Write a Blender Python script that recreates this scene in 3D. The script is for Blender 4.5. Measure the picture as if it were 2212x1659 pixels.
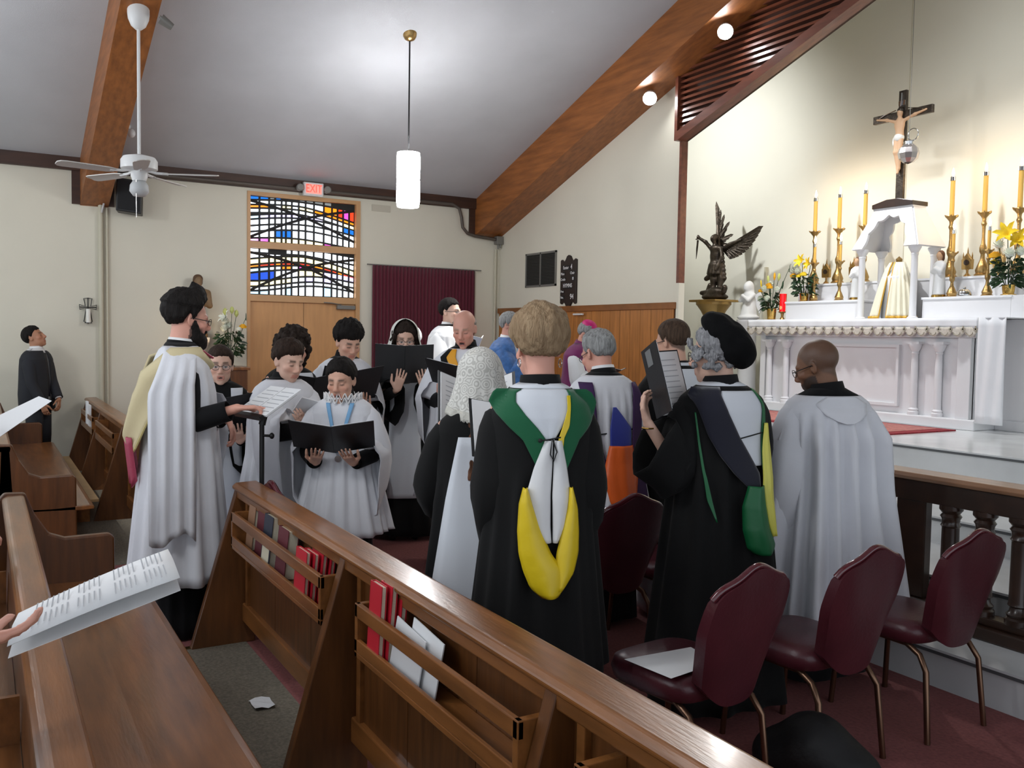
import bpy, bmesh, math, random
import numpy as np
from mathutils import Matrix, Vector, noise as mnoise
for o in list(bpy.data.objects): bpy.data.objects.remove(o, do_unlink=True)
SC = bpy.context.scene; COL = SC.collection
R = math.radians; PI = math.pi
rng = random.Random(7)

# ------------------------------------------------------------------ camera, world, lights, exposure
EYE = 1.70
FOC = 1955.0                                    # focal length in pixels of the 2212-wide frame
YAW, PITCH, ROLL = R(30.478), R(3.022), R(0.968)
_f = Vector((-math.cos(YAW), math.sin(YAW), 0)); _r = Vector((math.sin(YAW), math.cos(YAW), 0)); _u = Vector((0, 0, 1))
_F = _f*math.cos(PITCH) - _u*math.sin(PITCH); _U = _u*math.cos(PITCH) + _f*math.sin(PITCH)
_RR = _r*math.cos(ROLL) + _U*math.sin(ROLL); _UU = _U*math.cos(ROLL) - _r*math.sin(ROLL)
cam = bpy.data.objects.new('camera', bpy.data.cameras.new('camera')); COL.objects.link(cam)
cam.matrix_world = Matrix(((_RR.x, _UU.x, -_F.x, 0), (_RR.y, _UU.y, -_F.y, 0), (_RR.z, _UU.z, -_F.z, EYE), (0, 0, 0, 1)))
cam.data.sensor_width = 36; cam.data.lens = 36*FOC/2212; cam.data.clip_start = .05
SC.camera = cam

SC.view_settings.view_transform = 'Standard'; SC.view_settings.look = 'None'
SC.view_settings.gamma = 1; SC.view_settings.use_curve_mapping = False
SC.view_settings.exposure = 1.14
SC.cycles.max_bounces = 6; SC.cycles.diffuse_bounces = 3; SC.cycles.glossy_bounces = 3; SC.cycles.transmission_bounces = 4; SC.cycles.transparent_max_bounces = 8
SC.cycles.caustics_reflective = False; SC.cycles.caustics_refractive = False; SC.cycles.sample_clamp_indirect = 6
W = bpy.data.worlds.new('world'); SC.world = W; W.use_nodes = True
W.node_tree.nodes['Background'].inputs[0].default_value = (.83, .91, 1.0, 1)
W.node_tree.nodes['Background'].inputs[1].default_value = 0.60
SPOT_W, PEND_UP, PEND_EMIT, GLASS_EMIT, FLOOD_W = 40, 13, 20, 1.2, 330

def light(name, kind, loc, power, color=(1, 1, 1), target=None, **kw):
    d = bpy.data.lights.new(name, kind); d.energy = power; d.color = color
    for k, v in kw.items(): setattr(d, k, v)
    o = bpy.data.objects.new(name, d); COL.objects.link(o); o.location = loc
    if target is not None:
        o.rotation_euler = (Vector(target)-Vector(loc)).to_track_quat('-Z', 'Y').to_euler()
    return o

# ------------------------------------------------------------------ materials
def lin(c):
    return tuple(((x/255)/12.92 if x/255 <= .04045 else ((x/255+.055)/1.055)**2.4) for x in c)
def mat(name, rgb, rough=.5, metal=0, var=None, bump=None, sheen=0, emit=None, coat=0, stretch=None, spec=.5, trans=0, alpha=None, rgb2=None):
    """Principled material; var=(scale, amount) mottles the colour, bump=(scale, strength), stretch scales the object coordinates."""
    m = bpy.data.materials.new(name); m.use_nodes = True; nt = m.node_tree; P = nt.nodes['Principled BSDF']
    c = lin(rgb); P.inputs['Base Color'].default_value = (*c, 1); P.inputs['Roughness'].default_value = rough
    P.inputs['Metallic'].default_value = metal; P.inputs['Specular IOR Level'].default_value = spec
    if sheen: P.inputs['Sheen Weight'].default_value = sheen
    if coat: P.inputs['Coat Weight'].default_value = coat; P.inputs['Coat Roughness'].default_value = .12
    if trans: P.inputs['Transmission Weight'].default_value = trans
    if emit: P.inputs['Emission Color'].default_value = (*lin(emit[0]), 1); P.inputs['Emission Strength'].default_value = emit[1]
    if var or bump:
        tc = nt.nodes.new('ShaderNodeTexCoord'); mp = nt.nodes.new('ShaderNodeMapping')
        nt.links.new(tc.outputs['Object'], mp.inputs['Vector'])
        if stretch: mp.inputs['Scale'].default_value = stretch
        def nz(scale, detail=4):
            n = nt.nodes.new('ShaderNodeTexNoise'); n.inputs['Scale'].default_value = scale; n.inputs['Detail'].default_value = detail
            nt.links.new(mp.outputs[0], n.inputs['Vector']); return n
        if var:
            n = nz(var[0]); cr = nt.nodes.new('ShaderNodeValToRGB'); a = var[1]
            d = lin(rgb2) if rgb2 else tuple(min(1, x*(1+a)) for x in c); b = c if rgb2 else tuple(x*(1-a) for x in c)
            cr.color_ramp.elements[0].color = (*b, 1); cr.color_ramp.elements[1].color = (*d, 1)
            cr.color_ramp.elements[0].position = .3; cr.color_ramp.elements[1].position = .7
            nt.links.new(n.outputs['Fac'], cr.inputs[0]); nt.links.new(cr.outputs[0], P.inputs['Base Color'])
        if bump:
            n = nz(bump[0], 3); b = nt.nodes.new('ShaderNodeBump'); b.inputs['Strength'].default_value = bump[1]; b.inputs['Distance'].default_value = .01
            nt.links.new(n.outputs['Fac'], b.inputs['Height']); nt.links.new(b.outputs[0], P.inputs['Normal'])
    return m
def attr_mat(name, rough=.5, bump=None, sss=0):
    m = bpy.data.materials.new(name); m.use_nodes = True; nt = m.node_tree; P = nt.nodes['Principled BSDF']
    a = nt.nodes.new('ShaderNodeVertexColor'); a.layer_name = 'Col'; nt.links.new(a.outputs[0], P.inputs['Base Color'])
    P.inputs['Roughness'].default_value = rough
    if bump:
        tc = nt.nodes.new('ShaderNodeTexCoord'); n = nt.nodes.new('ShaderNodeTexNoise'); n.inputs['Scale'].default_value = bump[0]
        nt.links.new(tc.outputs['Object'], n.inputs['Vector']); b = nt.nodes.new('ShaderNodeBump'); b.inputs['Strength'].default_value = bump[1]; b.inputs['Distance'].default_value = .004
        nt.links.new(n.outputs['Fac'], b.inputs['Height']); nt.links.new(b.outputs[0], P.inputs['Normal'])
    return m
MT = {}
MT['wall'] = mat('cream_paint', (222, 217, 199), .75, var=(1.3, .025), bump=(90, .05))
MT['altar_wall'] = mat('pale_paint', (228, 226, 212), .75, var=(1.1, .02), bump=(90, .05))
MT['ceil'] = mat('ceiling_board', (190, 192, 195), .9, var=(1.4, .05), bump=(220, .25))
MT['beam'] = mat('beam_wood', (146, 88, 42), .45, var=(7, .28), bump=(30, .12), stretch=(.35, 3, 3))
MT['dark_wood'] = mat('dark_wood_trim', (62, 36, 22), .5, var=(9, .3), stretch=(1, .3, 2))
MT['slat'] = mat('slat_wood', (112, 62, 44), .35, var=(8, .25), stretch=(.4, 3, 3), coat=.2)
MT['pew'] = mat('pew_oak', (130, 82, 42), .28, var=(6, .3), bump=(28, .06), stretch=(.5, 4, 3), coat=.15)
MT['pew_v'] = mat('pew_panel', (98, 59, 28), .38, var=(6, .3), bump=(28, .05), stretch=(5, 4, .5), coat=.12)  # same oak, darkened to put the dim light on upright boards into the colour
MT['wains'] = mat('wainscot_wood', (172, 112, 56), .4, var=(5, .22), stretch=(6, 3, .5), coat=.15)
MT['door'] = mat('door_wood', (206, 154, 100), .45, var=(5, .07), stretch=(2, 4, .5))
MT['frame'] = mat('door_frame_wood', (203, 157, 108), .45, var=(5, .06))
MT['maroon_carpet'] = mat('maroon_carpet', (138, 80, 78), .95, var=(60, .2), bump=(320, .35))
MT['grey_carpet'] = mat('grey_carpet', (120, 112, 98), .95, var=(70, .28), bump=(260, .5))
MT['marble'] = mat('white_marble', (216, 218, 218), .16, var=(2.2, .1), spec=.6)
MT['nosing_shadow'] = mat('nosing_shadow', (96, 98, 100), .3)  # dark grey paints the shadow line under the tread nosing
MT['white'] = mat('white_paint', (226, 226, 228), .45, var=(2, .02))
MT['plaster'] = mat('white_plaster', (225, 226, 226), .5, bump=(30, .1))
MT['rail'] = mat('rail_wood', (48, 30, 20), .32, var=(9, .3), coat=.25)
MT['rail_top'] = mat('rail_top_wood', (148, 108, 78), .3, var=(8, .2), stretch=(.5, 3, 3), coat=.3)
MT['gold'] = mat('brass', (206, 168, 92), .25, 1, bump=(40, .15))
MT['gold_dull'] = mat('antique_brass', (172, 142, 92), .35, 1, bump=(60, .3))
MT['silver'] = mat('silver_metal', (200, 200, 200), .18, 1)
MT['bronze'] = mat('bronze', (74, 66, 58), .4, .75, var=(18, .4), bump=(50, .4))
MT['wax'] = mat('beeswax', (222, 176, 84), .5, var=(6, .06))
MT['flame'] = mat('flame', (255, 236, 190), .5, emit=((255, 214, 150), 26))
MT['black_metal'] = mat('black_metal', (20, 20, 21), .45)
MT['white_plastic'] = mat('white_plastic', (224, 224, 222), .4)
MT['grey_metal'] = mat('grey_metal', (128, 126, 120), .45, .3)
MT['conduit'] = mat('painted_conduit', (200, 194, 172), .6)
MT['maroon_vinyl'] = mat('maroon_vinyl', (74, 28, 36), .36, var=(5, .15), bump=(60, .1))
MT['chair_metal'] = mat('bronze_tube', (120, 92, 74), .3, .9)
MT['paper'] = mat('paper', (232, 233, 234), .7, var=(3, .02))
MT['print'] = mat('printed_grey', (176, 178, 182), .8)
MT['folder'] = mat('black_folder', (28, 29, 31), .42, bump=(120, .06))
MT['gold_leaf'] = MT['gold']

# ------------------------------------------------------------------ mesh helpers
class MB:
    def __init__(s): s.v = []; s.f = []; s.mi = []; s.cur = 0
    def add(s, vs, fs):
        o = len(s.v); s.v += [tuple(map(float, p)) for p in vs]; s.f += [tuple(i+o for i in q) for q in fs]; s.mi += [s.cur]*len(fs); return s
    def box(s, x0, x1, y0, y1, z0, z1):
        return s.add([(x0,y0,z0),(x1,y0,z0),(x1,y1,z0),(x0,y1,z0),(x0,y0,z1),(x1,y0,z1),(x1,y1,z1),(x0,y1,z1)],
                     [(0,3,2,1),(4,5,6,7),(0,1,5,4),(1,2,6,5),(2,3,7,6),(3,0,4,7)])
    def prism(s, poly, a, b, axis='x'):
        """poly in the plane of the two other axes (order: x->(y,z), y->(x,z), z->(x,y)), extruded from a to b."""
        n = len(poly)
        def p(q, t): return (t, q[0], q[1]) if axis == 'x' else (q[0], t, q[1]) if axis == 'y' else (q[0], q[1], t)
        vs = [p(q, a) for q in poly]+[p(q, b) for q in poly]
        fs = [tuple(range(n)), tuple(range(2*n-1, n-1, -1))]+[(i, i+n, (i+1) % n+n, (i+1) % n) for i in range(n)]
        return s.add(vs, fs)
    def grid(s, rows, closed=False, cap0=False, cap1=False):
        m = len(rows[0]); vs = [p for r in rows for p in r]; fs = []
        for i in range(len(rows)-1):
            for j in range(m if closed else m-1):
                k = (j+1) % m; fs.append((i*m+j, i*m+k, (i+1)*m+k, (i+1)*m+j))
        if cap0: fs.append(tuple(range(m-1, -1, -1)))
        if cap1: fs.append(tuple((len(rows)-1)*m+j for j in range(m)))
        return s.add(vs, fs)
    def lathe(s, prof, n=20, c=(0, 0, 0), ph=0):
        rows = [[(c[0]+r*math.cos(ph+2*PI*j/n), c[1]+r*math.sin(ph+2*PI*j/n), c[2]+z) for j in range(n)] for r, z in prof]
        return s.grid(rows, True, True, True)
    def tube(s, pts, rad, n=8, closed_ends=True, flat=None):
        pts = [Vector(p) for p in pts]; k = len(pts); rad = rad if isinstance(rad, (list, tuple)) else [rad]*k
        rows = []; prev = None
        for i in range(k):
            t = (pts[min(i+1, k-1)]-pts[max(i-1, 0)]).normalized()
            if prev is None:
                a = Vector((0, 0, 1)) if abs(t.z) < .9 else Vector((1, 0, 0)); u = t.cross(a).normalized()
            else: u = (prev-t*prev.dot(t)).normalized()
            prev = u; w = t.cross(u); fl = flat or 1
            rows.append([tuple(pts[i]+rad[i]*(u*math.cos(2*PI*j/n)+w*math.sin(2*PI*j/n)*fl)) for j in range(n)])
        return s.grid(rows, True, closed_ends, closed_ends)
    def ell(s, c, r, n=14, m=8, rot=None):
        rows = []
        for i in range(m+1):
            a = -PI/2+PI*i/m; rr = max(math.cos(a), .02)
            row = []
            for j in range(n):
                p = Vector((r[0]*rr*math.cos(2*PI*j/n), r[1]*rr*math.sin(2*PI*j/n), r[2]*math.sin(a)))
                if rot is not None: p = rot @ p
                row.append((c[0]+p.x, c[1]+p.y, c[2]+p.z))
            rows.append(row)
        return s.grid(rows, True, True, True)
    def xf(s, Mx):
        s.v = [tuple(Mx @ Vector(p)) for p in s.v]; return s
    def obj(s, name, m, parent=None, smooth=None, bevel=0, solid=0):
        me = bpy.data.meshes.new(name); me.from_pydata(s.v, [], s.f)
        for mm in (m if isinstance(m, list) else [m]): me.materials.append(mm if not isinstance(mm, str) else MT[mm])
        if isinstance(m, list): me.polygons.foreach_set('material_index', s.mi)
        return link(name, me, parent, smooth, bevel, solid)
def link(name, me, parent=None, smooth=None, bevel=0, solid=0):
    if smooth is not None:
        me.polygons.foreach_set('use_smooth', [True]*len(me.polygons))
        if smooth < 180: me.set_sharp_from_angle(angle=R(smooth))
    me.update()
    o = bpy.data.objects.new(name, me); COL.objects.link(o)
    if parent is not None: o.parent = parent
    if bevel:
        b = o.modifiers.new('bevel', 'BEVEL'); b.width = bevel; b.segments = 2; b.limit_method = 'ANGLE'
    if solid:
        b = o.modifiers.new('solid', 'SOLIDIFY'); b.thickness = solid; b.offset = 0
    return o
def B(*a): return MB().box(*a)
def tag(o, label=None, cat=None, group=None, kind=None):
    if label: o['label'] = label
    if cat: o['category'] = cat
    if group: o['group'] = group
    if kind: o['kind'] = kind
    return o
def T(name, label, cat, loc=(0, 0, 0), rz=0, group=None):
    o = bpy.data.objects.new(name, None); COL.objects.link(o); o.empty_display_size = .1
    o.location = loc; o.rotation_euler = (0, 0, rz)
    return tag(o, label, cat, group)
def S(name, mb, m, **kw): return tag(mb.obj(name, m, **kw), kind='structure')
def copy_tree(o, parent=None):
    c = o.copy(); COL.objects.link(c); c.parent = parent
    for ch in o.children: copy_tree(ch, c)
    return c
def wp(px, py, ax, val):
    """Point where the sight line of a photo pixel meets the plane x/y/z = val (used for reading distances off the photo)."""
    d = _F+_RR*((px-1106)/FOC)-_UU*((py-829.5)/FOC); t = (val-(0, 0, EYE)[ax])/d[ax]
    return Vector((0, 0, EYE))+d*t
def lerp(a, b, t): return a+(b-a)*t
def interp(tab, x):
    """piecewise-linear table [(x, v...)]; returns tuple"""
    if x <= tab[0][0]: return tab[0][1:]
    for a, b in zip(tab, tab[1:]):
        if x <= b[0]:
            t = (x-a[0])/(b[0]-a[0]); return tuple(lerp(p, q, t) for p, q in zip(a[1:], b[1:]))
    return tab[-1][1:]
def text(name, body, size, m, parent, loc, rot, depth=.002, align='CENTER', sx=1):
    cu = bpy.data.curves.new(name, 'FONT'); cu.body = body; cu.size = size; cu.extrude = depth; cu.align_x = align; cu.align_y = 'CENTER'
    t = bpy.data.objects.new(name+'_tmp', cu); COL.objects.link(t)
    me = bpy.data.meshes.new_from_object(t.evaluated_get(bpy.context.evaluated_depsgraph_get())); bpy.data.objects.remove(t)
    me.materials.clear(); me.materials.append(MT[m]); me.name = name
    o = bpy.data.objects.new(name, me); COL.objects.link(o); o.parent = parent; o.location = loc; o.rotation_euler = rot; o.scale = (sx, 1, 1)
    return o
# ------------------------------------------------------------------ the building
XL, XR, YF, YA, YB = -12.0, 0.55, 6.8, 9.3, -3.2        # left wall, right wall, front partition, altar wall, back of the nave
EAVE, SL, RIDGE = 3.70, .345, -5.3
def ceil_z(x): return EAVE+SL*(x-XL) if x < RIDGE else EAVE+SL*(RIDGE-XL)-SL*(x-RIDGE)
ZP = .87                                                # altar platform
S('floor', B(XL, 2.5, YB, YA, -.1, 0), 'maroon_carpet')
S('floor_carpet_strip', B(-4.95, 2.5, YB, 1.24, 0, .004), 'grey_carpet')
S('floor_carpet_strip', B(XL, -7.0, YB, 1.24, 0, .004), 'grey_carpet')
S('trim_1', B(-4.99, -4.95, YB, 1.24, 0, .007), 'gold_dull')
# left wall with the door opening (z to 3.5) cut out
D0, D1, DT = 3.02, 4.57, 3.53
lw = MB().box(XL-.2, XL, YB, D0, 0, EAVE+.1).box(XL-.2, XL, D1, YA, 0, EAVE+.1).box(XL-.2, XL, D0, D1, DT, EAVE+.1)
S('wall_left', lw, 'wall')
fw = MB().prism([(XL, 0), (-7.87, 0), (-7.87, ceil_z(-7.87)), (XL, ceil_z(XL))], YF, YF+.06, 'y')
S('wall_front', fw, 'wall')
ZS = 6.6      # the sanctuary is taller than the nave
S('wall_altar', B(XL-.2, 2.7, YA, YA+.2, 0, ZS), 'altar_wall')
S('wall_sanctuary_left', B(XL-.2, XL, YF, YA, EAVE+.1, ZS), 'altar_wall')
S('wall_sanctuary_header', MB().prism([(XL, ceil_z(XL)), (RIDGE, ceil_z(RIDGE)), (2.5, ceil_z(2.5)), (2.5, ZS), (XL, ZS)], YF+.06, YF+.15, 'y'), 'altar_wall')
S('ceiling_sanctuary', B(XL-.2, 2.7, YF+.06, YA+.2, ZS, ZS+.1), 'ceil')
S('trim_2', B(-6.86, -6.852, YA-.004, YA, ZP, ZS), 'conduit')
S('ceiling', MB().prism([(XL-.2, ceil_z(XL)-.07), (RIDGE, ceil_z(RIDGE)), (2.6, ceil_z(2.6)), (2.6, ceil_z(2.6)+.15), (RIDGE, ceil_z(RIDGE)+.15), (XL-.2, ceil_z(XL)+.08)], YB, YF+.1, 'y'), 'ceil')
# wall plate along the left wall
S('trim_3', B(XL, XL+.07, YB, YF, EAVE-.13, EAVE+.03), 'dark_wood')
# pilaster strips on the partition end
S('trim_4', B(-7.905, -7.865, YF-.025, YF+.062, 2.33, 3.92), 'slat')
S('trim_5', B(-7.905, -7.862, YF-.02, YF+.062, 0, 2.33), 'wall')
S('trim_6', B(-8.98, -8.95, YA-.05, YA, ZP, 2.7), 'conduit')

def beam(y0, y1, label):
    b = T('roof_beam', label, 'beam', (0, 0, 0))
    prof = [(XL, 3.17), (RIDGE, 3.17+.348*(RIDGE-XL)), (1.4, 3.17+.348*(RIDGE-XL)-.348*(1.4-RIDGE)), (1.4, ceil_z(1.4)+.05), (RIDGE, ceil_z(RIDGE)+.04), (XL, ceil_z(XL)+.0)]
    MB().prism(prof, y0, y1, 'y').obj('rafter', 'beam', b)
    MB().box(XL-.0, XL+.035, y0-.09, y1+(.06 if y1 < YF else -.02), 3.18, ceil_z(XL)-.02).obj('wall_shoe', 'dark_wood', b)
    return b
beam(6.36, YF-.001, 'long sloping brown roof beam above the sanctuary arch carrying two spotlights')
beam(1.05, 1.36, 'brown roof beam with the white ceiling fan, far left')

# sanctuary steps
def step(name, x0, x1, y0, y1, z0, z1):
    s = S(name, B(x0, x1, y0+.0, y1, z0, z1-.03), 'marble')
    B(x0, x1, y0-.015, y1, z1-.03, z1-.012).obj('nosing_shadow_strip', 'nosing_shadow', s)  # dark strip standing in for the shadow below the tread
    B(x0, x1, y0-.02, y1, z1-.012, z1).obj('step_tread', 'marble', s)
step('floor_step_1', XL, 2.5, 4.06, YA, 0, .2)
S('floor_step_carpet', B(XL, -7.25, 4.3, YF, .2, .205), 'maroon_carpet')
step('floor_step_2', -7.2, 2.5, 4.62, YA, .2, .4)
step('floor_step_3', -7.2, 2.5, 5.4, YA, .4, .57)
step('floor_step_4', -7.8, 2.5, 6.56, YA, .57, ZP)
S('floor_sacristy', B(XL, -7.8, YF+.15, YA, .2, ZP), 'marble')

# triangular slat screen in the head of the sanctuary arch
ss = T('slat_screen', 'dark red-brown triangular slatted wood screen under the roof beam', 'screen')
def low(x): return 3.905+.333*(x+7.867)
def topz(x): return 3.17+.348*(x-XL)
xa, xb = -7.87, RIDGE
for mir in (0, 1):                      # the two halves of the gable meet under the ridge
    mx = (lambda x: 2*RIDGE-x) if mir else (lambda x: x)
    def slab_(poly, y0, y1, name, m): MB().prism([(mx(x), z) for x, z in (reversed(poly) if mir else poly)], y0, y1, 'y').obj(name, m, ss)
    slab_([(xa, low(xa)), (xb, low(xb)), (xb, low(xb)+.10), (xa, low(xa)+.10)], YF-.1, YF+.06, 'bottom_frame', 'slat')
    slab_([(xa-.045, low(xa)), (xa, low(xa)), (xa, topz(xa)+.02), (xa-.045, topz(xa)+.02)], YF-.1, YF+.06, 'side_frame', 'slat')
    slab_([(xa, low(xa)), (xb, low(xb)), (xb, topz(xb)+.03), (xa, topz(xa)+.03)], YF+.03, YF+.06, 'backing', 'dark_wood')
    z = low(xa)+.14
    while z < topz(xb):                 # each slat runs level from the side frame (or the beam) to the sloping bottom frame
        x1 = min(xb, xa+(z-low(xa)-.09)/.333); x0 = max(xa+.002, XL+(z-3.17)/.348-.1)
        if x1 > x0+.04: MB().prism([(YF-.07, z-.012), (YF-.062, z+.018), (YF+.035, z+.03), (YF+.035, z)], min(mx(x0), mx(x1)), max(mx(x0), mx(x1)), 'x').obj('slat', 'slat', ss)
        z += .062

# ------------------------------------------------------------------ door with stained glass above
d = tag(T('door_1', None, None), kind='structure')
x0, x1 = XL-.12, XL+.02
for (a, b, c, e) in ((D0, D0+.04, 0, DT), (D1-.06, D1, 0, DT), (D0, D1, DT-.05, DT), (D0, D1, 2.80, 2.885), (D0, D1, 2.105, 2.19)):
    ins = .0 if b-a < .1 else .004; MB().box(x0, x1-ins, a+(.001 if ins else 0), b-(.001 if ins else 0), c, e).obj('door_frame', 'frame', d)
ym = 3.785
for a, b in ((D0+.04, ym-.003), (ym+.003, D1-.06)):
    MB().box(XL-.07, XL-.02, a, b, .01, 2.105).obj('door_leaf', 'door', d, bevel=.003)
kn = MB().lathe([(.0, 0), (.035, 0), (.035, .008), (.018, .012), (.018, .03), (.0, .032)], 16); kn.xf(Matrix.Translation((XL-.02, ym+.04, 1.66)) @ Matrix.Rotation(PI/2, 4, 'Y')); kn.obj('lock_cylinder', 'silver', d, smooth=40)
MB().box(XL-.02, XL+.04, 4.24, 4.50, 2.03, 2.085).obj('door_closer', 'grey_metal', d, bevel=.006)
MB().tube([(XL+.02, 4.3, 2.09), (XL+.06, 4.15, 2.11), (XL+.03, 4.05, 2.115)], .008).obj('closer_arm', 'grey_metal', d)

# stained glass: dark concrete matrix with individual coloured panes
GL = {}
def glass(n, rgb, e=1):
    GL[n] = mat('glass_'+n, tuple(int(x*.55) for x in rgb), .15, emit=(rgb, GLASS_EMIT*e))
for n, c, e in (('white', (236, 244, 255), 1.25), ('ice', (170, 215, 245), .8), ('blue', (20, 110, 205), .55), ('deep', (15, 70, 190), .6), ('violet', (200, 190, 250), 1.1), ('orange', (255, 130, 15), .8),
                ('yellow', (252, 236, 170), 1.1), ('red', (235, 60, 25), .6), ('pink', (215, 80, 190), .6), ('grey', (150, 155, 155), .3)): glass(n, c, e)
MT['leadwork'] = mat('dark_leadwork', (30, 30, 28), .7)
cols = [0, .092, .18, .235, .295, .335, .39, .455, .52, .60, .695, .775, .83, .885, .945, 1.0]
def window(name, z0, z1, rowfun, nrow, colfun):
    w = tag(T(name, None, None), kind='structure')
    ya, yb = D0+.04, D1-.06
    MB().box(XL-.075, XL-.055, ya, yb, z0, z1).obj('leadwork', 'leadwork', w)
    wd = yb-ya; ht = z1-z0
    for i in range(len(cols)-1):
        u0, u1 = cols[i]+.011, cols[i+1]-.011
        for r in range(nrow):
            a0, a1 = rowfun(u0, r)+.027, rowfun(u0, r+1)-.02; b0, b1 = rowfun(u1, r)+.027, rowfun(u1, r+1)-.02
            a0, b0 = max(a0, .02), max(b0, .02); a1, b1 = min(a1, .985), min(b1, .985)
            if a1-a0 < .012 and b1-b0 < .012: continue
            a1 = max(a1, a0+.004); b1 = max(b1, b0+.004)
            c = colfun(i, r)
            if c is None: continue
            vs = []
            for xx in (XL-.056, XL-.045):
                vs += [(xx, ya+u*wd, z0+v*ht) for u, v in ((u0, a0), (u1, b0), (u1, b1), (u0, a1))]
            MB().add(vs, [(4, 5, 6, 7), (0, 1, 5, 4), (1, 2, 6, 5), (2, 3, 7, 6), (3, 0, 4, 7)]).obj('pane', GL[c], w)
# upper light: rows follow two crossing arcs that sweep down to the right
def up_row(u, r):
    base = [-.12, .07, .17, .30, .44, .53, .62, .72, .80, .90, 1.08][r]
    arch = .14*math.sin(u*PI*.85+.25) if r in (2, 3, 4, 5) else .05*math.sin(u*4)
    return base+arch-.28*max(0, u-.45)**1.4*(1 if r < 9 else .2)*(1.5 if r in (5, 6, 7, 8) else .5)
UPC = ['yellow', 'white', 'white', 'white', 'violet', 'yellow', 'white', 'orange', 'white', 'blue']
def up_col(i, r):
    c = UPC[r]
    if r == 9: return 'blue' if i < 2 or i in (3, 5) else ('grey' if i < 11 else None)
    if r == 8 and i > 9: return ['orange', 'orange', 'red', 'pink', 'red', 'pink'][i-10] if i < 16 else c
    if r == 7: return 'orange' if i < 3 or i > 8 else ('yellow' if i % 3 else 'white')
    if r == 6 and i > 12: return 'yellow'
    if r == 5: return 'yellow' if 2 < i < 9 else 'white'
    if r == 3 and i > 12: return 'blue'
    if r == 1 and 2 < i < 6: return 'blue'
    if r == 0: return 'pink' if i in (0, 1, 10, 12) else ('violet' if i > 10 else 'yellow')
    if r == 4 and i == 0: return 'ice'
    return c
window('window_1', 2.885, DT-.05, up_row, 10, up_col)
def lo_row(u, r):
    base = [-.05, .15, .24, .36, .50, .60, .67, .80, .90, 1.07][r]
    return base+(.13*math.sin(u*PI*.9+.15)-.06 if r in (4, 5, 6, 7) else -.07*math.cos(u*5.2) if r in (1, 2, 3) else 0)-(.30*max(0, u-.5) if r > 4 else -.02*u)
LOC = ['white', 'white', 'yellow', 'blue', 'white', 'red', 'yellow', 'white', 'white']
def lo_col(i, r):
    if r == 0: return 'ice' if i < 2 else ('white' if i % 5 else 'ice')
    if r == 5: return 'red' if i % 3 else 'orange'
    if r == 4: return 'ice' if i < 2 else ('orange' if i in (4, 5) else 'pink' if i in (7, 8) else 'white')
    if r == 3: return 'deep' if i < 3 else ('violet' if i > 9 else 'yellow' if i > 6 else 'white')
    if r == 2: return 'yellow' if i < 6 else ('violet' if i in (8, 10) else 'white')
    if r == 8 and i in (2, 3, 4): return None
    return LOC[r]
window('window_2', 2.19, 2.80, lo_row, 9, lo_col)
for k, (z0, z1, amp, dz) in enumerate(((2.9, 3.46, .10, .0), (2.2, 2.79, .14, .02))):     # heavy crossing ribs of the leadwork
    for s in (-1, 1):
        rows = []
        pts = [(XL-.05, lerp(D0+.05, D1-.07, t), (z0+z1)/2+s*(z1-z0)*(.42-.8*t)+amp*math.sin(t*PI)*.6) for t in np.linspace(0, 1, 14)]
        pts = [p for p in pts if z0+.01 < p[2] < z1-.01]
        MB().tube(pts, .02, 6).obj('leadwork_rib', 'leadwork', bpy.data.objects['window_%d' % (k+1)])

# exit sign
ex = T('exit_sign', 'white box EXIT sign glowing red with two lamp heads above the door', 'sign', (XL+.135, 3.847, 3.52))
MB().box(-.135, -.0, -.03, .03, .06, .1).obj('bracket', 'grey_metal', ex); MB().box(0, .06, -.135, .135, 0, .17).obj('housing', 'white_plastic', ex, bevel=.008)
MT['exit_red'] = mat('exit_red', (255, 70, 60), .5, emit=((255, 45, 35), 1.6)); MT['exit_face'] = mat('exit_face', (235, 150, 140), .5, emit=((255, 130, 115), .45))
MB().box(.06, .063, -.105, .105, .025, .145).obj('face_plate', 'exit_face', ex)
text('exit_lettering', 'EXIT', .15, 'exit_red', ex, (.064, 0, .085), (PI/2, 0, PI/2), .002, sx=.72)
for s in (-1, 1):
    h = MB().lathe([(.02, -.04), (.045, -.03), (.05, .03), (.04, .04)], 14); h.xf(Matrix.Translation((.05, s*.185, .09)) @ Matrix.Rotation(PI/2, 4, 'Y')); h.obj('lamp_head', 'grey_metal', ex, smooth=40)
tag(B(XL, XL+.012, 4.74, 5.02, 3.415, 3.505).obj('wall_plate', mat('plate_grey', (196, 190, 172), .6), bevel=.003), 'small pale rectangular plate on the wall right of the stained glass', 'wall plate')
# conduits
def conduit(pts, r, label, m='grey_metal'):
    return tag(MB().tube(pts, r, 8).obj('conduit', m, smooth=60), label, 'pipe')
conduit([(XL+.1, 1.45, 3.60), (XL+.1, 5.95, 3.60), (XL+.1, 6.06, 3.55), (XL+.1, 6.1, 3.42), (XL+.1, 6.12, 3.28), (XL+.1, 6.2, 3.20), (XL+.1, 6.32, 3.17), (XL+.1, 6.7, 3.14)], .024, 'grey conduit running under the wall plate and down round the beam foot', mat('conduit_grey', (92, 84, 76), .5, .2))
cb = T('junction_box', 'grey electrical junction box at the foot of the long roof beam', 'box', (XL+.1, 6.72, 3.14))
MB().box(-.06, .04, -.04, .07, -.07, .05).obj('box', 'grey_metal', cb, bevel=.005); MB().tube([(0, 0, -.06), (0, 0, -.14)], .014).obj('connector', 'grey_metal', cb); MB().tube([(0, .04, -.06), (0, .04, -.12)], .014).obj('connector', 'grey_metal', cb)
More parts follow.
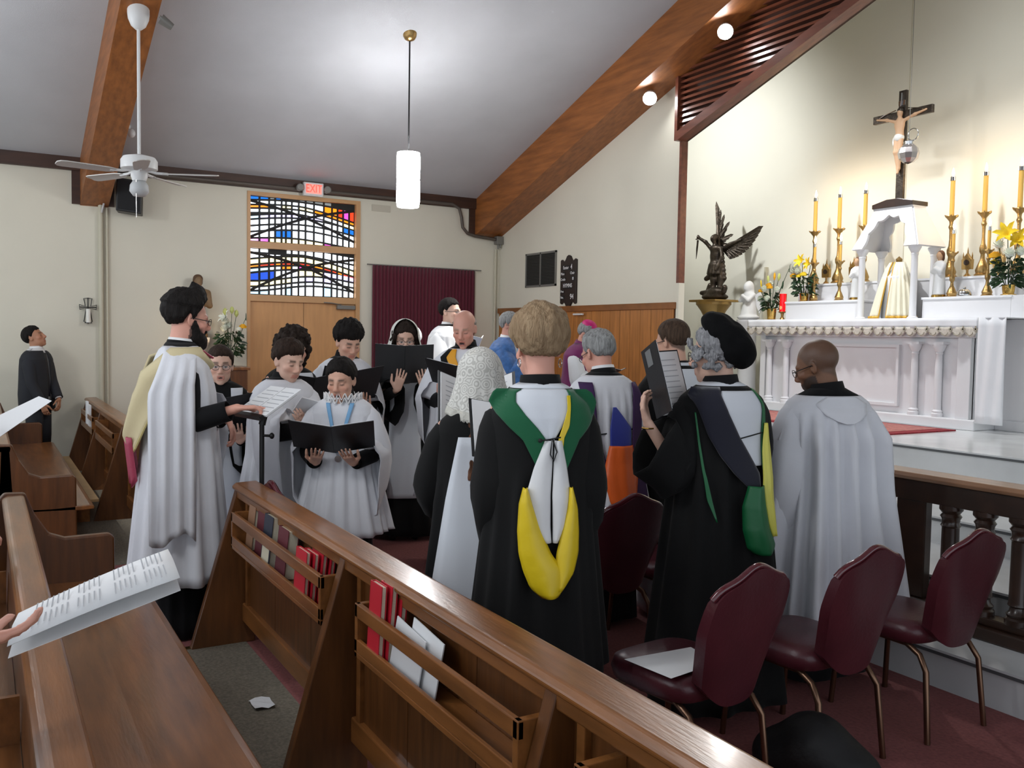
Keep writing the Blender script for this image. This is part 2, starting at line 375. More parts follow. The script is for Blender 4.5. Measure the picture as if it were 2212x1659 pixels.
conduit([(XL+.03, 6.72, 3.0), (XL+.03, 6.72, 0)], .02, 'cream painted pipe down the corner beside the wainscot', 'conduit')
conduit([(XL+.03, 1.27, 3.2), (XL+.03, 1.27, .02)], .028, 'cream painted pipe running down the left wall beside the iron cross', 'conduit')
conduit([(XL+.03, 1.34, 3.16), (XL+.03, 1.34, .02)], .014, 'thin cream cable cover beside the wall pipe', 'conduit')
tag(MB().tube([(XL+.06, 1.24, 3.34), (XL+.1, 1.28, 3.28), (XL+.09, 1.30, 3.2), (XL+.05, 1.28, 3.1)], .012, 6).obj('cable', 'white_plastic', smooth=60), 'short loose white cable hanging from the far left beam foot', 'cable')
# curtain on a rod
cu = T('curtain', 'dark maroon pleated curtain hanging on a thin rod behind the clergy', 'curtain', (XL+.08, 5.55, 0))
MB().tube([(0, -.90, 2.665), (0, .90, 2.665)], .009).obj('rod', 'grey_metal', cu)
MT['curtain'] = mat('maroon_curtain', (92, 22, 40), .9, sheen=.3)
rows = []
for i in range(14):
    z = lerp(2.66, .21, i/13); rows.append([(.018*math.sin(j*1.05+.2*math.sin(j*.3))*(1+.2*math.sin(i*.4+j)), lerp(-.82, .80, j/179), z) for j in range(180)])
MB().grid(rows).obj('cloth', 'curtain', cu, smooth=180, solid=.004)

# ------------------------------------------------------------------ front partition wall: wainscot, vent, hymn board
ws = S('trim_wainscot', B(-11.94, -7.9, YF-.012, YF, 0.2, 2.05), 'dark_wood')
x = -11.93
while x < -7.95:
    B(x, min(x+.196, -7.905), YF-.024, YF-.012, .2, 2.05).obj('plank', 'wains', ws); x += .2
B(-11.95, -7.9, YF-.045, YF, 2.04, 2.115).obj('cap_rail', mat('wainscot_cap', (134, 84, 42), .4, var=(6, .2)), ws, bevel=.004)
vg = T('vent_grille', 'dark grey wall vent with two louvred panels beside the hymn board', 'vent', (-10.80, YF, 2.64))
for a, b, c, e in ((-.4, .4, .215, .24), (-.4, .4, -.24, -.215), (-.4, -.375, -.24, .24), (.375, .4, -.24, .24), (-.012, .012, -.24, .24)):
    MB().box(a, b, -.02, 0, c, e).obj('frame_bar', 'grey_metal', vg)
MT['vent_dark'] = mat('vent_dark', (58, 58, 54), .6)
MB().box(-.38, .38, -.004, 0, -.22, .22).obj('backing', 'black_metal', vg)
for k in range(21):
    z = -.205+k*.0205
    for a, b in ((-.375, -.012), (.012, .375)):
        MB().prism([(-.016, z-.006), (-.014, z-.006), (-.004, z+.008), (-.006, z+.008)], a, b, 'x').obj('louvre', 'vent_dark', vg)
hb = T('hymn_board', 'dark wooden hymn board with white letters and numbers on the wall', 'board', (-10.08, YF-.03, 2.44))
out = [(-.2, .26), (-.2, .285), (-.17, .3), (-.14, .28), (-.1, .27), (-.07, .30), (-.04, .34), (0, .355), (.04, .34), (.07, .30), (.1, .27), (.14, .28), (.17, .3), (.2, .285)]
out = [(x_*.93, z_*1.0) for x_, z_ in out]
full = out+[(x_, -z_) for x_, z_ in reversed(out)]
MT['board'] = mat('hymn_board_wood', (40, 28, 22), .45)
MB().prism(full, 0, .03, 'y').obj('panel', 'board', hb, bevel=.005)
MT['letter'] = mat('white_letter', (240, 240, 238), .6)
for body, x_, z_, sz in (('Easter', -.045, .185, .062), ('4', .085, .19, .10), ('Mass', -.12, .105, .05), ('Choir', .11, .11, .05), ('Credo', -.11, .03, .05), ('III', .125, .035, .055), ('HYMNS', 0, -.055, .075), ('Proc', -.125, -.13, .045), ('Rec.', -.125, -.21, .045), ('94', .105, -.205, .10)):
    if body not in ('4', '94'): MB().box(x_-.28*sz*len(body)*.9, x_+.28*sz*len(body)*.9, -.004, 0, z_-sz*.55, z_+sz*.55).obj('card', 'black_metal', hb)
    text('lettering', body, sz, 'letter', hb, (x_, -.006, z_), (PI/2, 0, 0), .001, sx=.85)
sl = T('picture_lamp', 'slim white strip light below the hymn board', 'lamp', (-9.78, YF-.03, 2.0))
MB().tube([(-.11, -.03, 0), (.11, -.03, 0)], .012).obj('tube', 'white_plastic', sl); MB().box(-.02, .02, -.03, 0, -.01, .01).obj('bracket', 'grey_metal', sl)

# ------------------------------------------------------------------ ceiling fittings
def pendant(loc, cz, label, grp=None):
    """cylindrical opal pendant: loc = lower rim of the shade"""
    p = T('pendant_lamp', label, 'lamp', loc)
    MB().lathe([(.0, cz-loc[2]+.03), (.075, cz-loc[2]+.03), (.07, cz-loc[2]-.02), (.05, cz-loc[2]-.055), (.015, cz-loc[2]-.07), (0, cz-loc[2]-.07)], 18).obj('canopy', 'gold_dull', p, smooth=40)
    MB().tube([(0, 0, .57), (0, 0, cz-loc[2]-.05)], .009).obj('stem', 'black_metal', p)
    rows = [[(r*math.cos(a), r*math.sin(a), z) for a in np.linspace(0, 2*PI, 24, endpoint=False)] for r, z in ((.112, 0), (.122, .05), (.122, .27), (.116, .285), (.122, .30), (.124, .5), (.118, .56))]
    MB().grid(rows, True, True).obj('shade', 'opal', p, smooth=60)
    MB().lathe([(.0, .545), (.05, .545), (.03, .58), (.0, .59)], 12).obj('socket_cap', 'gold_dull', p, smooth=40)
    for a in range(3): MB().tube([(0, 0, .55), (.118*math.cos(a*2.1), .118*math.sin(a*2.1), .55)], .006).obj('spider_arm', 'gold_dull', p)
    l = light('lamp_bulb', 'SPOT', (0, 0, .60), PEND_UP, (.97, .985, 1.0), spot_size=R(150), spot_blend=1.0, shadow_soft_size=.09); l.parent = p; l.rotation_euler = (PI, 0, 0)
    return p
MT['opal'] = mat('opal_glass', (250, 250, 250), .4, emit=((252, 253, 255), PEND_EMIT))
pendant((-8.80, 3.88, 3.03), ceil_z(-8.8), 'glowing white cylinder pendant lamp hanging from the ceiling')
for i, (x, y) in enumerate(((-3.2, .2), (-3.2, -2.6), (-8.8, -1.4))):
    pendant((x, y, 3.05), ceil_z(x), ('white pendant lamp over the right hand pews in front', 'white pendant lamp behind the right hand pews', 'white pendant lamp behind the left hand pews')[i])
# ceiling fan
fan = T('ceiling_fan', 'white five-blade ceiling fan hanging on a long rod from the far left beam', 'fan', (-8.42, 1.2, 3.08))
zc = 3.17+.348*(-8.42-XL)-3.08
MB().lathe([(0, zc-.16), (.025, zc-.16), (.06, zc-.13), (.085, zc-.07), (.09, zc-.03), (.09, zc+.04), (0, zc+.04)], 20).obj('canopy', 'white_plastic', fan, smooth=50)
MB().tube([(0, 0, .1), (0, 0, zc-.12)], .014).obj('rod', 'white_plastic', fan)
MB().lathe([(0, .12), (.05, .12), (.13, .10), (.15, .07), (.15, .0), (.13, -.01), (.06, -.02), (0, -.02)], 28).obj('motor', 'white_plastic', fan, smooth=40)
MB().lathe([(0, -.02), (.065, -.02), (.07, -.06), (.055, -.10), (0, -.10)], 20).obj('switch_housing', 'white_plastic', fan, smooth=40)
MB().lathe([(0, -.10), (.05, -.10), (.075, -.14), (.08, -.19), (.05, -.23), (0, -.235)], 20).obj('light_globe', mat('frosted_glass', (190, 192, 192), .5), fan, smooth=60)
MT['blade'] = mat('fan_blade', (206, 202, 196), .45)
for k in range(5):
    a = R(65+72*k); rt = Matrix.Rotation(a, 4, 'Z') @ Matrix.Rotation(R(10), 4, 'X')
    rows = [[(x, -w, -.035), (x, -w*.4, -.031), (x, w*.4, -.031), (x, w, -.035)] for x, w in ((.2, .035), (.26, .055), (.4, .062), (.6, .068), (.64, .06), (.66, .035))]
    MB().grid(rows).xf(rt).obj('blade', 'blade', fan, solid=.008)
    MB().tube([(.06, 0, -.01), (.14, 0, -.03), (.24, 0, -.035)], .012, 6).xf(rt).obj('blade_iron', 'white_plastic', fan)
MB().tube([(.05, -.03, -.1), (.05, -.03, -.42)], .002, 5).obj('pull_chain', 'silver', fan)
sp = T('loudspeaker', 'black wall loudspeaker behind the ceiling fan', 'speaker', (XL+.2, 1.57, 3.30), R(-12))
MB().prism([(-.14, -.19), (.14, -.22), (.15, .17), (-.13, .2)], -.13, .13, 'x').obj('cabinet', 'black_metal', sp, bevel=.012)
MB().prism([(-.12, -.17), (.12, -.195), (.13, .15), (-.11, .175)], .13, .138, 'x').obj('grille', mat('speaker_grille', (24, 25, 27), .8, bump=(300, .5)), sp)
MB().box(-.2, -.1, -.03, .03, -.04, .04).obj('bracket', 'grey_metal', sp)
fl = T('flood_lamp', 'small white twin bulb fixture on the ceiling beside the far left beam', 'lamp', (-11.15, 1.45, ceil_z(-11.15)-.02))
MB().lathe([(0, .04), (.05, .04), (.05, -.02), (.0, -.03)], 14).obj('base', 'white_plastic', fl, smooth=40)
for s in (-1, 1): MB().ell((.04, s*.055, -.06), (.042, .042, .05)).obj('bulb', 'white_plastic', fl, smooth=60)
ft = T('track_spotlight', 'small grey spotlight at the top of the far left beam', 'lamp', (-8.35, 1.42, 4.33))
MB().lathe([(.0, -.05), (.03, -.05), (.045, .06), (.0, .06)], 14).xf(Matrix.Rotation(R(60), 4, 'X')).obj('head', 'grey_metal', ft, smooth=40); MB().tube([(0, 0, 0), (0, -.06, .05)], .012).obj('arm', 'grey_metal', ft)
# two round spotlights recessed under the long beam, aimed at the altar
MT['spot_glow'] = mat('spot_lens', (255, 255, 255), .3, emit=((250, 252, 255), 60))
for (x, lab, tgt, pw) in ((-8.17, 'lower bright round spotlight under the long roof beam', (-8.8, 4.3, 1.9), 10.0), (-6.99, 'upper bright round spotlight under the long roof beam', (-3.2, 3.4, 1.0), 1.6)):
    zb = 3.17+.348*(x-XL)
    s = T('spotlight', lab, 'spotlight', (x, 6.55, zb-.085)); q = Vector((tgt[0]-x, tgt[1]-6.55, tgt[2]-zb)).to_track_quat('Z', 'Y').to_matrix().to_4x4()
    tilt = Vector((.62, -.55, -.55)).to_track_quat('-Z', 'Y').to_matrix().to_4x4()
    MB().lathe([(.0, .08), (.06, .08), (.075, .0), (.08, -.045), (.072, -.045), (.066, -.03), (.0, -.03)], 20).xf(tilt).obj('can', 'white_plastic', s, smooth=40)
    MB().ell((0, 0, -.04), (.066, .066, .03)).xf(tilt).obj('lens', 'spot_glow', s, smooth=60)
    light('spot_beam', 'SPOT', (x, 6.48, zb-.16), SPOT_W*pw, (1.0, .985, .95), tgt, spot_size=R(34 if x < -8 else 90), spot_blend=.9, shadow_soft_size=.05)
# altar floods hidden behind screen and partition; last one added to brighten the wall
for (x, tgt, pw) in ((-9.7, (-9.75, YA, 4.1), .34), (-7.2, (-7.2, 8.5, 1.6), .38), (-5.3, (-5.5, 8.5, 1.6), .30), (-4.0, (-4.5, YA, 4.9), .12)):
    light('unseen_altar_flood', 'SPOT', (x, YF+.3, max(low(x)+.35, 4.7)), FLOOD_W*pw, (.97, .985, 1.0), tgt, spot_size=R(105), spot_blend=.8, shadow_soft_size=.06)
# ------------------------------------------------------------------ organic shapes: smooth unions of capsules and ellipsoids, skinned on a grid
def cap(a, b, ra, rb, k=.02): return ('c', np.array(a, float), np.array(b, float), ra, rb, k)
def ell(c, r, k=.02, rot=None): return ('e', np.array(c, float), np.array(r, float), rot, k)
def sub(p): return ('s', p)
def xform(prims, Rm, t):
    """rigidly move primitives: p -> Rm p + t (Rm 3x3 numpy)"""
    out = []
    for p in prims:
        if p[0] == 'c': out.append(('c', Rm @ p[1]+t, Rm @ p[2]+t, p[3], p[4], p[5]))
        elif p[0] == 'e': out.append(('e', Rm @ p[1]+t, p[2], Rm if p[3] is None else Rm @ p[3], p[4]))
        else: out.append(('s', xform([p[1]], Rm, t)[0]))
    return out
def _eval(p, X, Y, Z):
    if p[0] == 'c':
        a, b = p[1], p[2]; d = b-a; L = max(d @ d, 1e-12)
        px, py, pz = X-a[0], Y-a[1], Z-a[2]
        t = np.clip((px*d[0]+py*d[1]+pz*d[2])/L, 0, 1)
        return np.sqrt((px-t*d[0])**2+(py-t*d[1])**2+(pz-t*d[2])**2)-(p[3]+(p[4]-p[3])*t)
    c, r, rot = p[1], p[2], p[3]
    px, py, pz = X-c[0], Y-c[1], Z-c[2]
    if rot is not None:
        px, py, pz = (rot[0, 0]*px+rot[1, 0]*py+rot[2, 0]*pz, rot[0, 1]*px+rot[1, 1]*py+rot[2, 1]*pz, rot[0, 2]*px+rot[1, 2]*py+rot[2, 2]*pz)
    k0 = np.sqrt((px/r[0])**2+(py/r[1])**2+(pz/r[2])**2); k1 = np.sqrt((px/r[0]**2)**2+(py/r[1]**2)**2+(pz/r[2]**2)**2)
    return k0*(k0-1)/np.maximum(k1, 1e-9)
def _bbox(p):
    if p[0] == 'c':
        m = max(p[3], p[4]); return np.minimum(p[1], p[2])-m, np.maximum(p[1], p[2])+m, p[5]
    m = p[2] if p[3] is None else np.full(3, p[2].max()); return p[1]-m, p[1]+m, p[4]
def sdf_mesh(prims, vox, zfine=None, coarse=3.0):
    """returns verts, faces; below zfine the grid is coarser in z"""
    lo = np.min([_bbox(p)[0] for p in prims if p[0] != 's'], 0)-3*vox; hi = np.max([_bbox(p)[1] for p in prims if p[0] != 's'], 0)+3*vox
    ax = [np.arange(lo[i], hi[i]+vox, vox) for i in range(3)]
    if zfine is not None and lo[2] < zfine: ax[2] = np.concatenate([np.arange(lo[2], zfine, vox*coarse), np.arange(zfine, hi[2]+vox, vox)])
    Fd = np.full([len(a) for a in ax], 1.0, np.float32)
    for p in prims:
        neg = p[0] == 's'; q = p[1] if neg else p
        a, b, k = _bbox(q); mg = k+4*vox
        i0 = [max(0, np.searchsorted(ax[i], a[i]-mg)-1) for i in range(3)]; i1 = [min(len(ax[i]), np.searchsorted(ax[i], b[i]+mg)+2) for i in range(3)]
        if any(i0[i] >= i1[i] for i in range(3)): continue
        sl = tuple(slice(i0[i], i1[i]) for i in range(3))
        D = _eval(q, ax[0][sl[0]][:, None, None], ax[1][sl[1]][None, :, None], ax[2][sl[2]][None, None, :]).astype(np.float32)
        A = Fd[sl]
        if neg: h = np.clip(.5-.5*(A+D)/k, 0, 1); Fd[sl] = A*(1-h)-D*h+k*h*(1-h)
        else: h = np.clip(.5+.5*(A-D)/k, 0, 1); Fd[sl] = np.where(A > .9, D, A*(1-h)+D*h-k*h*(1-h))
    n = Fd.shape; sg = Fd < 0; strides = (n[1]*n[2], n[2], 1)
    ids = []; pos = []; quads = []; base = 0
    for a in range(3):
        s0 = [slice(None)]*3; s1 = [slice(None)]*3; s0[a] = slice(0, -1); s1[a] = slice(1, None)
        I = np.array(np.nonzero(sg[tuple(s0)] != sg[tuple(s1)])).T
        b, c = [q for q in range(3) if q != a]
        I = I[(I[:, b] > 0) & (I[:, c] > 0) & (I[:, b] < n[b]-1) & (I[:, c] < n[c]-1)]
        J = I.copy(); J[:, a] += 1
        f0 = Fd[I[:, 0], I[:, 1], I[:, 2]]; f1 = Fd[J[:, 0], J[:, 1], J[:, 2]]; t = f0/(f0-f1)
        P = np.stack([ax[q][I[:, q]] for q in range(3)], 1); P[:, a] = ax[a][I[:, a]]+t*(ax[a][J[:, a]]-ax[a][I[:, a]])
        fl = I @ np.array(strides); cells = np.stack([fl-strides[b]-strides[c], fl-strides[c], fl, fl-strides[b]], 1)
        flip = (f0 > 0) if a != 1 else (f0 < 0)
        cells[flip] = cells[flip][:, ::-1]
        ids.append(cells); pos.append(np.repeat(P, 4, 0))
    cells = np.concatenate(ids); P = np.concatenate(pos)
    u, inv = np.unique(cells.ravel(), return_inverse=True); cnt = np.bincount(inv)
    V = np.stack([np.bincount(inv, P[:, q])/cnt for q in range(3)], 1)
    return V, inv.reshape(-1, 4)
def mesh_np(name, V, Q):
    me = bpy.data.meshes.new(name); me.vertices.add(len(V)); me.vertices.foreach_set('co', np.ascontiguousarray(V, np.float32).ravel())
    me.loops.add(Q.size); me.loops.foreach_set('vertex_index', Q.ravel().astype(np.int32)); me.polygons.add(len(Q))
    me.polygons.foreach_set('loop_start', np.arange(0, Q.size, 4, dtype=np.int32)); me.update(calc_edges=True); me.validate()
    return me
def organic(name, prims, vox, m, parent=None, colors=None, zfine=None):
    V, Q = sdf_mesh(prims, vox, zfine); me = mesh_np(name, V, Q); me.materials.append(MT[m] if isinstance(m, str) else m)
    if colors is not None:
        ca = me.color_attributes.new('Col', 'FLOAT_COLOR', 'POINT'); C4 = np.ones((len(me.vertices), 4), np.float32); C4[:, :3] = colors(V)[:len(me.vertices)]; ca.data.foreach_set('color', C4.ravel())
    return link(name, me, parent, 180)
def rotm(ax, a):
    return np.array(Matrix.Rotation(a, 3, ax))
# ------------------------------------------------------------------ pews
def pew_screen(x0, x1, y, label, brackets, racks, books=True):
    """front screen: cap rail, panels between stiles, sloping bracket ends and hymn racks facing -y"""
    s = T('pew_screen', label, 'pew screen', (0, y, 0))
    cap_ = [(-.075, .845), (-.08, .862), (-.06, .88), (.05, .885), (.065, .87), (.06, .845)]
    MB().prism(cap_, x0-.02, x1, 'x').obj('cap_rail', 'pew', s, bevel=.006)
    MB().box(x0, x1, -.06, -.045, .80, .845).obj('moulding', 'pew', s, bevel=.005)
    xs = [x0]+brackets+[x1]
    for a, b in zip(xs, xs[1:]):
        w = (b-a)/3
        for k in range(3): MB().box(a+k*w+.002, a+(k+1)*w-.002, -.005, .015, .18, .845).obj('panel_board', 'pew_v', s)
    MB().box(x0, x1, -.03, .03, .12, .22).obj('bottom_rail', 'pew', s, bevel=.006)
    for i, a in enumerate(xs[:-1]):
        MB().prism([(-.06, .845), (-.30, .0), (.04, .0), (.04, .845)], a-.035, a+.015, 'x').obj('bracket_end' if i == 0 else 'bracket', 'pew_v', s, bevel=.005)
        MB().box(a+.05, a+.085, -.025, .01, .2, .845).obj('stile', 'pew', s, bevel=.004)
    for a, b in racks:
        MB().box(a, b, -.135, -.115, .715, .765).obj('rack_rail', 'pew', s, bevel=.004)
        MB().box(a, b, -.135, -.005, .575, .595).obj('rack_shelf', 'pew', s, bevel=.003)
        for q in (a, b-.025): MB().box(q, q+.025, -.135, -.005, .575, .765).obj('rack_end', 'pew', s, bevel=.003)
        MB().box(a, b, -.135, -.12, .595, .64).obj('rack_lip', 'pew', s, bevel=.003)
    return s
pew_screen(-4.95, .5, 1.25, 'long oak pew screen with hymn racks across the foreground', [-3.27, -1.80, -.3], [(-4.75, -3.32), (-2.95, -1.84), (-1.6, -.5)])
pew_screen(-11.9, -7.0, 1.15, 'dark pew screen of the left hand block behind the bearded conductor', [-10.4, -8.7], [(-11.7, -10.5), (-10.2, -8.8)])
def pew(x0, x1, y, label, g):
    p = T('pew', label, 'pew', (0, y, 0), group=g)
    MB().prism([(-.02, .40), (.0, .865), (.02, .885), (.05, .885), (.06, .86), (.085, .40)], x0, x1, 'x').obj('backrest', 'pew_v', p, bevel=.006)
    MB().prism([(-.028, .85), (-.03, .885), (-.01, .90), (.06, .90), (.07, .885), (.065, .85)], x0, x1, 'x').obj('top_rail', 'pew', p, bevel=.008)
    MB().prism([(.07, .43), (.07, .455), (.3, .448), (.55, .455), (.58, .445), (.58, .425), (.5, .42)], x0, x1, 'x').obj('seat', 'pew', p, bevel=.006)
    MB().box(x0, x1, .12, .14, .08, .42).obj('apron_board', 'pew_v', p)
    for q, w in ((x0, .05), (x1-.05, .05)):
        MB().prism([(-.06, 0), (-.045, .88), (-.02, .91), (.07, .905), (.11, .8), (.17, .70), (.24, .672), (.44, .675), (.465, .655), (.47, .0)], q-.005, q+w, 'x').obj('pew_end', 'pew_v', p, bevel=.01)
    MB().box(x0+.3, x1-.3, -.16, -.145, .55, .60).obj('rack_rail', 'pew', p, bevel=.003); MB().box(x0+.3, x1-.3, -.16, -.02, .44, .455).obj('rack_shelf', 'pew', p)
    for q in np.linspace(x0+.3, x1-.32, 4): MB().box(q, q+.02, -.16, -.02, .44, .60).obj('rack_end', 'pew', p)
    return p
pew(-4.95, .48, .11, 'oak pew directly in front, its seat filling the lower left corner', 'pews')
pew(-11.1, -7.0, .11, 'front oak pew of the left hand block, left of the conductor', 'pews')
pew(-11.1, -7.0, -.9, 'second oak pew of the left hand block at the left picture edge', 'pews')
kn = T('kneeler', 'pale wooden kneeler jutting out beside the left hand pew end', 'kneeler', (0, 0, 0))
MB().box(-11.6, -8.55, .66, .88, .2, .225).obj('board', mat('pale_wood', (196, 160, 112), .5, var=(5, .1)), kn, bevel=.004)
for q in (-11.4, -10.0, -8.75): MB().box(q, q+.05, .70, .82, .0, .2).obj('leg', 'pew', kn)
# ------------------------------------------------------------------ books and papers in the racks
def book(name, label, cat, loc, w, h, t, cover, rz=0, tilt=0, band=None, grp='books in the pew racks'):
    b = T(name, label, cat, loc, rz, grp); b.rotation_euler = (tilt, 0, rz)
    MB().box(-t/2, -t/2+.003, -w/2, w/2, 0, h).obj('cover', cover, b); MB().box(t/2-.003, t/2, -w/2, w/2, 0, h).obj('cover', cover, b)
    MB().box(-t/2, t/2, w/2-.003, w/2, 0, h).obj('spine', cover, b)
    MB().box(-t/2+.003, t/2-.003, -w/2+.004, w/2-.003, .004, h-.004).obj('pages', 'page', b)
    if band: MB().box(-w/2+.01, w/2-.01, -.0, .001, h*.1, h*.35)
    return b
MT['page'] = mat('page_edge', (214, 206, 182), .8, var=(200, .06), stretch=(40, 1, 1))
MT['maroon_book'] = mat('maroon_cloth', (96, 30, 40), .6); MT['navy_book'] = mat('navy_cloth', (32, 36, 52), .6); MT['red_book'] = mat('red_card', (190, 26, 44), .5); MT['tan_book'] = mat('tan_cloth', (150, 110, 82), .6)
yb = 1.175; zb = .596
def slab(name, label, cat, loc, w, h, t, cover, face=None, grp='books in the pew racks', lean=R(6)):
    """a book standing flat against the screen, its front cover facing -y"""
    b = T(name, label, cat, loc, 0, grp); b.rotation_euler = (-lean, 0, 0)
    MB().box(-w/2, w/2, -t/2, -t/2+.003, 0, h).obj('cover', cover, b); MB().box(-w/2, w/2, t/2-.003, t/2, 0, h).obj('cover', cover, b); MB().box(-w/2-.001, -w/2+.003, -t/2, t/2, 0, h).obj('spine', cover, b)
    MB().box(-w/2+.003, w/2-.005, -t/2+.003, t/2-.003, .004, h-.004).obj('pages', 'page', b)
    if face: MB().box(-w/2+.012, w/2-.012, -t/2-.001, -t/2, h*.06, h*.45).obj('title_panel', face, b)
    return b
slab('leaflet', 'worn tan leaflet at the left end of the near book rack', 'leaflet', (-4.60, yb, zb), .12, .22, .02, 'tan_book')
slab('hymnal', 'maroon hymnal behind the navy book in the near rack', 'book', (-4.42, yb+.01, zb), .15, .25, .035, 'maroon_book')
slab('prayer_book', 'navy book with pale lower cover in the near rack', 'book', (-4.22, yb-.01, zb), .14, .24, .045, 'navy_book', 'page')
slab('hymnal', 'maroon hymnal with thick cream pages in the near rack', 'book', (-4.0, yb, zb), .15, .22, .05, 'maroon_book')
for i in range(4): slab('booklet', ('front', 'second', 'third', 'rearmost')[i]+' red booklet of the bundle at the right of the near rack', 'booklet', (-3.62+.018*i, yb-.045+.026*i, zb), .14, .21-.006*(i % 2), .018, 'red_book', grp='red booklets in the near rack', lean=R(4+i))
for i in range(3): slab('booklet', ('front', 'middle', 'rear')[i]+' red and white booklet standing upright in the next rack', 'booklet', (-2.80+.02*i, yb-.045+.025*i, zb), .10, .27, .02, 'red_book', grp='red booklets in the next rack', lean=R(3+i))
lf = T('leaflet', 'white folded leaflets leaning in the rack right of the red booklets', 'leaflet', (-2.62, yb-.02, zb)); lf.rotation_euler = (R(-7), R(6), 0)
MB().box(-.11, .11, -.002, .002, 0, .17).obj('sheet', 'paper', lf); MB().box(-.02, .2, .012, .016, .01, .20).obj('back_sheet', 'paper', lf); MB().box(-.09, .09, -.003, -.002, .10, .104).obj('printed_line', 'print', lf)
lf2 = T('leaflet', 'white crumpled leaflet in the rack of the dark left hand screen', 'leaflet', (-10.9, 1.03, .6)); MB().box(-.1, .1, -.01, .01, 0, .27).obj('sheet', 'paper', lf2); MB().box(-.2, -.06, -.02, .0, .05, .3).obj('sheet', 'paper', lf2)
rows = [[(-.06+.03*j, -.04+.03*i, .006+.012*abs(math.sin(i*2.1+j*1.3))) for j in range(5)] for i in range(4)]
tag(MB().grid(rows).obj('paper_scrap', 'paper', solid=.001), 'small crumpled scrap of white paper on the grey carpet', 'paper scrap').location = (-4.04, 1.08, .005)
# booklets in the rack behind the near pew
for i in range(2): slab('booklet', ('white-edged pink booklet nearest the camera in the rack behind the pew', 'pink booklet just beyond in the rack behind the pew')[i], 'booklet', (-1.62-.12*i, .02-.02*i, .456), .16, .23, .02, mat('pink_card%d' % i, (150, 86, 104), .6), grp='booklets behind the near pew', lean=R(-8))
slab('hymnal', 'cream-paged hymnal standing in the rack behind the near pew', 'book', (-2.15, .0, .456), .15, .24, .04, 'page', grp='booklets behind the near pew')
# ------------------------------------------------------------------ banquet chairs
def chair_proto():
    c = T('banquet_chair', 'x', 'chair', group='maroon banquet chairs')   # faces local +y, rear feet near y=0
    n = 28
    def rr(w, d, r, z, cx=0, cy=.25):      # rounded rectangle ring
        pts = []
        for i in range(n):
            a = 2*PI*i/n; ca, sa = math.cos(a), math.sin(a); e = .45
            pts.append((cx+w*abs(ca)**e*(1 if ca > 0 else -1), cy+d*abs(sa)**e*(1 if sa > 0 else -1), z))
        return pts
    MB().grid([rr(.17, .17, 0, .385), rr(.205, .205, 0, .40), rr(.215, .215, 0, .44), rr(.205, .205, 0, .475), rr(.16, .16, 0, .49), rr(.05, .05, 0, .495)], True, True, True).obj('seat', 'maroon_vinyl', c, smooth=60)
    # back: camel-top panel, leaning back
    def top(u): return .875+.024*math.cos(u*PI)+.006*math.cos(u*PI*2)-.05*abs(u)**7
    us = np.linspace(-1, 1, 25)
    def panel(w0, w1, off, zi, zt):
        rows = []
        for j in range(13):
            t = j/12; rows.append([(u*lerp(w0, w1, min(1, t*1.6))*(1-.05*t**10), off-.10*t-.012*(1-u*u)+.02*abs(u)**6, lerp(zi+.08*(abs(u)**3), top(u)+zt, t)) for u in us])
        return rows
    fr = panel(.15, .205, .035, .40, -.01); bk = panel(.155, .21, -.015, .39, 0)
    m = MB(); m.grid(fr); m.grid([r[::-1] for r in bk])
    for a, b in ((fr[-1], bk[-1]), (bk[0], fr[0])): m.grid([a, b])
    m.grid([[r[0] for r in bk], [r[0] for r in fr]]); m.grid([[r[-1] for r in fr], [r[-1] for r in bk]])
    m.obj('backrest', 'maroon_vinyl', c, smooth=50)
    MB().tube([(x, (y+y2)/2, z+.004) for (x, y, z), (_, y2, _) in zip(bk[-1], fr[-1])], .014, 8).obj('top_piping', mat('piping', (84, 26, 34), .18, coat=.5) if 'piping' not in MT else MT['piping'], c, smooth=60)
    for s in (-1, 1):
        MB().tube([(s*.16, .36, .39), (s*.17, .43, .36), (s*.18, .46, .3), (s*.195, .48, .0)], .013, 8).obj('leg', 'chair_metal', c, smooth=60)
        MB().tube([(s*.16, .12, .39), (s*.175, .04, .36), (s*.185, .0, .30), (s*.20, -.03, .0)], .013, 8).obj('leg', 'chair_metal', c, smooth=60)
        MB().tube([(s*.16, .36, .385), (s*.16, .12, .385)], .010, 6).obj('side_rail', 'chair_metal', c)
    return c
ch0 = chair_proto(); first = True
def chair(x, y, rz, label):
    global first
    c = ch0 if first else copy_tree(ch0); first = False
    c.location = (x, y, 0); c.rotation_euler = (0, 0, rz); c['label'] = label; return c
for x, y, rz, l in ((-2.36, 3.645, R(90), 'maroon vinyl chair nearest the altar rail, its back to the camera'), (-2.36, 2.97, R(93), 'maroon vinyl chair in the middle of the near row of three'),
                    (-2.36, 2.33, R(97), 'maroon vinyl chair with a white paper on its seat'), (-3.68, 2.84, R(90), 'maroon vinyl chair behind the grey-haired man, right of the green hood'),
                    (-3.70, 3.33, R(90), 'maroon vinyl chair mostly hidden behind the woman in the black beret'), (-3.82, 2.3, R(90), 'maroon vinyl chair whose seat shows left of the woman in the green hood'),
                    (-4.72, 1.42, R(0), 'maroon vinyl chair whose glossy top just clears the left end of the pew screen')): chair(x, y, rz, l)
sh = MB().add([(-.13, -.12, 0), (.10, -.16, 0), (.14, .10, 0), (-.02, .17, .002)], [(0, 1, 2, 3)]).obj('paper_sheet', 'paper', solid=.001); sh.location = (-2.56, 2.22, .499); sh.rotation_euler = (0, 0, .3); tag(sh, 'white sheet of paper lying on the nearest maroon chair seat', 'paper')
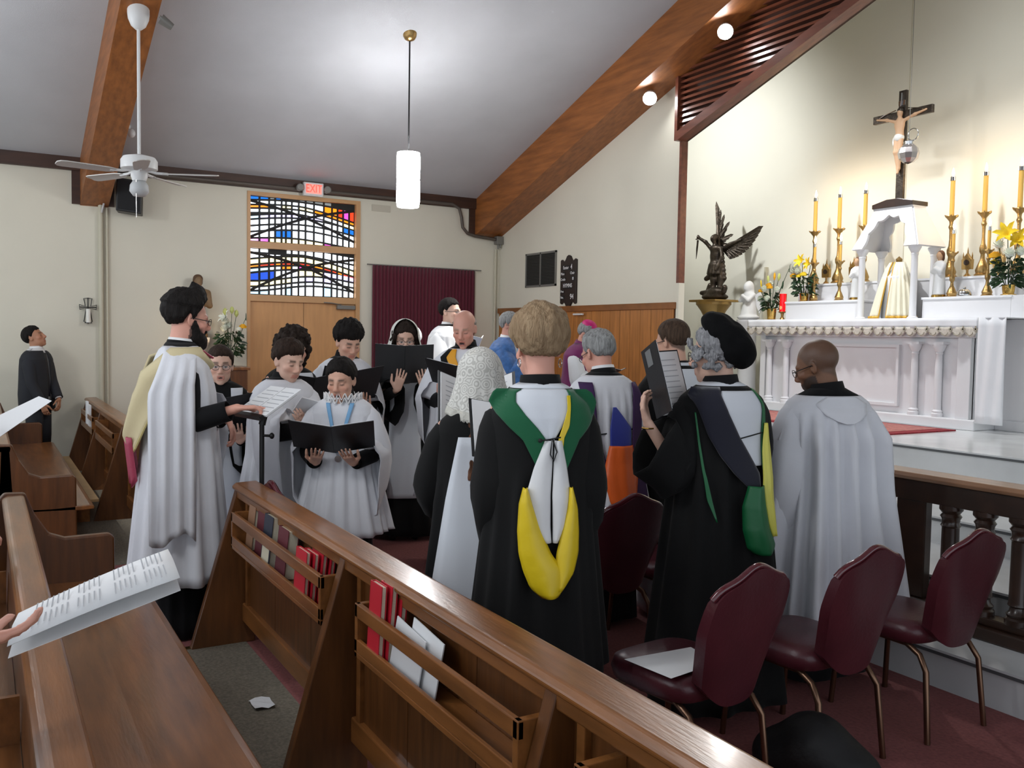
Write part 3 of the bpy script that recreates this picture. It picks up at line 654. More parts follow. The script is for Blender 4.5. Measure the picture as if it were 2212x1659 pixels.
bag = organic('handbag', [ell((0, 0, .14), (.16, .13, .15), .05), ell((.12, .03, .1), (.14, .12, .11), .06), ell((-.13, -.03, .09), (.12, .12, .1), .06)], .016, mat('black_bag', (14, 14, 16), .6, bump=(20, .4)))
bag.location = (-2.3, 2.72, 0); tag(bag, 'black bag on the floor under the near maroon chairs', 'bag')
# ------------------------------------------------------------------ communion rail
rl = T('communion_rail', 'dark carved wooden altar rail with pale top at the right', 'rail', (0, 4.44, .2))
RX0, RX1 = -3.45, .5
MB().prism([(-.07, .755), (-.085, .775), (-.075, .795), (.075, .80), (.085, .775), (.07, .755)], RX0-.05, RX1, 'x').obj('top_board', 'rail_top', rl, bevel=.005)
MB().box(RX0, RX1, -.045, .045, .64, .755).obj('upper_rail', 'rail', rl, bevel=.006)
MB().box(RX0-.03, RX1, -.09, .09, 0, .07).obj('base_board', 'rail', rl, bevel=.01); MB().box(RX0, RX1, -.05, .05, .07, .11).obj('lower_rail', 'rail', rl, bevel=.006)
PR = [(.062, 0), (.062, .03), (.05, .04), (.056, .055), (.042, .07), (.038, .09), (.05, .1), (.046, .115), (.044, .42), (.052, .43), (.044, .445), (.046, .465), (.055, .48), (.044, .495), (.06, .515), (.06, .54)]
x = RX0+.12; i = 0
while x < RX1:
    if i % 5 == 1: MB().box(x-.09, x+.09, -.03, .03, .11, .64).obj('panel', 'rail', rl, bevel=.006); x += .22
    else: MB().lathe(PR, 14, (x, 0, .105)).obj('baluster', 'rail', rl, smooth=35); x += .19
    i += 1
# ------------------------------------------------------------------ the altar
ZA = 1.945
al = T('altar', 'long white altar with panelled front and paired columns', 'altar', (-6.62, 8.15, ZP))
h = ZA-ZP-.006
MB().box(-1.36, 1.36, .1, .62, .1, h-.14).obj('body', 'white', al)
MB().box(-1.45, 1.45, .0, .62, 0, .10).obj('plinth', 'white', al, bevel=.01)
MB().box(-1.42, 1.42, .02, .62, h-.18, h-.08).obj('frieze', 'white', al, bevel=.006)
MB().box(-1.47, 1.47, -.01, .62, h-.05, h).obj('mensa', 'white', al, bevel=.006); MB().box(-1.445, 1.445, .005, .62, h-.08, h-.05).obj('cornice', 'white', al, bevel=.006)
for a, b in ((-.56, .56),):
    for q in ((a, b, .78, .81), (a, b, .17, .2), (a, a+.03, .2, .78), (b-.03, b, .2, .78)): MB().box(q[0], q[1], .06, .1, q[2], q[3]).obj('panel_moulding', 'white', al)
COLP = [(.055, 0), (.055, .03), (.045, .04), (.05, .055), (.036, .07), (.034, .5), (.03, .60), (.038, .61), (.034, .625), (.05, .65), (.062, .68), (.065, .69), (.065, .71)]
for x in (-1.22, -.96, .75, 1.02): MB().lathe([(r, z*1.03) for r, z in COLP], 18, (x, .062, .10)).obj('column', 'white', al, smooth=40); MB().box(x-.08, x+.08, -.0, .12, .82, .845).obj('abacus', 'white', al)
MB().box(1.22, 1.36, .05, .12, .1, h-.18).obj('corner_pier', 'white', al, bevel=.004); MB().box(-1.36, -1.28, .05, .12, .1, h-.18).obj('corner_pier', 'white', al, bevel=.004)
sb = T('altar_wing', 'plain white end block at the right of the altar', 'altar', (-5.05, 8.5, ZP)); MB().box(-.1, .17, 0, .55, 0, ZA-ZP-.004).obj('block', 'white', sb, bevel=.005); MB().box(-.12, .19, -.02, .55, 0, .1).obj('plinth', 'white', sb, bevel=.006)
# altar cloth: top sheet, front fall with scalloped lace hem
ac = T('altar_cloth', 'white altar cloth with scalloped lace edge along the front', 'altar cloth', (-6.64, 8.15, ZA))
MT['linen'] = mat('white_linen', (232, 233, 236), .85, var=(4, .02), bump=(200, .05)); MT['lace'] = mat('lace_edge', (206, 198, 186), .9, var=(60, .12)); MT['gold_thread'] = mat('lace_motif', (168, 160, 142), .8)
MB().add([(-1.49, -.025, .004), (1.49, -.025, .004), (1.49, .3, .004), (-1.49, .3, .004)], [(0, 1, 2, 3)]).obj('top_sheet', 'linen', ac, solid=.004)
rows = []
for i in range(4):
    t = i/3; rows.append([(lerp(-1.49, 1.49, j/120), -.027-.006*t*math.sin(j*.7), .004-.10*t) for j in range(121)])
MB().grid(rows).obj('front_fall', 'linen', ac, smooth=180, solid=.003)
ns = 23
rows = []
for i in range(5):
    t = i/4; rows.append([(lerp(-1.49, 1.49, j/(ns*8)), -.031-.005*math.sin(j*.6)*t, -.085-t*(.045+.05*abs(math.sin(PI*j/8)))) for j in range(ns*8+1)])
MB().grid(rows).obj('lace_band', 'lace', ac, smooth=180, solid=.003)
for k in range(ns+1):
    x = lerp(-1.47, 1.47, k/ns); MB().box(x-.007, x+.007, -.038, -.035, -.135, -.075).box(x-.022, x+.022, -.038, -.035, -.112, -.098).obj('lace_cross', 'gold_thread', ac)
    if k < ns: MB().tube([(x+.064+.036*math.cos(a), -.038, -.135+.03*math.sin(a)) for a in np.linspace(PI, 2*PI, 7)], .004, 5).obj('lace_loop', 'gold_thread', ac)
ec = T('altar_linen', 'long white linen hanging down the right end of the altar', 'altar cloth', (-5.0, 8.12, ZA))
rows = [[(lerp(-.14, .13, j/12), -.01-.008*math.sin(j*1.1+i*.3), .006-1.0*i/12) for j in range(13)] for i in range(13)]
MB().grid(rows).obj('fall', 'linen', ec, smooth=180, solid=.004); MB().box(-.14, .13, -.012, .5, .0, .006).obj('top_sheet', 'linen', ec)
g1 = T('gradine', 'lower white altar shelf carrying vases and small candles', 'shelf', (0, 8.45, ZA))
for a, b in ((-7.83, -6.78), (-5.98, -5.04)): MB().box(a, b, 0, .34, 0, .225).obj('shelf_block', 'white', g1, bevel=.004); MB().box(a-.01, b+.01, -.012, .34, .205, .228).obj('shelf_edge', 'linen', g1, bevel=.003)
MB().box(-5.04, -4.85, 0, .34, -.001, .225).obj('shelf_block', 'white', g1, bevel=.004)
g2 = T('gradine', 'upper white altar shelf carrying the six tall candlesticks', 'shelf', (0, 8.79, ZP)); MB().box(-7.95, -5.0, 0, .3, 0, 2.392-ZP).obj('shelf_block', 'white', g2, bevel=.004)
MB().box(-7.96, -4.99, -.01, .3, 2.375-ZP, 2.396-ZP).obj('shelf_edge', 'linen', g2)
# tabernacle canopy
tb = T('tabernacle_canopy', 'white four-column canopy with scalloped arch over the tabernacle', 'canopy', (-6.38, 8.62, ZA))
for x, y in ((-.325, -.22), (.325, -.22), (-.325, .1), (.325, .1)):
    MB().lathe([(.055, 0), (.055, .02), (.04, .03), (.036, .05), (.033, .66), (.04, .68), (.036, .69), (.05, .72), (.065, .745), (.065, .765)], 18, (x, y, .002)).obj('column', 'white', tb, smooth=40)
e0, e1, ez, tz = .40, .225, .765, 1.19
def roof(x, z, s):      # point on the sloping front (s=-1 front) face
    t = (z-ez)/(tz-ez); return (x, lerp(-.29, -.15, t), z)
arch = []
for k in range(61):
    a = PI*k/60; rx, rz = .27, .36; w = 1-.09*abs(math.sin(a*6.5)); arch.append((rx*math.cos(a)*w*-1, ez+rz*math.sin(a)*w))
poly = [(-e0, ez), (-e1, tz), (e1, tz), (e0, ez)]+[(x, z) for x, z in reversed(arch)]
MB().add([roof(x, z, -1) for x, z in poly], [tuple(range(len(poly)))]).obj('arched_front', 'white', tb, solid=.03)
MB().add([(x, .17-(y+.29)*.9 if 0 else -y-.12, z) for x, y, z in [roof(x, z, -1) for x, z in poly]], [tuple(range(len(poly)))]).obj('arched_back', 'white', tb, solid=.03)
arch2 = [(x*.62, z*1) for x, z in arch]
for s in (-1, 1):
    def side(y, z): t = (z-ez)/(tz-ez); return (s*lerp(e0, e1, t), y, z)
    MB().add([side(-.29, ez), side(-.29+.14, tz), side(.03, tz), side(.17, ez)], [(0, 1, 2, 3)]).obj('arched_side', 'white', tb, solid=.03)
MB().box(-e1-.02, e1+.02, -.17, .05, tz-.005, tz+.015).obj('roof_slab', 'white', tb)
MB().prism([(-.25, tz+.015), (.25, tz+.015), (.25, tz+.06), (.07, tz+.10), (-.07, tz+.10), (-.25, tz+.06)], -.19, .07, 'y').obj('cross_base', 'rail', tb, bevel=.004)
MB().lathe([(0, 0), (.16, 0), (.16, .46), (.10, .52), (.03, .56), (0, .56)], 20, (0, -.03, .002)).obj('tabernacle_dome', 'linen', tb, smooth=40)
MB().lathe([(0, 0), (.04, 0), (.015, .02), (.012, .06), (.03, .08), (.034, .12), (.0, .15)], 12, (0, -.03, .54)).obj('finial', 'gold_dull', tb, smooth=40)
# veil of the tabernacle
MT['veil_silk'] = mat('veil_silk', (234, 228, 204), .5, sheen=.3, var=(5, .04)); MT['gold_trim'] = mat('gold_trim', (206, 160, 60), .5, .3)
vl = T('tabernacle_veil', 'cream silk veil with gold hem hanging open over the tabernacle', 'veil', (-6.38, 8.59, ZA))
for s, a0, a1 in ((1, R(205), R(262)), (1, R(278), R(345))):
    rows = []
    for i in range(11):
        t = i/10; z = lerp(.62, .004, t); rr = lerp(.10, .285, t**.7)
        rows.append([((rr+.018*t*math.sin(j*1.35))*math.cos(lerp(a0, a1, j/24)), (rr*.86+.018*t*math.sin(j*1.35))*math.sin(lerp(a0, a1, j/24)), z) for j in range(25)])
    MB().grid(rows).obj('veil_panel', 'veil_silk', vl, smooth=180, solid=.004)
    low_ = rows[-1]; MB().grid([[(x*1.02, y*1.02, .04) for x, y, z in low_], [(x*1.03, y*1.03, .004) for x, y, z in low_]]).obj('gold_hem', 'gold_trim', vl, smooth=180, solid=.004)
    MB().tube([rows[i][-1 if a0 < R(210) else 0] for i in range(11)], .008, 6).obj('gold_border', 'gold_trim', vl)
# standing crucifix
cz = ZA+tz+.10
cr = T('crucifix', 'dark wooden standing crucifix with pale figure above the canopy', 'crucifix', (-6.38, 8.56, cz))
MB().box(-.045, .045, -.02, .02, 0, 1.16).obj('upright', 'bronze', cr, bevel=.004); MB().box(-.36, .36, -.022, .018, .86, .945).obj('crossbeam', 'bronze', cr, bevel=.004)
MT['corpus'] = mat('corpus_flesh', (196, 158, 124), .55); MT['loin'] = mat('loincloth', (216, 214, 208), .5)
pr = [ell((0, -.05, .92), (.03, .033, .042), .01), cap((0, -.05, .89), (0, -.05, .85), .015, .02), ell((0, -.05, .79), (.06, .035, .075), .03), ell((.005, -.05, .70), (.045, .032, .06), .03),
      cap((-.05, -.05, .83), (-.17, -.035, .875), .018, .014), cap((-.17, -.035, .875), (-.30, -.03, .90), .014, .011), cap((.05, -.05, .83), (.17, -.035, .875), .018, .014), cap((.17, -.035, .875), (.30, -.03, .90), .014, .011),
      cap((-.025, -.05, .66), (-.02, -.075, .50), .03, .022), cap((.025, -.05, .66), (.028, -.075, .50), .03, .022), cap((-.02, -.075, .50), (-.008, -.045, .33), .021, .014), cap((.028, -.075, .5), (.012, -.05, .33), .021, .014), cap((0, -.045, .33), (0, -.06, .28), .016, .012)]
organic('figure', pr, .007, 'corpus', cr)
organic('loincloth', [ell((0, -.052, .655), (.058, .045, .05), .02), ell((-.06, -.05, .62), (.02, .02, .05), .02)], .008, 'loin', cr)
MB().box(-.04, .04, -.028, -.02, 1.0, 1.05).obj('title_plaque', 'silver', cr); MB().ell((0, -.045, .945), (.034, .036, .03)).obj('hair', 'bronze', cr, smooth=60)
for s in (-1, 1): MB().tube([(s*.07, -.032, .96), (s*.2, -.032, .935), (s*.27, -.03, .91)], .012, 6, flat=.4).obj('silver_ray', 'silver', cr)
MB().tube([(0, -.024, 1.13), (.004, -.03, 1.06), (-.006, -.03, .99)], .018, 6, flat=.4).obj('silver_ray', 'silver', cr)
# hanging glass globe on a wire
gl = T('sanctuary_globe', 'faceted silvery glass globe hanging on a thin wire before the crucifix', 'hanging lamp', (-6.03, 8.2, 3.63))
MB().ell((0, 0, 0), (.105, .105, .105), 10, 6).obj('globe', mat('mirror_glass', (196, 190, 190), .12, .85), gl)
MB().lathe([(.05, .09), (.055, .12), (.03, .13), (.0, .13)], 14).obj('cap', 'silver', gl, smooth=40); MB().tube([(0, 0, .13), (0, 0, ZS-3.63)], .003, 5).obj('wire', 'grey_metal', gl)
MB().tube([(.06*math.cos(a)+.03, .02, .19+.06*math.sin(a)) for a in np.linspace(0, 2*PI, 18)], .006, 6).obj('ring', 'silver', gl)
# candlesticks
STK = [(0, 0), (.075, 0), (.078, .015), (.06, .03), (.068, .06), (.045, .12), (.024, .17), (.02, .22), (.034, .25), (.036, .29), (.02, .33), (.015, .40), (.017, .50), (.028, .53), (.018, .56), (.022, .59), (.05, .625), (.062, .64), (.06, .645), (.03, .635), (0, .635)]
def candlestick(loc, hs, hc, label, grp, rc=.024, k=1.0):
    c = T('candlestick', label, 'candlestick', loc, 0, grp)
    MB().lathe([(r*k, z*hs/.635) for r, z in STK], 14).obj('stand', 'gold_dull', c, smooth=35)
    for a in range(6): MB().tube([(.056*k*math.cos(a*PI/3), .056*k*math.sin(a*PI/3), hs+.004), (.075*k*math.cos(a*PI/3), .075*k*math.sin(a*PI/3), hs+.018)], [.012*k, .003], 6).obj('drip_petal', 'gold_dull', c)
    MB().lathe([(0, hs), (rc, hs), (rc*.95, hs+hc), (0, hs+hc)], 14).obj('candle', 'wax', c, smooth=40)
    MB().lathe([(0, hs+hc-.02), (rc*1.15, hs+hc-.02), (rc*1.1, hs+hc+.02), (rc*.5, hs+hc+.028), (0, hs+hc+.028)], 14).obj('follower', 'silver', c, smooth=40)
    MB().lathe([(.002, hs+hc+.028), (.010, hs+hc+.038), (.0145, hs+hc+.055), (.010, hs+hc+.08), (.001, hs+hc+.115)], 10).obj('flame', 'flame', c, smooth=60)
    l = light('candle_light', 'POINT', (0, 0, hs+hc+.13), (.7 if rc > .02 else .3), (1, .66, .34), shadow_soft_size=.02); l.parent = c
for i, x in enumerate((-7.80, -7.435, -7.07, -5.98, -5.615, -5.25)):
    candlestick((x, 8.88, 2.397), .64, .40, ('tall brass candlestick at the far left of the upper shelf', 'tall brass candlestick second from the left on the upper shelf', 'tall brass candlestick just left of the canopy', 'tall brass candlestick just right of the canopy', 'tall brass candlestick second from the right on the upper shelf', 'tall brass candlestick at the right picture edge')[i], 'six tall altar candlesticks')
for i, x in enumerate((-7.56, -7.185, -5.77, -5.39)):
    candlestick((x, 8.62, 2.174), .45, .22, ('small brass candlestick behind the left altar bouquet', 'small brass candlestick left of the canopy on the lower shelf', 'small brass candlestick right of the canopy on the lower shelf', 'small brass candlestick beside the right altar bouquet')[i], 'small altar candlesticks', .016, .75)
# reliquaries
for i, x in enumerate((-7.62, -7.22, -5.79, -5.45)):
    r = T('reliquary', ('spired gilt reliquary left of the tall candles', 'gilt reliquary beside the left statue', 'spired gilt reliquary between the right tall candles', 'gilt reliquary behind the right bouquet')[i], 'reliquary', (x, 8.9, 2.397), 0, 'gilt reliquaries')
    MB().lathe([(0, 0), (.045, 0), (.03, .02), (.012, .04), (.012, .07), (.02, .08), (0, .085)], 12).obj('foot', 'gold_dull', r, smooth=40)
    MB().prism([(-.055, .08), (.055, .08), (.06, .18), (.03, .21), (0, .25), (-.03, .21), (-.06, .18)], -.02, .02, 'y').obj('case', 'gold_dull', r, bevel=.004)
    MB().lathe([(0, 0), (.03, 0), (.03, .006), (0, .006)], 14).xf(Matrix.Translation((0, -.02, .15)) @ Matrix.Rotation(PI/2, 4, 'X')).obj('window', 'rail', r)
    for s in (-1, 0, 1): MB().lathe([(.008, 0), (.008, .03), (.001, .07)], 6, (s*.05, 0, .19+.05*(s == 0))).obj('spire', 'gold_dull', r)
# service bell
bl = T('altar_bell', 'round silver altar bell on the lower shelf', 'bell', (-5.57, 8.53, 2.174)); MB().lathe([(0, 0), (.07, 0), (.075, .015), (.068, .045), (.04, .07), (0, .078)], 20).obj('dome', 'silver', bl, smooth=40); MB().ell((0, 0, .085), (.016, .016, .014)).obj('knob', 'silver', bl, smooth=60)
# small statues left and right of the tabernacle
def small_statue(loc, label, rz):
    s = T('statue', label, 'statue', loc, rz, 'two small robed statues by the canopy')
    organic('robe', [cap((0, 0, .04), (0, .0, .30), .065, .05, .03), ell((0, 0, .33), (.065, .045, .06), .03), cap((-.055, 0, .34), (-.05, -.045, .27), .02, .018), cap((.055, 0, .34), (.05, -.045, .27), .02, .018), cap((-.05, -.045, .27), (0, -.065, .30), .018, .014), cap((.05, -.045, .27), (0, -.065, .30), .018, .014)], .009, 'plaster', s)
    organic('head', [ell((0, -.005, .435), (.032, .036, .044), .01), cap((0, 0, .40), (0, 0, .37), .018, .022)], .008, 'corpus', s)
    organic('hair', [ell((0, .01, .45), (.037, .038, .042), .015), ell((0, .02, .41), (.034, .025, .04), .015)], .008, mat('statue_hair', (96, 60, 38), .6), s)
    MB().lathe([(0, 0), (.075, 0), (.07, .03), (0, .04)], 14).obj('base', 'gold', s, smooth=40)
small_statue((-6.93, 8.6, 2.174), 'small white robed statue with brown hair left of the canopy', R(10)); small_statue((-5.9, 8.6, 2.174), 'small white robed statue with brown hair right of the canopy', R(-10))
# sanctuary light
sl = T('votive_lamp', 'red glass votive lamp on a brass stand at the left of the altar', 'lamp', (-7.93, 8.5, ZA)); MB().lathe([(0, 0), (.045, 0), (.03, .02), (.015, .05), (.02, .09), (.05, .105), (.05, .112), (0, .112)], 14).obj('stand', 'gold_dull', sl, smooth=40)
MB().lathe([(.034, .112), (.036, .2), (.042, .33), (.040, .33), (.034, .2), (.03, .118)], 16).obj('glass', mat('red_glass', (196, 16, 28), .15, emit=((220, 16, 24), .5)), sl, smooth=40)
MB().ell((0, -.03, .16), (.02, .01, .025)).obj('glow', mat('red_glow', (255, 60, 40), .4, emit=((255, 50, 30), 6)), sl, smooth=60)
for a in range(3): MB().tube([(.045*math.cos(a*2.1+.4), .045*math.sin(a*2.1+.4), .11), (.048*math.cos(a*2.1+.4), .048*math.sin(a*2.1+.4), .33)], .004, 5).obj('guard_bar', 'gold', sl)
rg = T('rug', 'red patterned rug on the marble before the altar', 'rug', (-6.45, 7.5, ZP)); MB().box(-1.15, 1.2, -.55, .5, 0, .012).obj('border', mat('rug_red', (140, 34, 44), .9, var=(40, .3)), rg); MB().box(-1.03, 1.08, -.46, .41, .012, .015).obj('field', mat('rug_pink', (176, 112, 104), .9, var=(25, .3)), rg)

# ------------------------------------------------------------------ flowers
MT['leaf'] = mat('leaf_green', (34, 62, 32), .45, var=(14, .4)); MT['leaf_pale'] = mat('leaf_pale', (120, 140, 84), .5, var=(14, .3)); MT['petal_white'] = mat('petal_white', (236, 240, 226), .6); MT['petal_yellow'] = mat('petal_yellow', (246, 208, 40), .6, var=(20, .15)); MT['petal_gold'] = mat('petal_gold', (246, 176, 24), .6, var=(20, .15)); MT['lily_bud'] = mat('lily_bud', (200, 206, 120), .5)
def leaf_add(m, base, d, ln, w, r):
    d = Vector(d).normalized(); side = d.cross(Vector((r.uniform(-1, 1), r.uniform(-1, 1), r.uniform(-.3, 1)))).normalized(); n = side.cross(d); b = Vector(base); droop = Vector((0, 0, -ln*.25))
    p = [b, b+d*ln*.35+side*w*.5+n*.003, b+d*ln*.7+side*w*.4+droop*.4, b+d*ln+droop, b+d*ln*.7-side*w*.4+droop*.4, b+d*ln*.35-side*w*.5+n*.003, b+d*ln*.5-n*w*.15+droop*.2]
    m.add(p, [(0, 1, 6), (1, 2, 6), (2, 3, 6), (3, 4, 6), (4, 5, 6), (5, 0, 6)])
def bloom(kind, loc, r, m, parent, rr):
    mb = MB(); c = Vector(loc)
    if kind == 'mum':
        for i in range(46):
            a = i*2.39996; zz = 1-1.25*i/46; q = math.sqrt(max(0, 1-zz*zz)); d = Vector((q*math.cos(a), q*math.sin(a), zz)); s = d.cross(Vector((0, 0, 1.01))).normalized()*r*.2
            mb.add([c+d*r*.35-s*.6, c+d*r*.8-s, c+d*r*1.05+Vector((0, 0, r*.12)), c+d*r*.8+s, c+d*r*.35+s*.6], [(0, 1, 2, 3, 4)])
        mb.ell(c, (r*.6, r*.6, r*.5), 10, 6)
    elif kind == 'rose':
        for k in range(3):
            rows = [[(c.x+(r*(.45+.25*k)*(1+.12*t)*(1+.1*math.sin(3*a+k)))*math.cos(a), c.y+(r*(.45+.25*k)*(1+.12*t)*(1+.1*math.sin(3*a+k)))*math.sin(a), c.z-r*.4+r*(1.15-.22*k)*t) for a in np.linspace(0, 2*PI, 14, endpoint=False)] for t in (0, .5, 1)]
            mb.grid(rows, True, True)
        mb.ell(c, (r*.5, r*.5, r*.5), 10, 6)
    else:   # lily
        ax = Vector((rr.uniform(-.5, .5), -1, rr.uniform(.2, .8))).normalized(); u = ax.cross(Vector((0, 0, 1))).normalized(); v = ax.cross(u)
        for k in range(6):
            e = u*math.cos(k*PI/3)+v*math.sin(k*PI/3); s = ax.cross(e)*r*.28
            mb.add([c, c+ax*r*.5+e*r*.3-s, c+ax*r*.75+e*r*.75-s*.7, c+ax*r*.7+e*r*1.15, c+ax*r*.75+e*r*.75+s*.7, c+ax*r*.5+e*r*.3+s, c+ax*r*.45+e*r*.4], [(0, 1, 6), (1, 2, 6), (2, 3, 6), (3, 4, 6), (4, 5, 6), (5, 0, 6)])
    return mb.obj('bloom', m, parent, smooth=60)
def bouquet(loc, label, vase_h, vase_r, seed, blooms, fol, tall=(), vmat='gold', fz=.12, fr=.13):
    r = random.Random(seed); b = T('flower_vase', label, 'flowers', loc)
    MB().lathe([(0, 0), (vase_r*1.3, 0), (vase_r*1.3, .008), (vase_r*.9, .015), (vase_r, vase_h*.5), (vase_r*1.08, vase_h), (vase_r*.98, vase_h), (vase_r*.8, vase_h*.6), (0, vase_h*.6)], 16).obj('vase', vmat, b, smooth=40)
    m = MB()
    for i in range(fol):
        a = r.uniform(0, 2*PI); q = fr*math.sqrt(r.random()); z = vase_h+r.uniform(-.02, fz*1.6); leaf_add(m, (q*math.cos(a)*.7, q*math.sin(a)*.7, z), (math.cos(a), math.sin(a), r.uniform(-.5, .7)), r.uniform(.05, .10), r.uniform(.025, .045), r)
    tag(m.obj('foliage', 'leaf', b), kind='stuff')
    for (k, x, y, z, s, mt) in blooms:
        MB().tube([(x*.2, y*.2, vase_h*.8), (x, y, z-.01)], .004, 5).obj('stem', 'leaf', b); bloom(k, (x, y, z), s, mt, b, r)
    for (x, y, z, mt, w) in tall:      # buds and blades
        MB().tube([(0, 0, vase_h), (x*.5, y*.5, z*.6), (x, y, z)], [.004, .004, .003], 5).obj('stem', 'leaf', b)
        if w: MB().tube([(x, y, z-.04), (x*1.03, y, z-.005), (x*1.06, y, z+.035), (x*1.08, y, z+.055)], [.006, w, w*.8, .002], 7).obj('bud', mt, b, smooth=60)
    return b
bouquet((-8.03, 8.42, ZA+.006), 'gold vase of yellow and white flowers left of the altar, with a tall blade', .14, .055, 3, [('mum', -.05, -.08, .37, .055, 'petal_white'), ('mum', .02, -.10, .25, .05, 'petal_white'), ('mum', -.13, -.06, .25, .055, 'petal_white'), ('rose', -.10, -.08, .36, .035, 'petal_gold'), ('rose', .03, -.07, .40, .036, 'petal_gold'), ('rose', -.01, -.05, .43, .034, 'petal_gold'), ('mum', .10, -.02, .36, .05, 'petal_white'), ('mum', -.03, .0, .43, .05, 'petal_white')], 70,
        [(-.07, 0, .50, 'lily_bud', .018), (.03, 0, .53, 'petal_gold', .016), (.10, 0, .52, 'lily_bud', .02), (.24, .02, .62, 'leaf', .004), (.16, 0, .42, 'leaf', .012), (-.18, 0, .45, 'petal_yellow', .01)])
bouquet((-7.66, 8.57, 2.174), 'gold vase of yellow lilies and white blooms on the left shelf', .10, .05, 5, [('lily', .0, -.05, .47, .085, 'petal_yellow'), ('lily', .10, -.02, .44, .08, 'petal_yellow'), ('mum', -.10, -.05, .42, .06, 'petal_white'), ('mum', -.14, -.05, .36, .055, 'petal_white'), ('mum', -.03, -.09, .35, .055, 'petal_white'), ('rose', -.09, -.09, .31, .04, 'petal_gold'), ('rose', .06, -.09, .32, .04, 'petal_yellow'), ('rose', .0, -.10, .30, .03, 'petal_yellow')], 120, fz=.13, fr=.15)
bouquet((-5.13, 8.55, 2.174), 'gold vase of yellow lilies and white blooms at the right end of the shelf', .10, .055, 8, [('lily', .0, -.05, .57, .11, 'petal_yellow'), ('lily', .07, .0, .52, .10, 'petal_yellow'), ('mum', -.08, -.06, .48, .06, 'petal_white'), ('rose', -.09, -.10, .38, .05, 'petal_gold'), ('mum', .06, -.11, .38, .065, 'petal_white'), ('mum', .12, -.03, .40, .06, 'petal_white'), ('rose', -.12, -.05, .32, .04, 'petal_yellow')], 170, fz=.16, fr=.16)

# ------------------------------------------------------------------ bronze archangel on its pedestal, white angel
pd = T('pedestal', 'tall gilded pedestal under the bronze archangel', 'pedestal', (-9.38, 8.72, ZP))
MB().lathe([(.2, 0), (.2, .06), (.16, .1), (.13, .16), (.12, 1.05), (.15, 1.1), (.13, 1.14), (.17, 1.22), (.22, 1.29), (.24, 1.31), (.24, 1.36)], 24).obj('shaft', 'gold_dull', pd, smooth=35); MB().box(-.26, .26, -.22, .22, 1.345, 1.375).obj('top_slab', 'gold_dull', pd, bevel=.006)
ag = T('archangel_statue', 'dark bronze winged archangel statue raising a sword, left of the altar', 'statue', (-9.36, 8.72, ZP+1.375))
rr_ = random.Random(4)
pr = [ell((0, 0, .04), (.21, .15, .055), .03), ell((.06, -.04, .10), (.15, .09, .07), .04), cap((.1, -.06, .12), (.23, -.05, .10), .045, .03), ell((.24, -.05, .15), (.035, .04, .05), .02), cap((-.1, -.05, .1), (-.2, -.06, .1), .04, .03)]
pr += [cap((-.02, -.02, .12), (.0, -.03, .28), .035, .045, .03), cap((.0, -.03, .28), (-.03, 0, .47), .045, .06, .03), cap((.09, 0, .14), (.08, .02, .30), .035, .045), cap((.08, .02, .30), (.04, .02, .47), .045, .06)]
pr += [ell((0, 0, .47), (.10, .08, .07), .03), ell((-.01, 0, .60), (.085, .065, .12), .04), ell((-.01, 0, .70), (.10, .065, .06), .03), cap((-.01, -.01, .74), (-.02, -.02, .79), .026, .028), ell((-.03, -.03, .835), (.038, .045, .052), .015), ell((-.02, .0, .86), (.042, .045, .045), .02)]
pr += [cap((-.10, 0, .71), (-.16, -.05, .80), .03, .025), cap((-.16, -.05, .80), (-.24, -.1, .86), .025, .02), ell((-.25, -.105, .87), (.025, .025, .03), .01), cap((.09, 0, .70), (.15, -.03, .58), .03, .025), cap((.15, -.03, .58), (.13, -.09, .46), .024, .02), cap((.13, -.09, .46), (.12, -.12, .40), .022, .018)]
for i in range(7): a = -1.2+i*.4; pr.append(cap((.085*math.sin(a), -.07*math.cos(a), .48), (.11*math.sin(a), -.095*math.cos(a), .36), .022, .02, .012))
for i in range(8): pr.append(cap((.06+.01*i, .05, .68-.055*i), (-.14+.02*i, .06+.01*math.sin(i*2), .52-.05*i), .028, .022, .015))
pr += [cap((-.1, .05, .36), (-.2, .02, .30), .05, .035, .03), cap((-.12, .03, .2), (-.15, 0, .12), .045, .03, .03)]
organic('figure', pr, .011, 'bronze', ag)
def wing(name, root, tip, spread, n, w):
    m = MB(); a = Vector(root); d = Vector(tip)-a; L = d.length; d.normalize(); s = Vector(spread).normalized(); nn = d.cross(s)
    for lay in range(3):
        for i in range(n):
            t = i/(n-1); st = a+d*L*(.08+.55*t*(1-.25*lay))+nn*.012*lay; ln = L*(.42+.5*t)*(1-.25*lay); dirn = (d*(.5+.6*t)+s*(1.0-1.05*t)).normalized(); sd = dirn.cross(nn).normalized()*w
            m.add([st-sd, st+dirn*ln*.86-sd*.9, st+dirn*ln, st+dirn*ln*.86+sd*.9, st+sd, st+dirn*ln*.6+nn*.012], [(0, 1, 5), (1, 2, 5), (2, 3, 5), (3, 4, 5), (4, 0, 5)])
    m.tube([a-d*.04, a+d*L*.3+Vector((0, 0, .02)), a+d*L*.75], [.035, .03, .014], 8)
    return m.obj(name, 'bronze', ag, solid=.008)
wing('wing', (.05, .07, .68), (.50, .10, .84), (.35, .0, -1), 11, .036); wing('wing', (-.03, .07, .72), (-.10, .10, 1.14), (.45, .05, -.6), 8, .022)
MB().tube([(-.25, -.11, .90), (-.25, -.11, .84)], .012, 6).tube([(-.25, -.11, .83), (-.265, -.11, .70), (-.275, -.11, .57)], [.018, .017, .004], 6, flat=.4).tube([(-.29, -.11, .845), (-.21, -.11, .845)], .009, 6).obj('sword', 'bronze', ag)
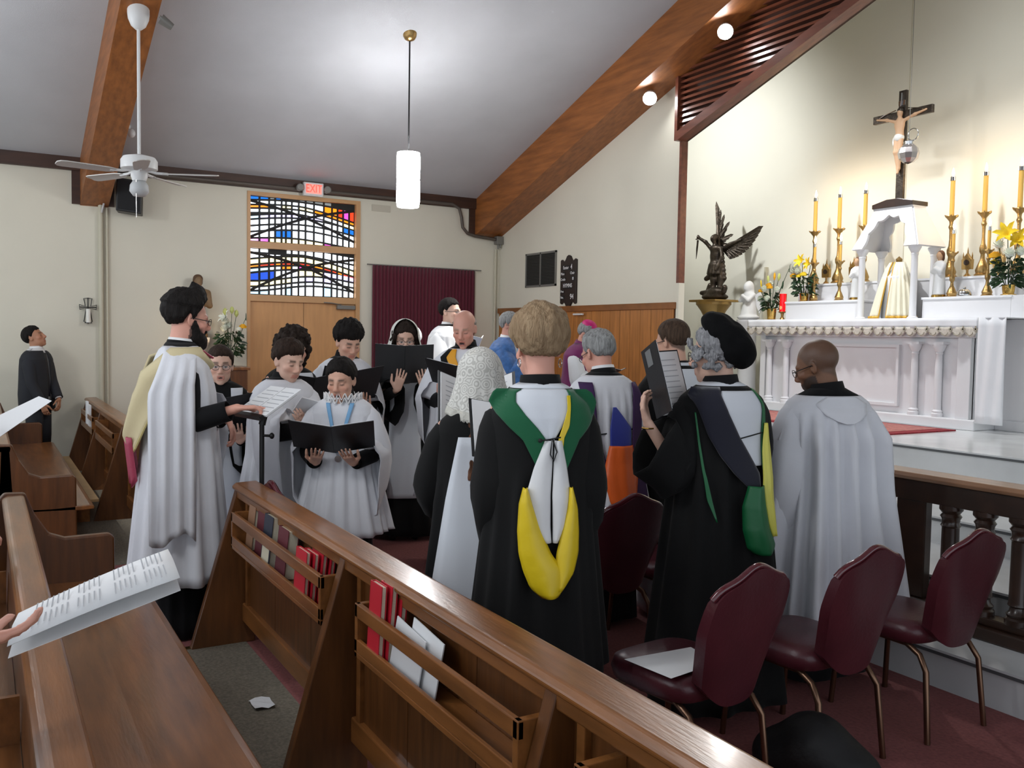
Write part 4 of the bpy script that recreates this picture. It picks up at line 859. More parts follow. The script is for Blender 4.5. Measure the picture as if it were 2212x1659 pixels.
ws_ = T('statue_stand', 'plain white stand under the small white angel', 'stand', (-8.62, 8.62, ZP)); MB().lathe([(.16, 0), (.16, .05), (.12, .1), (.11, 1.0), (.15, 1.06), (.15, 1.095)], 20).obj('shaft', 'white', ws_, smooth=35)
wa = T('angel_statue', 'small white kneeling angel statue beside the bronze archangel', 'statue', (-8.62, 8.62, ZP+1.095))
organic('figure', [cap((0, 0, .05), (0, .02, .25), .11, .075, .05), ell((0, -.01, .30), (.085, .06, .08), .04), ell((.0, -.03, .42), (.05, .055, .065), .02), ell((0, .0, .43), (.06, .06, .075), .02), cap((-.08, 0, .32), (-.07, -.08, .25), .03, .025), cap((.08, 0, .32), (.07, -.08, .25), .03, .025), cap((-.07, -.08, .25), (0, -.11, .31), .024, .018), cap((.07, -.08, .25), (0, -.11, .31), .024, .018), ell((0, 0, .03), (.15, .14, .035), .02), ell((.0, .03, .34), (.055, .04, .10), .03)], .012, 'plaster', wa)
for s in (-1, 1): MB().add([(s*.03, .07, .32), (s*.10, .10, .36), (s*.13, .11, .30), (s*.13, .11, .14), (s*.10, .10, .08), (s*.05, .08, .20)], [(0, 1, 2, 3, 4, 5)]).obj('wing', 'plaster', wa, solid=.02)

# ------------------------------------------------------------------ left wall: statue, cross, side shrine
st = T('saint_statue', 'brown carved saint statue on a wall bracket behind the conductor', 'statue', (XL+.16, 2.37, 1.62))
organic('figure', [cap((0, 0, .06), (0, 0, .38), .10, .085, .04), ell((0, 0, .50), (.085, .125, .12), .04), ell((.01, 0, .57), (.07, .13, .05), .04), cap((.0, .12, .56), (.06, .13, .40), .04, .035), cap((0, -.12, .56), (.06, -.13, .40), .04, .035), cap((.06, .13, .4), (.13, .03, .42), .032, .025), cap((.06, -.13, .4), (.13, -.03, .42), .032, .025), cap((.01, 0, .6), (.015, 0, .66), .035, .035), ell((.02, 0, .71), (.055, .048, .065), .015), ell((.05, 0, .665), (.03, .035, .04), .02)], .011, mat('carved_wood', (132, 104, 72), .6, var=(10, .2)), st)
organic('hair', [ell((0, 0, .735), (.062, .06, .055), .02), ell((-.02, 0, .69), (.045, .062, .06), .02)], .01, mat('carved_hair', (92, 66, 44), .7), st)
MB().prism([(-.16, 0), (.14, 0), (.10, -.06), (-.16, -.22)], -.12, .12, 'y').obj('bracket', 'plaster', st, bevel=.006); MB().lathe([(0, 0), (.12, 0), (.12, .05), (0, .06)], 16).obj('base', mat('carved_base', (132, 104, 72), .6), st)
ic = T('wall_cross', 'dark wrought iron wall cross holding a white candle', 'cross', (XL+.03, 1.125, 1.92))
for pts in ([(0, 0, -.15), (0, -.045, -.13), (0, -.02, .03), (0, -.09, .015), (0, -.095, .07), (0, -.03, .055), (0, -.045, .145), (0, 0, .15), (0, .045, .145), (0, .03, .055), (0, .095, .07), (0, .09, .015), (0, .02, .03), (0, .045, -.13), (0, 0, -.15)], [(0, 0, -.15), (0, 0, .15)], [(0, -.09, .042), (0, .09, .042)]): MB().tube(pts, .006, 6).obj('iron_bar', 'black_metal', ic)
MB().box(0, .05, -.04, .04, -.15, -.142).obj('candle_tray', 'black_metal', ic); MB().lathe([(0, -.142), (.026, -.142), (.026, .02), (0, .022)], 14, (.035, 0, 0)).obj('candle', mat('white_wax', (236, 234, 224), .5), ic, smooth=40)
sd = T('side_table', 'narrow wooden shrine table below the saint statue', 'table', (XL+.35, 2.5, 0))
MB().box(-.22, .22, -.32, .42, 1.22, 1.26).obj('table_top', 'pew', sd, bevel=.005); MB().box(-.2, .2, -.29, .39, .75, 1.22).obj('cabinet', 'pew_v', sd)
for a, b in ((-.19, -.28), (.15, -.28), (-.19, .34), (.15, .34)): MB().box(a, a+.04, b, b+.04, 0, .75).obj('leg', 'pew', sd)
candlestick((XL+.45, 2.36, 1.262), .16, .10, 'short gold candlestick on the side shrine table', 'side shrine candles', .018, .55)
bouquet((XL+.35, 2.72, 1.262), 'vase of white lilies and dark foliage by the door on the side table', .16, .05, 11, [('mum', -.02, -.02, .50, .07, 'petal_white'), ('mum', .04, -.08, .46, .06, 'petal_white'), ('mum', .02, -.07, .56, .06, 'petal_white'), ('rose', .05, .15, .50, .045, 'petal_gold'), ('rose', .06, .10, .47, .035, 'petal_white'), ('lily', 0, -.04, .60, .09, 'petal_white')], 190, [(0, -.06, .68, 'lily_bud', .03), (.02, .02, .70, 'lily_bud', .028), (.0, .08, .66, 'lily_bud', .028), (0, .2, .62, 'leaf', .006)], mat('glass_vase', (120, 130, 120), .2), fz=.17, fr=.2)
# ------------------------------------------------------------------ people: body, hair, clothing
MT['skin'] = attr_mat('skin', .5, (180, .12))
MT['surplice'] = mat('white_cotton', (222, 223, 228), .85, var=(7, .03), bump=(260, .08))
MT['alb_white'] = mat('bright_white_linen', (238, 239, 240), .85, bump=(260, .08))
MT['panel_white'] = mat('white_panel_cloth', (214, 218, 224), .85, bump=(240, .06))
MT['black_cloth'] = mat('black_wool', (15, 15, 17), .88, sheen=.03, bump=(240, .1), spec=.25)
MT['gown'] = mat('black_gown', (17, 17, 17), .85, sheen=.03, bump=(200, .1), spec=.25)
MT['collar_white'] = mat('white_collar', (240, 240, 240), .6)
MT['glasses'] = mat('spectacle_frame', (18, 17, 18), .3); MT['lens'] = mat('spectacle_lens', (200, 210, 215), .05); MT['lens'].node_tree.nodes['Principled BSDF'].inputs['Alpha'].default_value = .1
MT['gold_frame'] = mat('spectacle_frame_metal', (150, 130, 110), .3, .8)
def hairmat(name, rgb, rgb2=None): return mat(name, rgb, .7, var=(28, .4), bump=(60, .9), stretch=(3, 3, .35), rgb2=rgb2, spec=.18)
def wd(px, py, d):
    return Vector((0, 0, EYE))+(_F+_RR*((px-1106)/FOC)-_UU*((py-829.5)/FOC))*d
SKIN = {'fair': (214, 166, 142), 'pink': (216, 158, 138), 'tan': (176, 124, 94), 'brown': (122, 84, 60), 'pale': (222, 180, 158)}
CRAN = ((0, -.014, .042), (.0755, .096, .086)); FACE = ((0, .024, -.02), (.064, .074, .088)); JAW = ((0, .034, -.068), (.054, .052, .045))
def head_prims(mouth=0, jaw=1.0, nose=1.0):
    p = [ell(*CRAN, .03), ell(*FACE, .03), ell(JAW[0], (JAW[1][0]*jaw, JAW[1][1], JAW[1][2]), .03), ell((0, .072, -.098-mouth*.012), (.022*jaw, .018, .016), .02)]
    for s in (-1, 1):
        p += [ell((s*.043, .066, -.022), (.022, .02, .018), .02), cap((s*.012, .089, .026), (s*.046, .078, .024), .009, .008, .014)]
        p += [sub(ell((s*.031, .104, .003), (.017, .017, .012), .012)), ell((s*.031, .079, .003), (.0135, .013, .0125), .004)]
        p += [ell((s*.011, .102, -.035), (.0095, .011, .008), .008)]
        ear = rotm('Z', s*.35) @ rotm('X', .15)
        p += [ell((s*.078, -.008, -.004), (.007, .019, .032), .008, ear), sub(ell((s*.086, -.004, .0), (.006, .010, .016), .006, ear))]
    p += [cap((0, .096, .014), (0, .114*nose, -.026), .0085, .0125, .012)]
    if mouth: p += [sub(ell((0, .104, -.07), (.016, .024, .004+.009*mouth), .005))]
    p += [cap((-.018, .089, -.061), (.018, .089, -.061), .0065, .0065, .008), cap((-.015, .088, -.074-.012*mouth), (.015, .088, -.074-.012*mouth), .0075, .0075, .008)]
    return p
def skull_r(dirs, c=np.array((0, -.01, .03))):
    """distance from the head's middle to its skin in many directions (head frame)"""
    best = np.zeros(len(dirs))
    for cc, rr in (CRAN, FACE, JAW, ((0, -.02, -.10), (.054, .054, .09))):
        rr = np.array(rr); o = (c-np.array(cc))/rr; d = dirs/rr
        A = (d*d).sum(1); Bq = 2*(d*o).sum(1); Cq = (o*o).sum()-1; D = Bq*Bq-4*A*Cq
        t = np.where(D > 0, (-Bq+np.sqrt(np.maximum(D, 0)))/(2*A), 0); best = np.maximum(best, t)
    return best+.006
def sstep(x): x = np.clip(x, 0, 1); return x*x*(3-2*x)
def n3(P, f, seed=0):
    return np.array([mnoise.noise((p[0]*f+seed, p[1]*f, p[2]*f)) for p in P])
def hair_cap(P, m, thick=.02, line=None, vol=None, rough=.006, freq=40, res=(72, 40), seed=1, back=-40):
    """hair as one shell grown on the skull; line = [(azimuth from the face in deg, lowest elevation)]"""
    line = line or [(0, 27), (35, 27), (58, 16), (78, -4), (88, -8), (96, 4), (106, -28), (140, -52), (180, -58)]
    na, ne = res; rows = []; c = np.array((0, -.01, .03))
    az = np.linspace(-PI, PI, na, endpoint=False); els = np.concatenate([np.linspace(R(-76), R(88), ne)])
    D = np.array([[(math.sin(a)*math.cos(e), math.cos(a)*math.cos(e), math.sin(e)) for a in az] for e in els]).reshape(-1, 3)
    r0 = skull_r(D); ln = np.interp(np.abs(np.degrees(np.tile(az, ne))), [q[0] for q in line], [q[1] for q in line]); el = np.degrees(np.repeat(els, na))
    m_ = sstep((el-ln)/9.0); th = thick if not vol else np.array([thick+vol(math.degrees(a), e) for a, e in zip(np.tile(az, ne), el)])
    ln = np.maximum(ln-6-14*np.exp(-((np.abs(np.degrees(np.tile(az, ne)))-76)/9)**2), -52)+5*n3(D*np.array((1, 1, .1)), 9, seed+3); m_ = sstep((el-ln)/13.0); tp = .35+.65*sstep((el-ln)/40.0)
    nzv = n3(D*np.array((1, 1, .45)), freq*.12, seed)+.5*n3(D*np.array((1, 1, .5)), freq*.35, seed+9)
    rr = r0+m_*(th*tp+rough*nzv*tp)-(1-m_)*.012-.035*sstep((-49-el)/7.0)
    V = c+D*rr[:, None]; top = c+np.array((0, 0, (rr[-na:].mean())))
    mb = MB(); mb.grid([[tuple(V[i*na+j]) for j in range(na)] for i in range(ne)], True, True, True)
    mb.v = [tuple(P['hm'] @ Vector(v)) for v in mb.v]
    return mb.obj('hair', m, P['o'], smooth=180)
def hand_prims(w, d, n, side, curl=.5, spread=.0, s=1.0, thumb=.6, pt=None):
    d = d.normalized(); n = (n-d*n.dot(d)).normalized(); lat = d.cross(n)*(1 if side > 0 else -1)     # lat points to the thumb side
    p = []; K = w+d*.085*s
    for q in (-.028, -.01, .01, .028): p.append(cap(w+lat*q*.7*s+d*.01*s, K+lat*q*s, .0125*s, .0115*s, .012))
    for i, (q, L) in enumerate(((.029, .072), (.010, .080), (-.010, .075), (-.029, .060))):
        dd = (d+lat*q*spread*12).normalized(); P0 = K+lat*q*s; r = .0086*s; c0 = curl if pt is None or i else pt
        for j, f in enumerate((.45, .32, .25)):
            a = c0*(.55+.35*j); ax = dd.cross(n).normalized(); dd = (Matrix.Rotation(a, 3, ax) @ dd)
            P1 = P0+dd*L*f*1.02*s; p.append(cap(P0, P1, r, r*.92, .004)); P0 = P1; r *= .92
    B0 = w+d*.02*s+lat*.028*s; t = (d*.75+lat*.75+n*.25*thumb).normalized(); B1 = B0+t*.045*s; t2 = (d*.9+lat*.15+n*.55*thumb).normalized(); B2 = B1+t2*.032*s; B3 = B2+(t2+n*.2).normalized()*.026*s
    p += [cap(B0, B1, .015*s, .012*s, .012), cap(B1, B2, .0105*s, .0095*s, .004), cap(B2, B3, .0095*s, .008*s, .004)]
    return p
def person(label, loc, phi, H, skin='fair', yaw=0, pitch=0, roll=0, mouth=0, arms=None, vox=.0062, brow=(60, 42, 30), beard=None, scalp=None, jaw=1.0, sw=1.0, hs=1.0, legs=True, lean=0, nose=1.0):
    """body as one skinned surface. Local frame: feet at origin, facing +y. arms: per side dict(w=wrist, d=finger direction, n=palm normal, curl=...) in local metres"""
    k = H/1.75; P = dict(k=k, H=H, sw=sw)
    Rz = Matrix.Translation(loc) @ Matrix.Rotation(phi-PI/2, 4, 'Z'); P['mw'] = Rz; inv = Rz.inverted()
    pr = []
    hp = np.array((0, -.012+lean, H-.128*hs-.10*hs)); Rh = rotm('Z', yaw) @ rotm('X', -pitch) @ rotm('Y', roll)
    hc = hp+Rh @ np.array((0, .02, .10))*hs
    prs = head_prims(mouth, jaw, nose)
    if hs != 1.0: prs = [_scale(q, hs) for q in prs]
    pr += xform(prs, Rh, hc)
    P['hc'] = hc; P['Rh'] = Rh; P['hm'] = Matrix.Translation(Vector(hc)) @ Matrix(Rh.tolist()).to_4x4() @ Matrix.Scale(hs, 4)
    nb = np.array((0, -.02+lean*.5, 1.44*k)); top = hc+Rh @ np.array((0, -.02, -.055))*hs
    pr += [cap(nb, top, .06*k, .050*hs, .025), ell((0, -.005+lean*.4, 1.36*k), (.155*k*sw, .085*k, .085*k), .05), ell((0, .0+lean*.2, 1.18*k), (.13*k*sw, .09*k, .2*k), .05), ell((0, 0, .98*k), (.14*k*sw, .10*k, .13*k), .05)]
    if legs:
        for s in (-1, 1): pr += [cap((s*.08*k, 0, .92*k), (s*.085*k, .01, .5*k), .075*k, .055*k, .03), cap((s*.085*k, .01, .5*k), (s*.085*k, -.01, .09*k), .052*k, .036*k, .02), cap((s*.085*k, -.02, .045*k), (s*.09*k, .13*k, .032*k), .036*k, .03*k, .02)]
    P['arm'] = {}
    for s in (-1, 1):
        a = (arms or {}).get(s) or dict(w=Vector((s*.25*k, .05, .80*k)), d=Vector((0, .1, -1)), n=Vector((-s, 0, 0)), curl=.35)
        a = dict(a)
        if 'world' in a: a['w'] = inv @ a['world']
        if 'dw' in a: a['d'] = inv.to_3x3() @ a['dw']
        Sh = Vector((s*.165*k*sw, -.005+lean*.4, 1.39*k)); Wr = Vector(a['w']); l1, l2 = .295*k, .255*k
        v = Wr-Sh; D = v.length
        if D > l1+l2-.005: Wr = Sh+v.normalized()*(l1+l2-.005); v = Wr-Sh; D = v.length
        ca = (l1*l1+D*D-l2*l2)/(2*l1*D); ca = max(-1, min(1, ca)); pole = Vector(a.get('pole', (s*.45, -.35, -1))); pole = (pole-v.normalized()*pole.dot(v.normalized())).normalized()
        E = Sh+v.normalized()*l1*ca+pole*l1*math.sqrt(1-ca*ca)
        pr += [cap(Sh, E, .042*k, .031*k, .03), cap(E, Wr, .030*k, .023*k, .02)]
        dd = Vector(a.get('d', (Wr-E))); nn = Vector(a.get('n', (-s, 0, 0)))
        if dd.length < .01: dd = Wr-E
        pr += hand_prims(Wr, dd, nn, s, a.get('curl', .5), a.get('spread', 0), k*.98 if H > 1.65 else .92, pt=a.get('pt'))
        P['arm'][s] = (Sh, E, Wr)
    base = np.array(lin(SKIN[skin])); RhT = Rh.T
    hcol = np.array(lin(scalp)) if scalp else None; bcol = np.array(lin(beard)) if beard else None; brc = np.array(lin(brow))
    def colors(V):
        C = np.tile(base, (len(V), 1)); q = ((V-hc) @ RhT.T)/hs; x, y, z = q[:, 0], q[:, 1], q[:, 2]; ax = np.abs(x)
        inh = (z > -.13) & (np.abs(q).max(1) < .16)
        def mix(mask, col, a): 
            w = (mask*a*inh)[:, None]; C[:] = C*(1-w)+col*w
        mix(np.exp(-((ax-.042)**2+(z+.025)**2)/.0006)*(y > .04), base*np.array((1.05, .72, .68)), .45)
        mix(np.exp(-((ax)**2+(z+.03)**2)/.0003)*(y > .1), base*np.array((1.05, .75, .7)), .4)
        if hcol is not None:
            lim = np.interp(np.degrees(np.arctan2(ax, y)), [0, 35, 60, 78, 90, 100, 120, 180], [.075, .07, .04, .0, .0, .01, -.04, -.075]); mix(sstep((z-lim)/.015), hcol, .88)
        if bcol is not None:
            lim = np.interp(ax, [0, .012, .025, .05, .07, .09], [-.045, -.046, -.055, -.05, -.02, .0]); mix(sstep((lim-z)/.012)*(y > -.0)*(z > -.12), bcol, .85)
        lip = (ax < .024)*(np.abs(z+.067+.006*mouth) < .012+.007*mouth)*(y > .08); mix(lip, base*np.array((.78, .42, .42)), .7)
        if mouth: mix((ax < .017)*(np.abs(z+.07) < .004+.007*mouth)*(y > .07)*(y < .094), np.array((.03, .012, .012)), .95)
        mix(np.exp(-(np.maximum(np.abs(ax-.031)-.012, 0)**2+(z-.029)**2)/.000045)*(y > .06), brc, .95)
        e = np.exp(-(np.maximum(np.abs(ax-.031)-.009, 0)**2+(z-.001)**2)/.00002)*(y > .06); mix(e, np.array((.035, .022, .018)), .85)
        if abs(pitch) < R(13):
            mix((np.abs(ax-.031) < .013)*(np.abs(z-.0) < .0065-.2*np.abs(ax-.031))*(y > .06), np.array((.55, .52, .5)), .8); mix((np.abs(ax-.031) < .0055)*(np.abs(z-.001) < .006)*(y > .06), np.array((.03, .02, .015)), .95); mix((np.abs(ax-.031) < .015)*(np.abs(z-.0085) < .003)*(y > .06), np.array((.06, .03, .025)), .7)
        return C
    V, Q = sdf_mesh(pr, vox, .72*k, 4)
    me = mesh_np('person', V, Q); me.materials.append(MT['skin'])
    ca_ = me.color_attributes.new('Col', 'FLOAT_COLOR', 'POINT'); C4 = np.ones((len(me.vertices), 4), np.float32); C4[:, :3] = colors(V)[:len(me.vertices)]; ca_.data.foreach_set('color', C4.ravel())
    o = link('person', me, None, 180); o.matrix_world = Rz; tag(o, label, 'person'); P['o'] = o; P['inv'] = inv; P['lean'] = lean
    return P
def _scale(p, s):
    if p[0] == 'c': return ('c', p[1]*s, p[2]*s, p[3]*s, p[4]*s, p[5]*s)
    if p[0] == 'e': return ('e', p[1]*s, p[2]*s, p[3], p[4]*s)
    return ('s', _scale(p[1], s))
# ---- robes: stacked rings round the body
class Robe:
    def __init__(s, P, hem, flare=.1, bulk=0.0, pleat=(24, .008), ptop=1.36, top=1.50, neck=0.0, seed=1, n=100, deep=0, hang=0):
        k = P['k']; w = P['sw']; b = bulk; s.P = P; s.k = k; s.hem = hem; s.pl = pleat; s.ptop = ptop*k; s.n = n; s.seed = seed; s.rr = random.Random(seed)
        s.ph = [s.rr.uniform(0, 6.28) for _ in range(6)]; ln = P['lean']
        T_ = [(1.52, .060+neck, .060+neck), (1.496, .078+neck, .070+neck), (1.478, .115, .083), (1.458, .152*w, .094+b*.5), (1.425, .187*w+b*.5, .106+b*.7), (1.375, .205*w+b, .118+b), (1.28, .205*w+b, .130+b+deep*.3), (1.15, .203*w+b, .138+b+deep), (.98, .208*w+b, .148+b+deep)]
        s.tab = [(z*k, rx*k, ry*k) for z, rx, ry in T_ if z <= top+.016]
        s.tab.append((hem, (.208*w+b+flare)*k, (.150+b+flare*.85+deep*.6)*k)); s.tab.sort(); s.top = s.tab[-1][0]; s.hang = hang; s.ln = ln
    def ring(s, z): return interp(s.tab, z)
    def cy(s, z): return s.ln*.45*max(0, (z-.9*s.k)/(.5*s.k))-.012
    def y(s, u, z, back=True, p=2.4):
        rx, ry = s.ring(z); t = min(.995, abs(u)/rx); return s.cy(z)+(-1 if back else 1)*ry*(1-t**p)**(1/p)
    def pleat(s, th, z):
        n, a = s.pl; t = max(0, min(1, (s.ptop-z)/(s.ptop-s.hem+1e-6))); w = min(1, t*7)*(.6+.4*t); ph = s.ph
        n2, n3_ = max(2, round(n*.53)), max(2, round(n*.31)); v = math.cos(n*th+ph[0]+.8*math.sin(3*th+ph[1]))+.6*math.cos(n2*th+ph[2]+1.2*math.sin(2*th+ph[3])+z*.8)+.4*math.cos(n3_*th+ph[4]); return a*w*max(0, v+.7)
    def build(s, name, m, rows=38, gap=None, yoke=None):
        zs = list(np.linspace(s.hem, 1.36*s.k, rows-12))+list(np.linspace(1.37*s.k, s.top, 12)); G = []; closed = gap is None
        for z in zs:
            rx, ry = s.ring(z); row = []
            for j in range(s.n):
                th = 2*PI*j/s.n if closed else lerp(PI/2+gap, PI/2+2*PI-gap, j/(s.n-1)); c, sn = math.cos(th), math.sin(th); q = (abs(c)**2.4+abs(sn)**2.4)**(-1/2.4); a = s.pleat(th, z)
                row.append(((rx*q+a)*c, s.cy(z)+(ry*q+a)*sn, z+(.012*math.sin(3*th+s.ph[1]) if z == s.hem else 0)))
            G.append(row)
        return MB().grid(G, closed).obj(name, m, s.P['o'], smooth=180, solid=.004)
def sleeve(P, side, m, r=(.085, .075, .06), end=.95, drop=0, name='sleeve', parent=None, pl=0, n=22, down=1.3):
    Sh, E, W = P['arm'][side]; k = P['k']; pts = []; N = 20; rows = []; top = Vector((side*.09*k*P['sw'], Sh.y, 1.36*k)); prev = None
    curve = [top, Sh-Vector((0, 0, .03*k)), Sh.lerp(E, .5), E, E.lerp(W, .5), W]
    L = [0]
    for a, b in zip(curve, curve[1:]): L.append(L[-1]+(b-a).length)
    def at(t):
        d = t*L[-1]
        for i in range(len(L)-1):
            if d <= L[i+1] or i == len(L)-2: return curve[i].lerp(curve[i+1], (d-L[i])/(L[i+1]-L[i]))
    for i in range(N+1):
        t = end*i/N; p = (at(max(0, t-.035))+at(t)*2+at(min(1, t+.035)))/4; tg = (at(min(1, t+.05))-at(max(0, t-.05))).normalized(); 
        if prev is None: u = tg.cross(Vector((0, 1, 0))).normalized()
        else: u = (prev-tg*prev.dot(tg)).normalized()
        prev = u; w = tg.cross(u); rr = interp([(0, .055), (.22, min(r[0], .088)), (.5, r[1]), (1, r[2])], t/end)[0]*k; row = []
        for j in range(n):
            a = 2*PI*j/n; o = (u*math.cos(a)+w*math.sin(a))*(rr+pl*(t**1.2)*math.cos(a*7+i*.12)); q = p+o; s = max(0, -o.z/rr)
            if drop: q.z -= drop*k*(max(0, (t/end-.3)/.7)**down)*s; q += tg*(-.02*s*t)
            row.append(tuple(q))
        rows.append(row)
    return MB().grid(rows, True).obj(name, m, parent or P['o'], smooth=180, solid=.003)
def cuff(P, side, m, r=.036, ln=.05, name='cuff'):
    Sh, E, W = P['arm'][side]; d = (W-E).normalized(); k = P['k']; return MB().tube([W-d*(ln+.12), W-d*ln, W-d*.015], [r*1.25*k, r*1.1*k, r*k], 16, False).obj(name, m, P['o'], smooth=180, solid=.003)
def collar(P, m, h=.055, r=.066, tilt=.0, z=1.475, name='collar', flare=.85):
    k = P['k']; G = []; c = Vector((0, -.012+P['lean']*.6, z*k)); d = (Vector(P['hc'])-c).normalized()*.6+Vector((0, 0, .6)); d.normalize(); u = Vector((1, 0, 0)); v = d.cross(u).normalized(); u = v.cross(d)
    for t in (0, .5, 1):
        G.append([tuple(c+d*h*t*k+(u*math.cos(a)+v*math.sin(a)*.98)*r*k*lerp(1.12, flare+.1, t)) for a in np.linspace(0, 2*PI, 28, endpoint=False)])
    return MB().grid(G, True).obj(name, m, P['o'], smooth=180, solid=.006)
def drape(rb, m, rows, name='panel', back=True, off=.012, nc=10, wav=0, bulge=None, solid=.004):
    """cloth panel lying on a robe: rows = [(z, u_left, u_right)] in metres (local x), optional bulge(z)->extra offset"""
    G = []; zs = np.linspace(rows[0][0], rows[-1][0], 26) if rows[0][0] > rows[-1][0] else None
    tab = sorted(rows); sg = -1 if back else 1
    for z in np.linspace(tab[-1][0], tab[0][0], 28):
        a, b = interp(tab, z); row = []
        for j in range(nc+1):
            u = lerp(a, b, j/nc); tt = max(0, min(1, (rb.ptop-z)/(rb.ptop-rb.hem+1e-6))); y = rb.y(u, max(z, rb.hem), back)+sg*(off+1.7*rb.pl[1]*min(1, tt*7)*(.6+.4*tt)+(bulge(z) if bulge else 0)*math.sin(PI*j/nc)+wav*math.sin(j*1.7+z*6)); row.append((u, y, z))
        G.append(row)
    return MB().grid(G).obj(name, m, rb.P['o'], smooth=180, solid=solid)
def spectacles(P, m='glasses', r=.021, sq=.8):
    g = MB(); Rr = P['hm']
    for s in (-1, 1): g.tube([(s*.033+r*math.cos(a), .108-.004*abs(math.cos(a)), .002+r*sq*math.sin(a)) for a in np.linspace(0, 2*PI, 17)], .0016, 5); g.tube([(s*.054, .102, .006), (s*.075, .06, .006), (s*.082, -.005, .008), (s*.08, -.02, -.002)], .0022, 5)
    g.tube([(-.012, .109, .006), (.012, .109, .006)], .0022, 5); g.v = [tuple(Rr @ Vector(v)) for v in g.v]; o = g.obj('spectacles', m, P['o'], smooth=60)
    for s in (-1, 1):
        l = MB().add([(s*.033+r*math.cos(a), .107, .002+r*sq*math.sin(a)) for a in np.linspace(0, 2*PI, 14, endpoint=False)], [tuple(range(14))]); l.v = [tuple(Rr @ Vector(v)) for v in l.v]; l.obj('lens', 'lens', o)
    return o
def in_head(P, mb, name, m): mb.v = [tuple(P['hm'] @ Vector(v)) for v in mb.v]; return mb.obj(name, m, P['o'], smooth=180)
def head_organic(P, name, prims, vox, m, jit=None):
    V, Q = sdf_mesh(prims, vox)
    if jit:
        V = V+np.stack([n3(V, jit[0], 3), n3(V, jit[0], 13), n3(V, jit[0], 23)], 1)*jit[1]
    V = np.array([tuple(P['hm'] @ Vector(v)) for v in V]); me = mesh_np(name, V, Q); me.materials.append(MT[m] if isinstance(m, str) else m); return link(name, me, P['o'], 180)
def shoes(P, m='black_metal'):
    k = P['k']
    for s in (-1, 1): organic('shoe', [cap((s*.085*k, -.03, .05*k), (s*.09*k, .14*k, .035*k), .044*k, .036*k, .02)], .014, m, P['o'])
# ---- things held
def folder(label, center, normal, up, w=.24, h=.31, opening=R(150), sheets=True, tagc='folder', cover='folder', name='choir_folder', plate=False, lines=False):
    """open choir folder; normal points to the reader, up along the spine; world coordinates"""
    n = Vector(normal).normalized(); u = Vector(up); u = (u-n*u.dot(n)).normalized(); x = u.cross(n)
    M4 = Matrix(((x.x, n.x, u.x, center[0]), (x.y, n.y, u.y, center[1]), (x.z, n.z, u.z, center[2]), (0, 0, 0, 1)))
    f = T(name, label, tagc); f.matrix_world = M4; a = (PI-opening)/2
    for s in (-1, 1):
        def pt(q, z, o): return (s*(q*math.cos(a))-s*o*math.sin(a)*1, q*math.sin(a)+o*math.cos(a), z)
        c = MB(); c.add([pt(0, -h/2, 0), pt(w, -h/2, 0), pt(w, h/2, 0), pt(0, h/2, 0), pt(0, -h/2, -.004), pt(w, -h/2, -.004), pt(w, h/2, -.004), pt(0, h/2, -.004)], [(0, 1, 2, 3), (7, 6, 5, 4), (0, 4, 5, 1), (1, 5, 6, 2), (2, 6, 7, 3), (3, 7, 4, 0)])
        co = c.obj('cover', cover, f)
        if sheets:
            c = MB(); c.add([pt(.006, -h/2+.01, .008), pt(w-.012, -h/2+.01, .006), pt(w-.012, h/2-.008, .006), pt(.006, h/2-.008, .008), pt(.006, -h/2+.01, .001), pt(w-.012, -h/2+.01, .001), pt(w-.012, h/2-.008, .001), pt(.006, h/2-.008, .001)], [(0, 1, 2, 3), (7, 6, 5, 4), (0, 4, 5, 1), (1, 5, 6, 2), (2, 6, 7, 3), (3, 7, 4, 0)]); c.obj('pages', 'paper', f)
            if lines:
                for i in range(9): z = h/2-.05-i*.026; MB().add([pt(.03, z, .0088), pt(w-.04, z, .0072), pt(w-.04, z+.004, .0072), pt(.03, z+.004, .0088)], [(0, 1, 2, 3)]).obj('printed_line', 'print', f)
        if plate and s == plate: MB().add([pt(w*.25, h*.22, -.005), pt(w*.6, h*.22, -.005), pt(w*.6, h*.45, -.005), pt(w*.25, h*.45, -.005)], [(0, 1, 2, 3)]).obj('label_plate', mat('label_card', (120, 122, 122), .5), f)
    return f
def folder_arms(P_loc, phi, c, tilt, hh=.155, spread=(.10, .12), low=(.8, .8), curl=.12):
    """arm targets (local) for holding a folder centred at c (local): hands flat on the outer covers"""
    u = Vector((0, math.sin(tilt), math.cos(tilt))); n = Vector((0, -math.cos(tilt), math.sin(tilt))); out = {}
    for i, s in enumerate((-1, 1)):
        w = Vector(c)+Vector((s*spread[i], 0, 0))-u*(hh*low[i]+.07)-n*.045+Vector((0, .02, 0)); out[s] = dict(w=w, d=u+Vector((-s*.25, 0, 0)), n=n, curl=curl, spread=.4)
    return out, n, u
def local_dir(phi, v):
    return Matrix.Rotation(phi-PI/2, 3, 'Z') @ Vector(v)
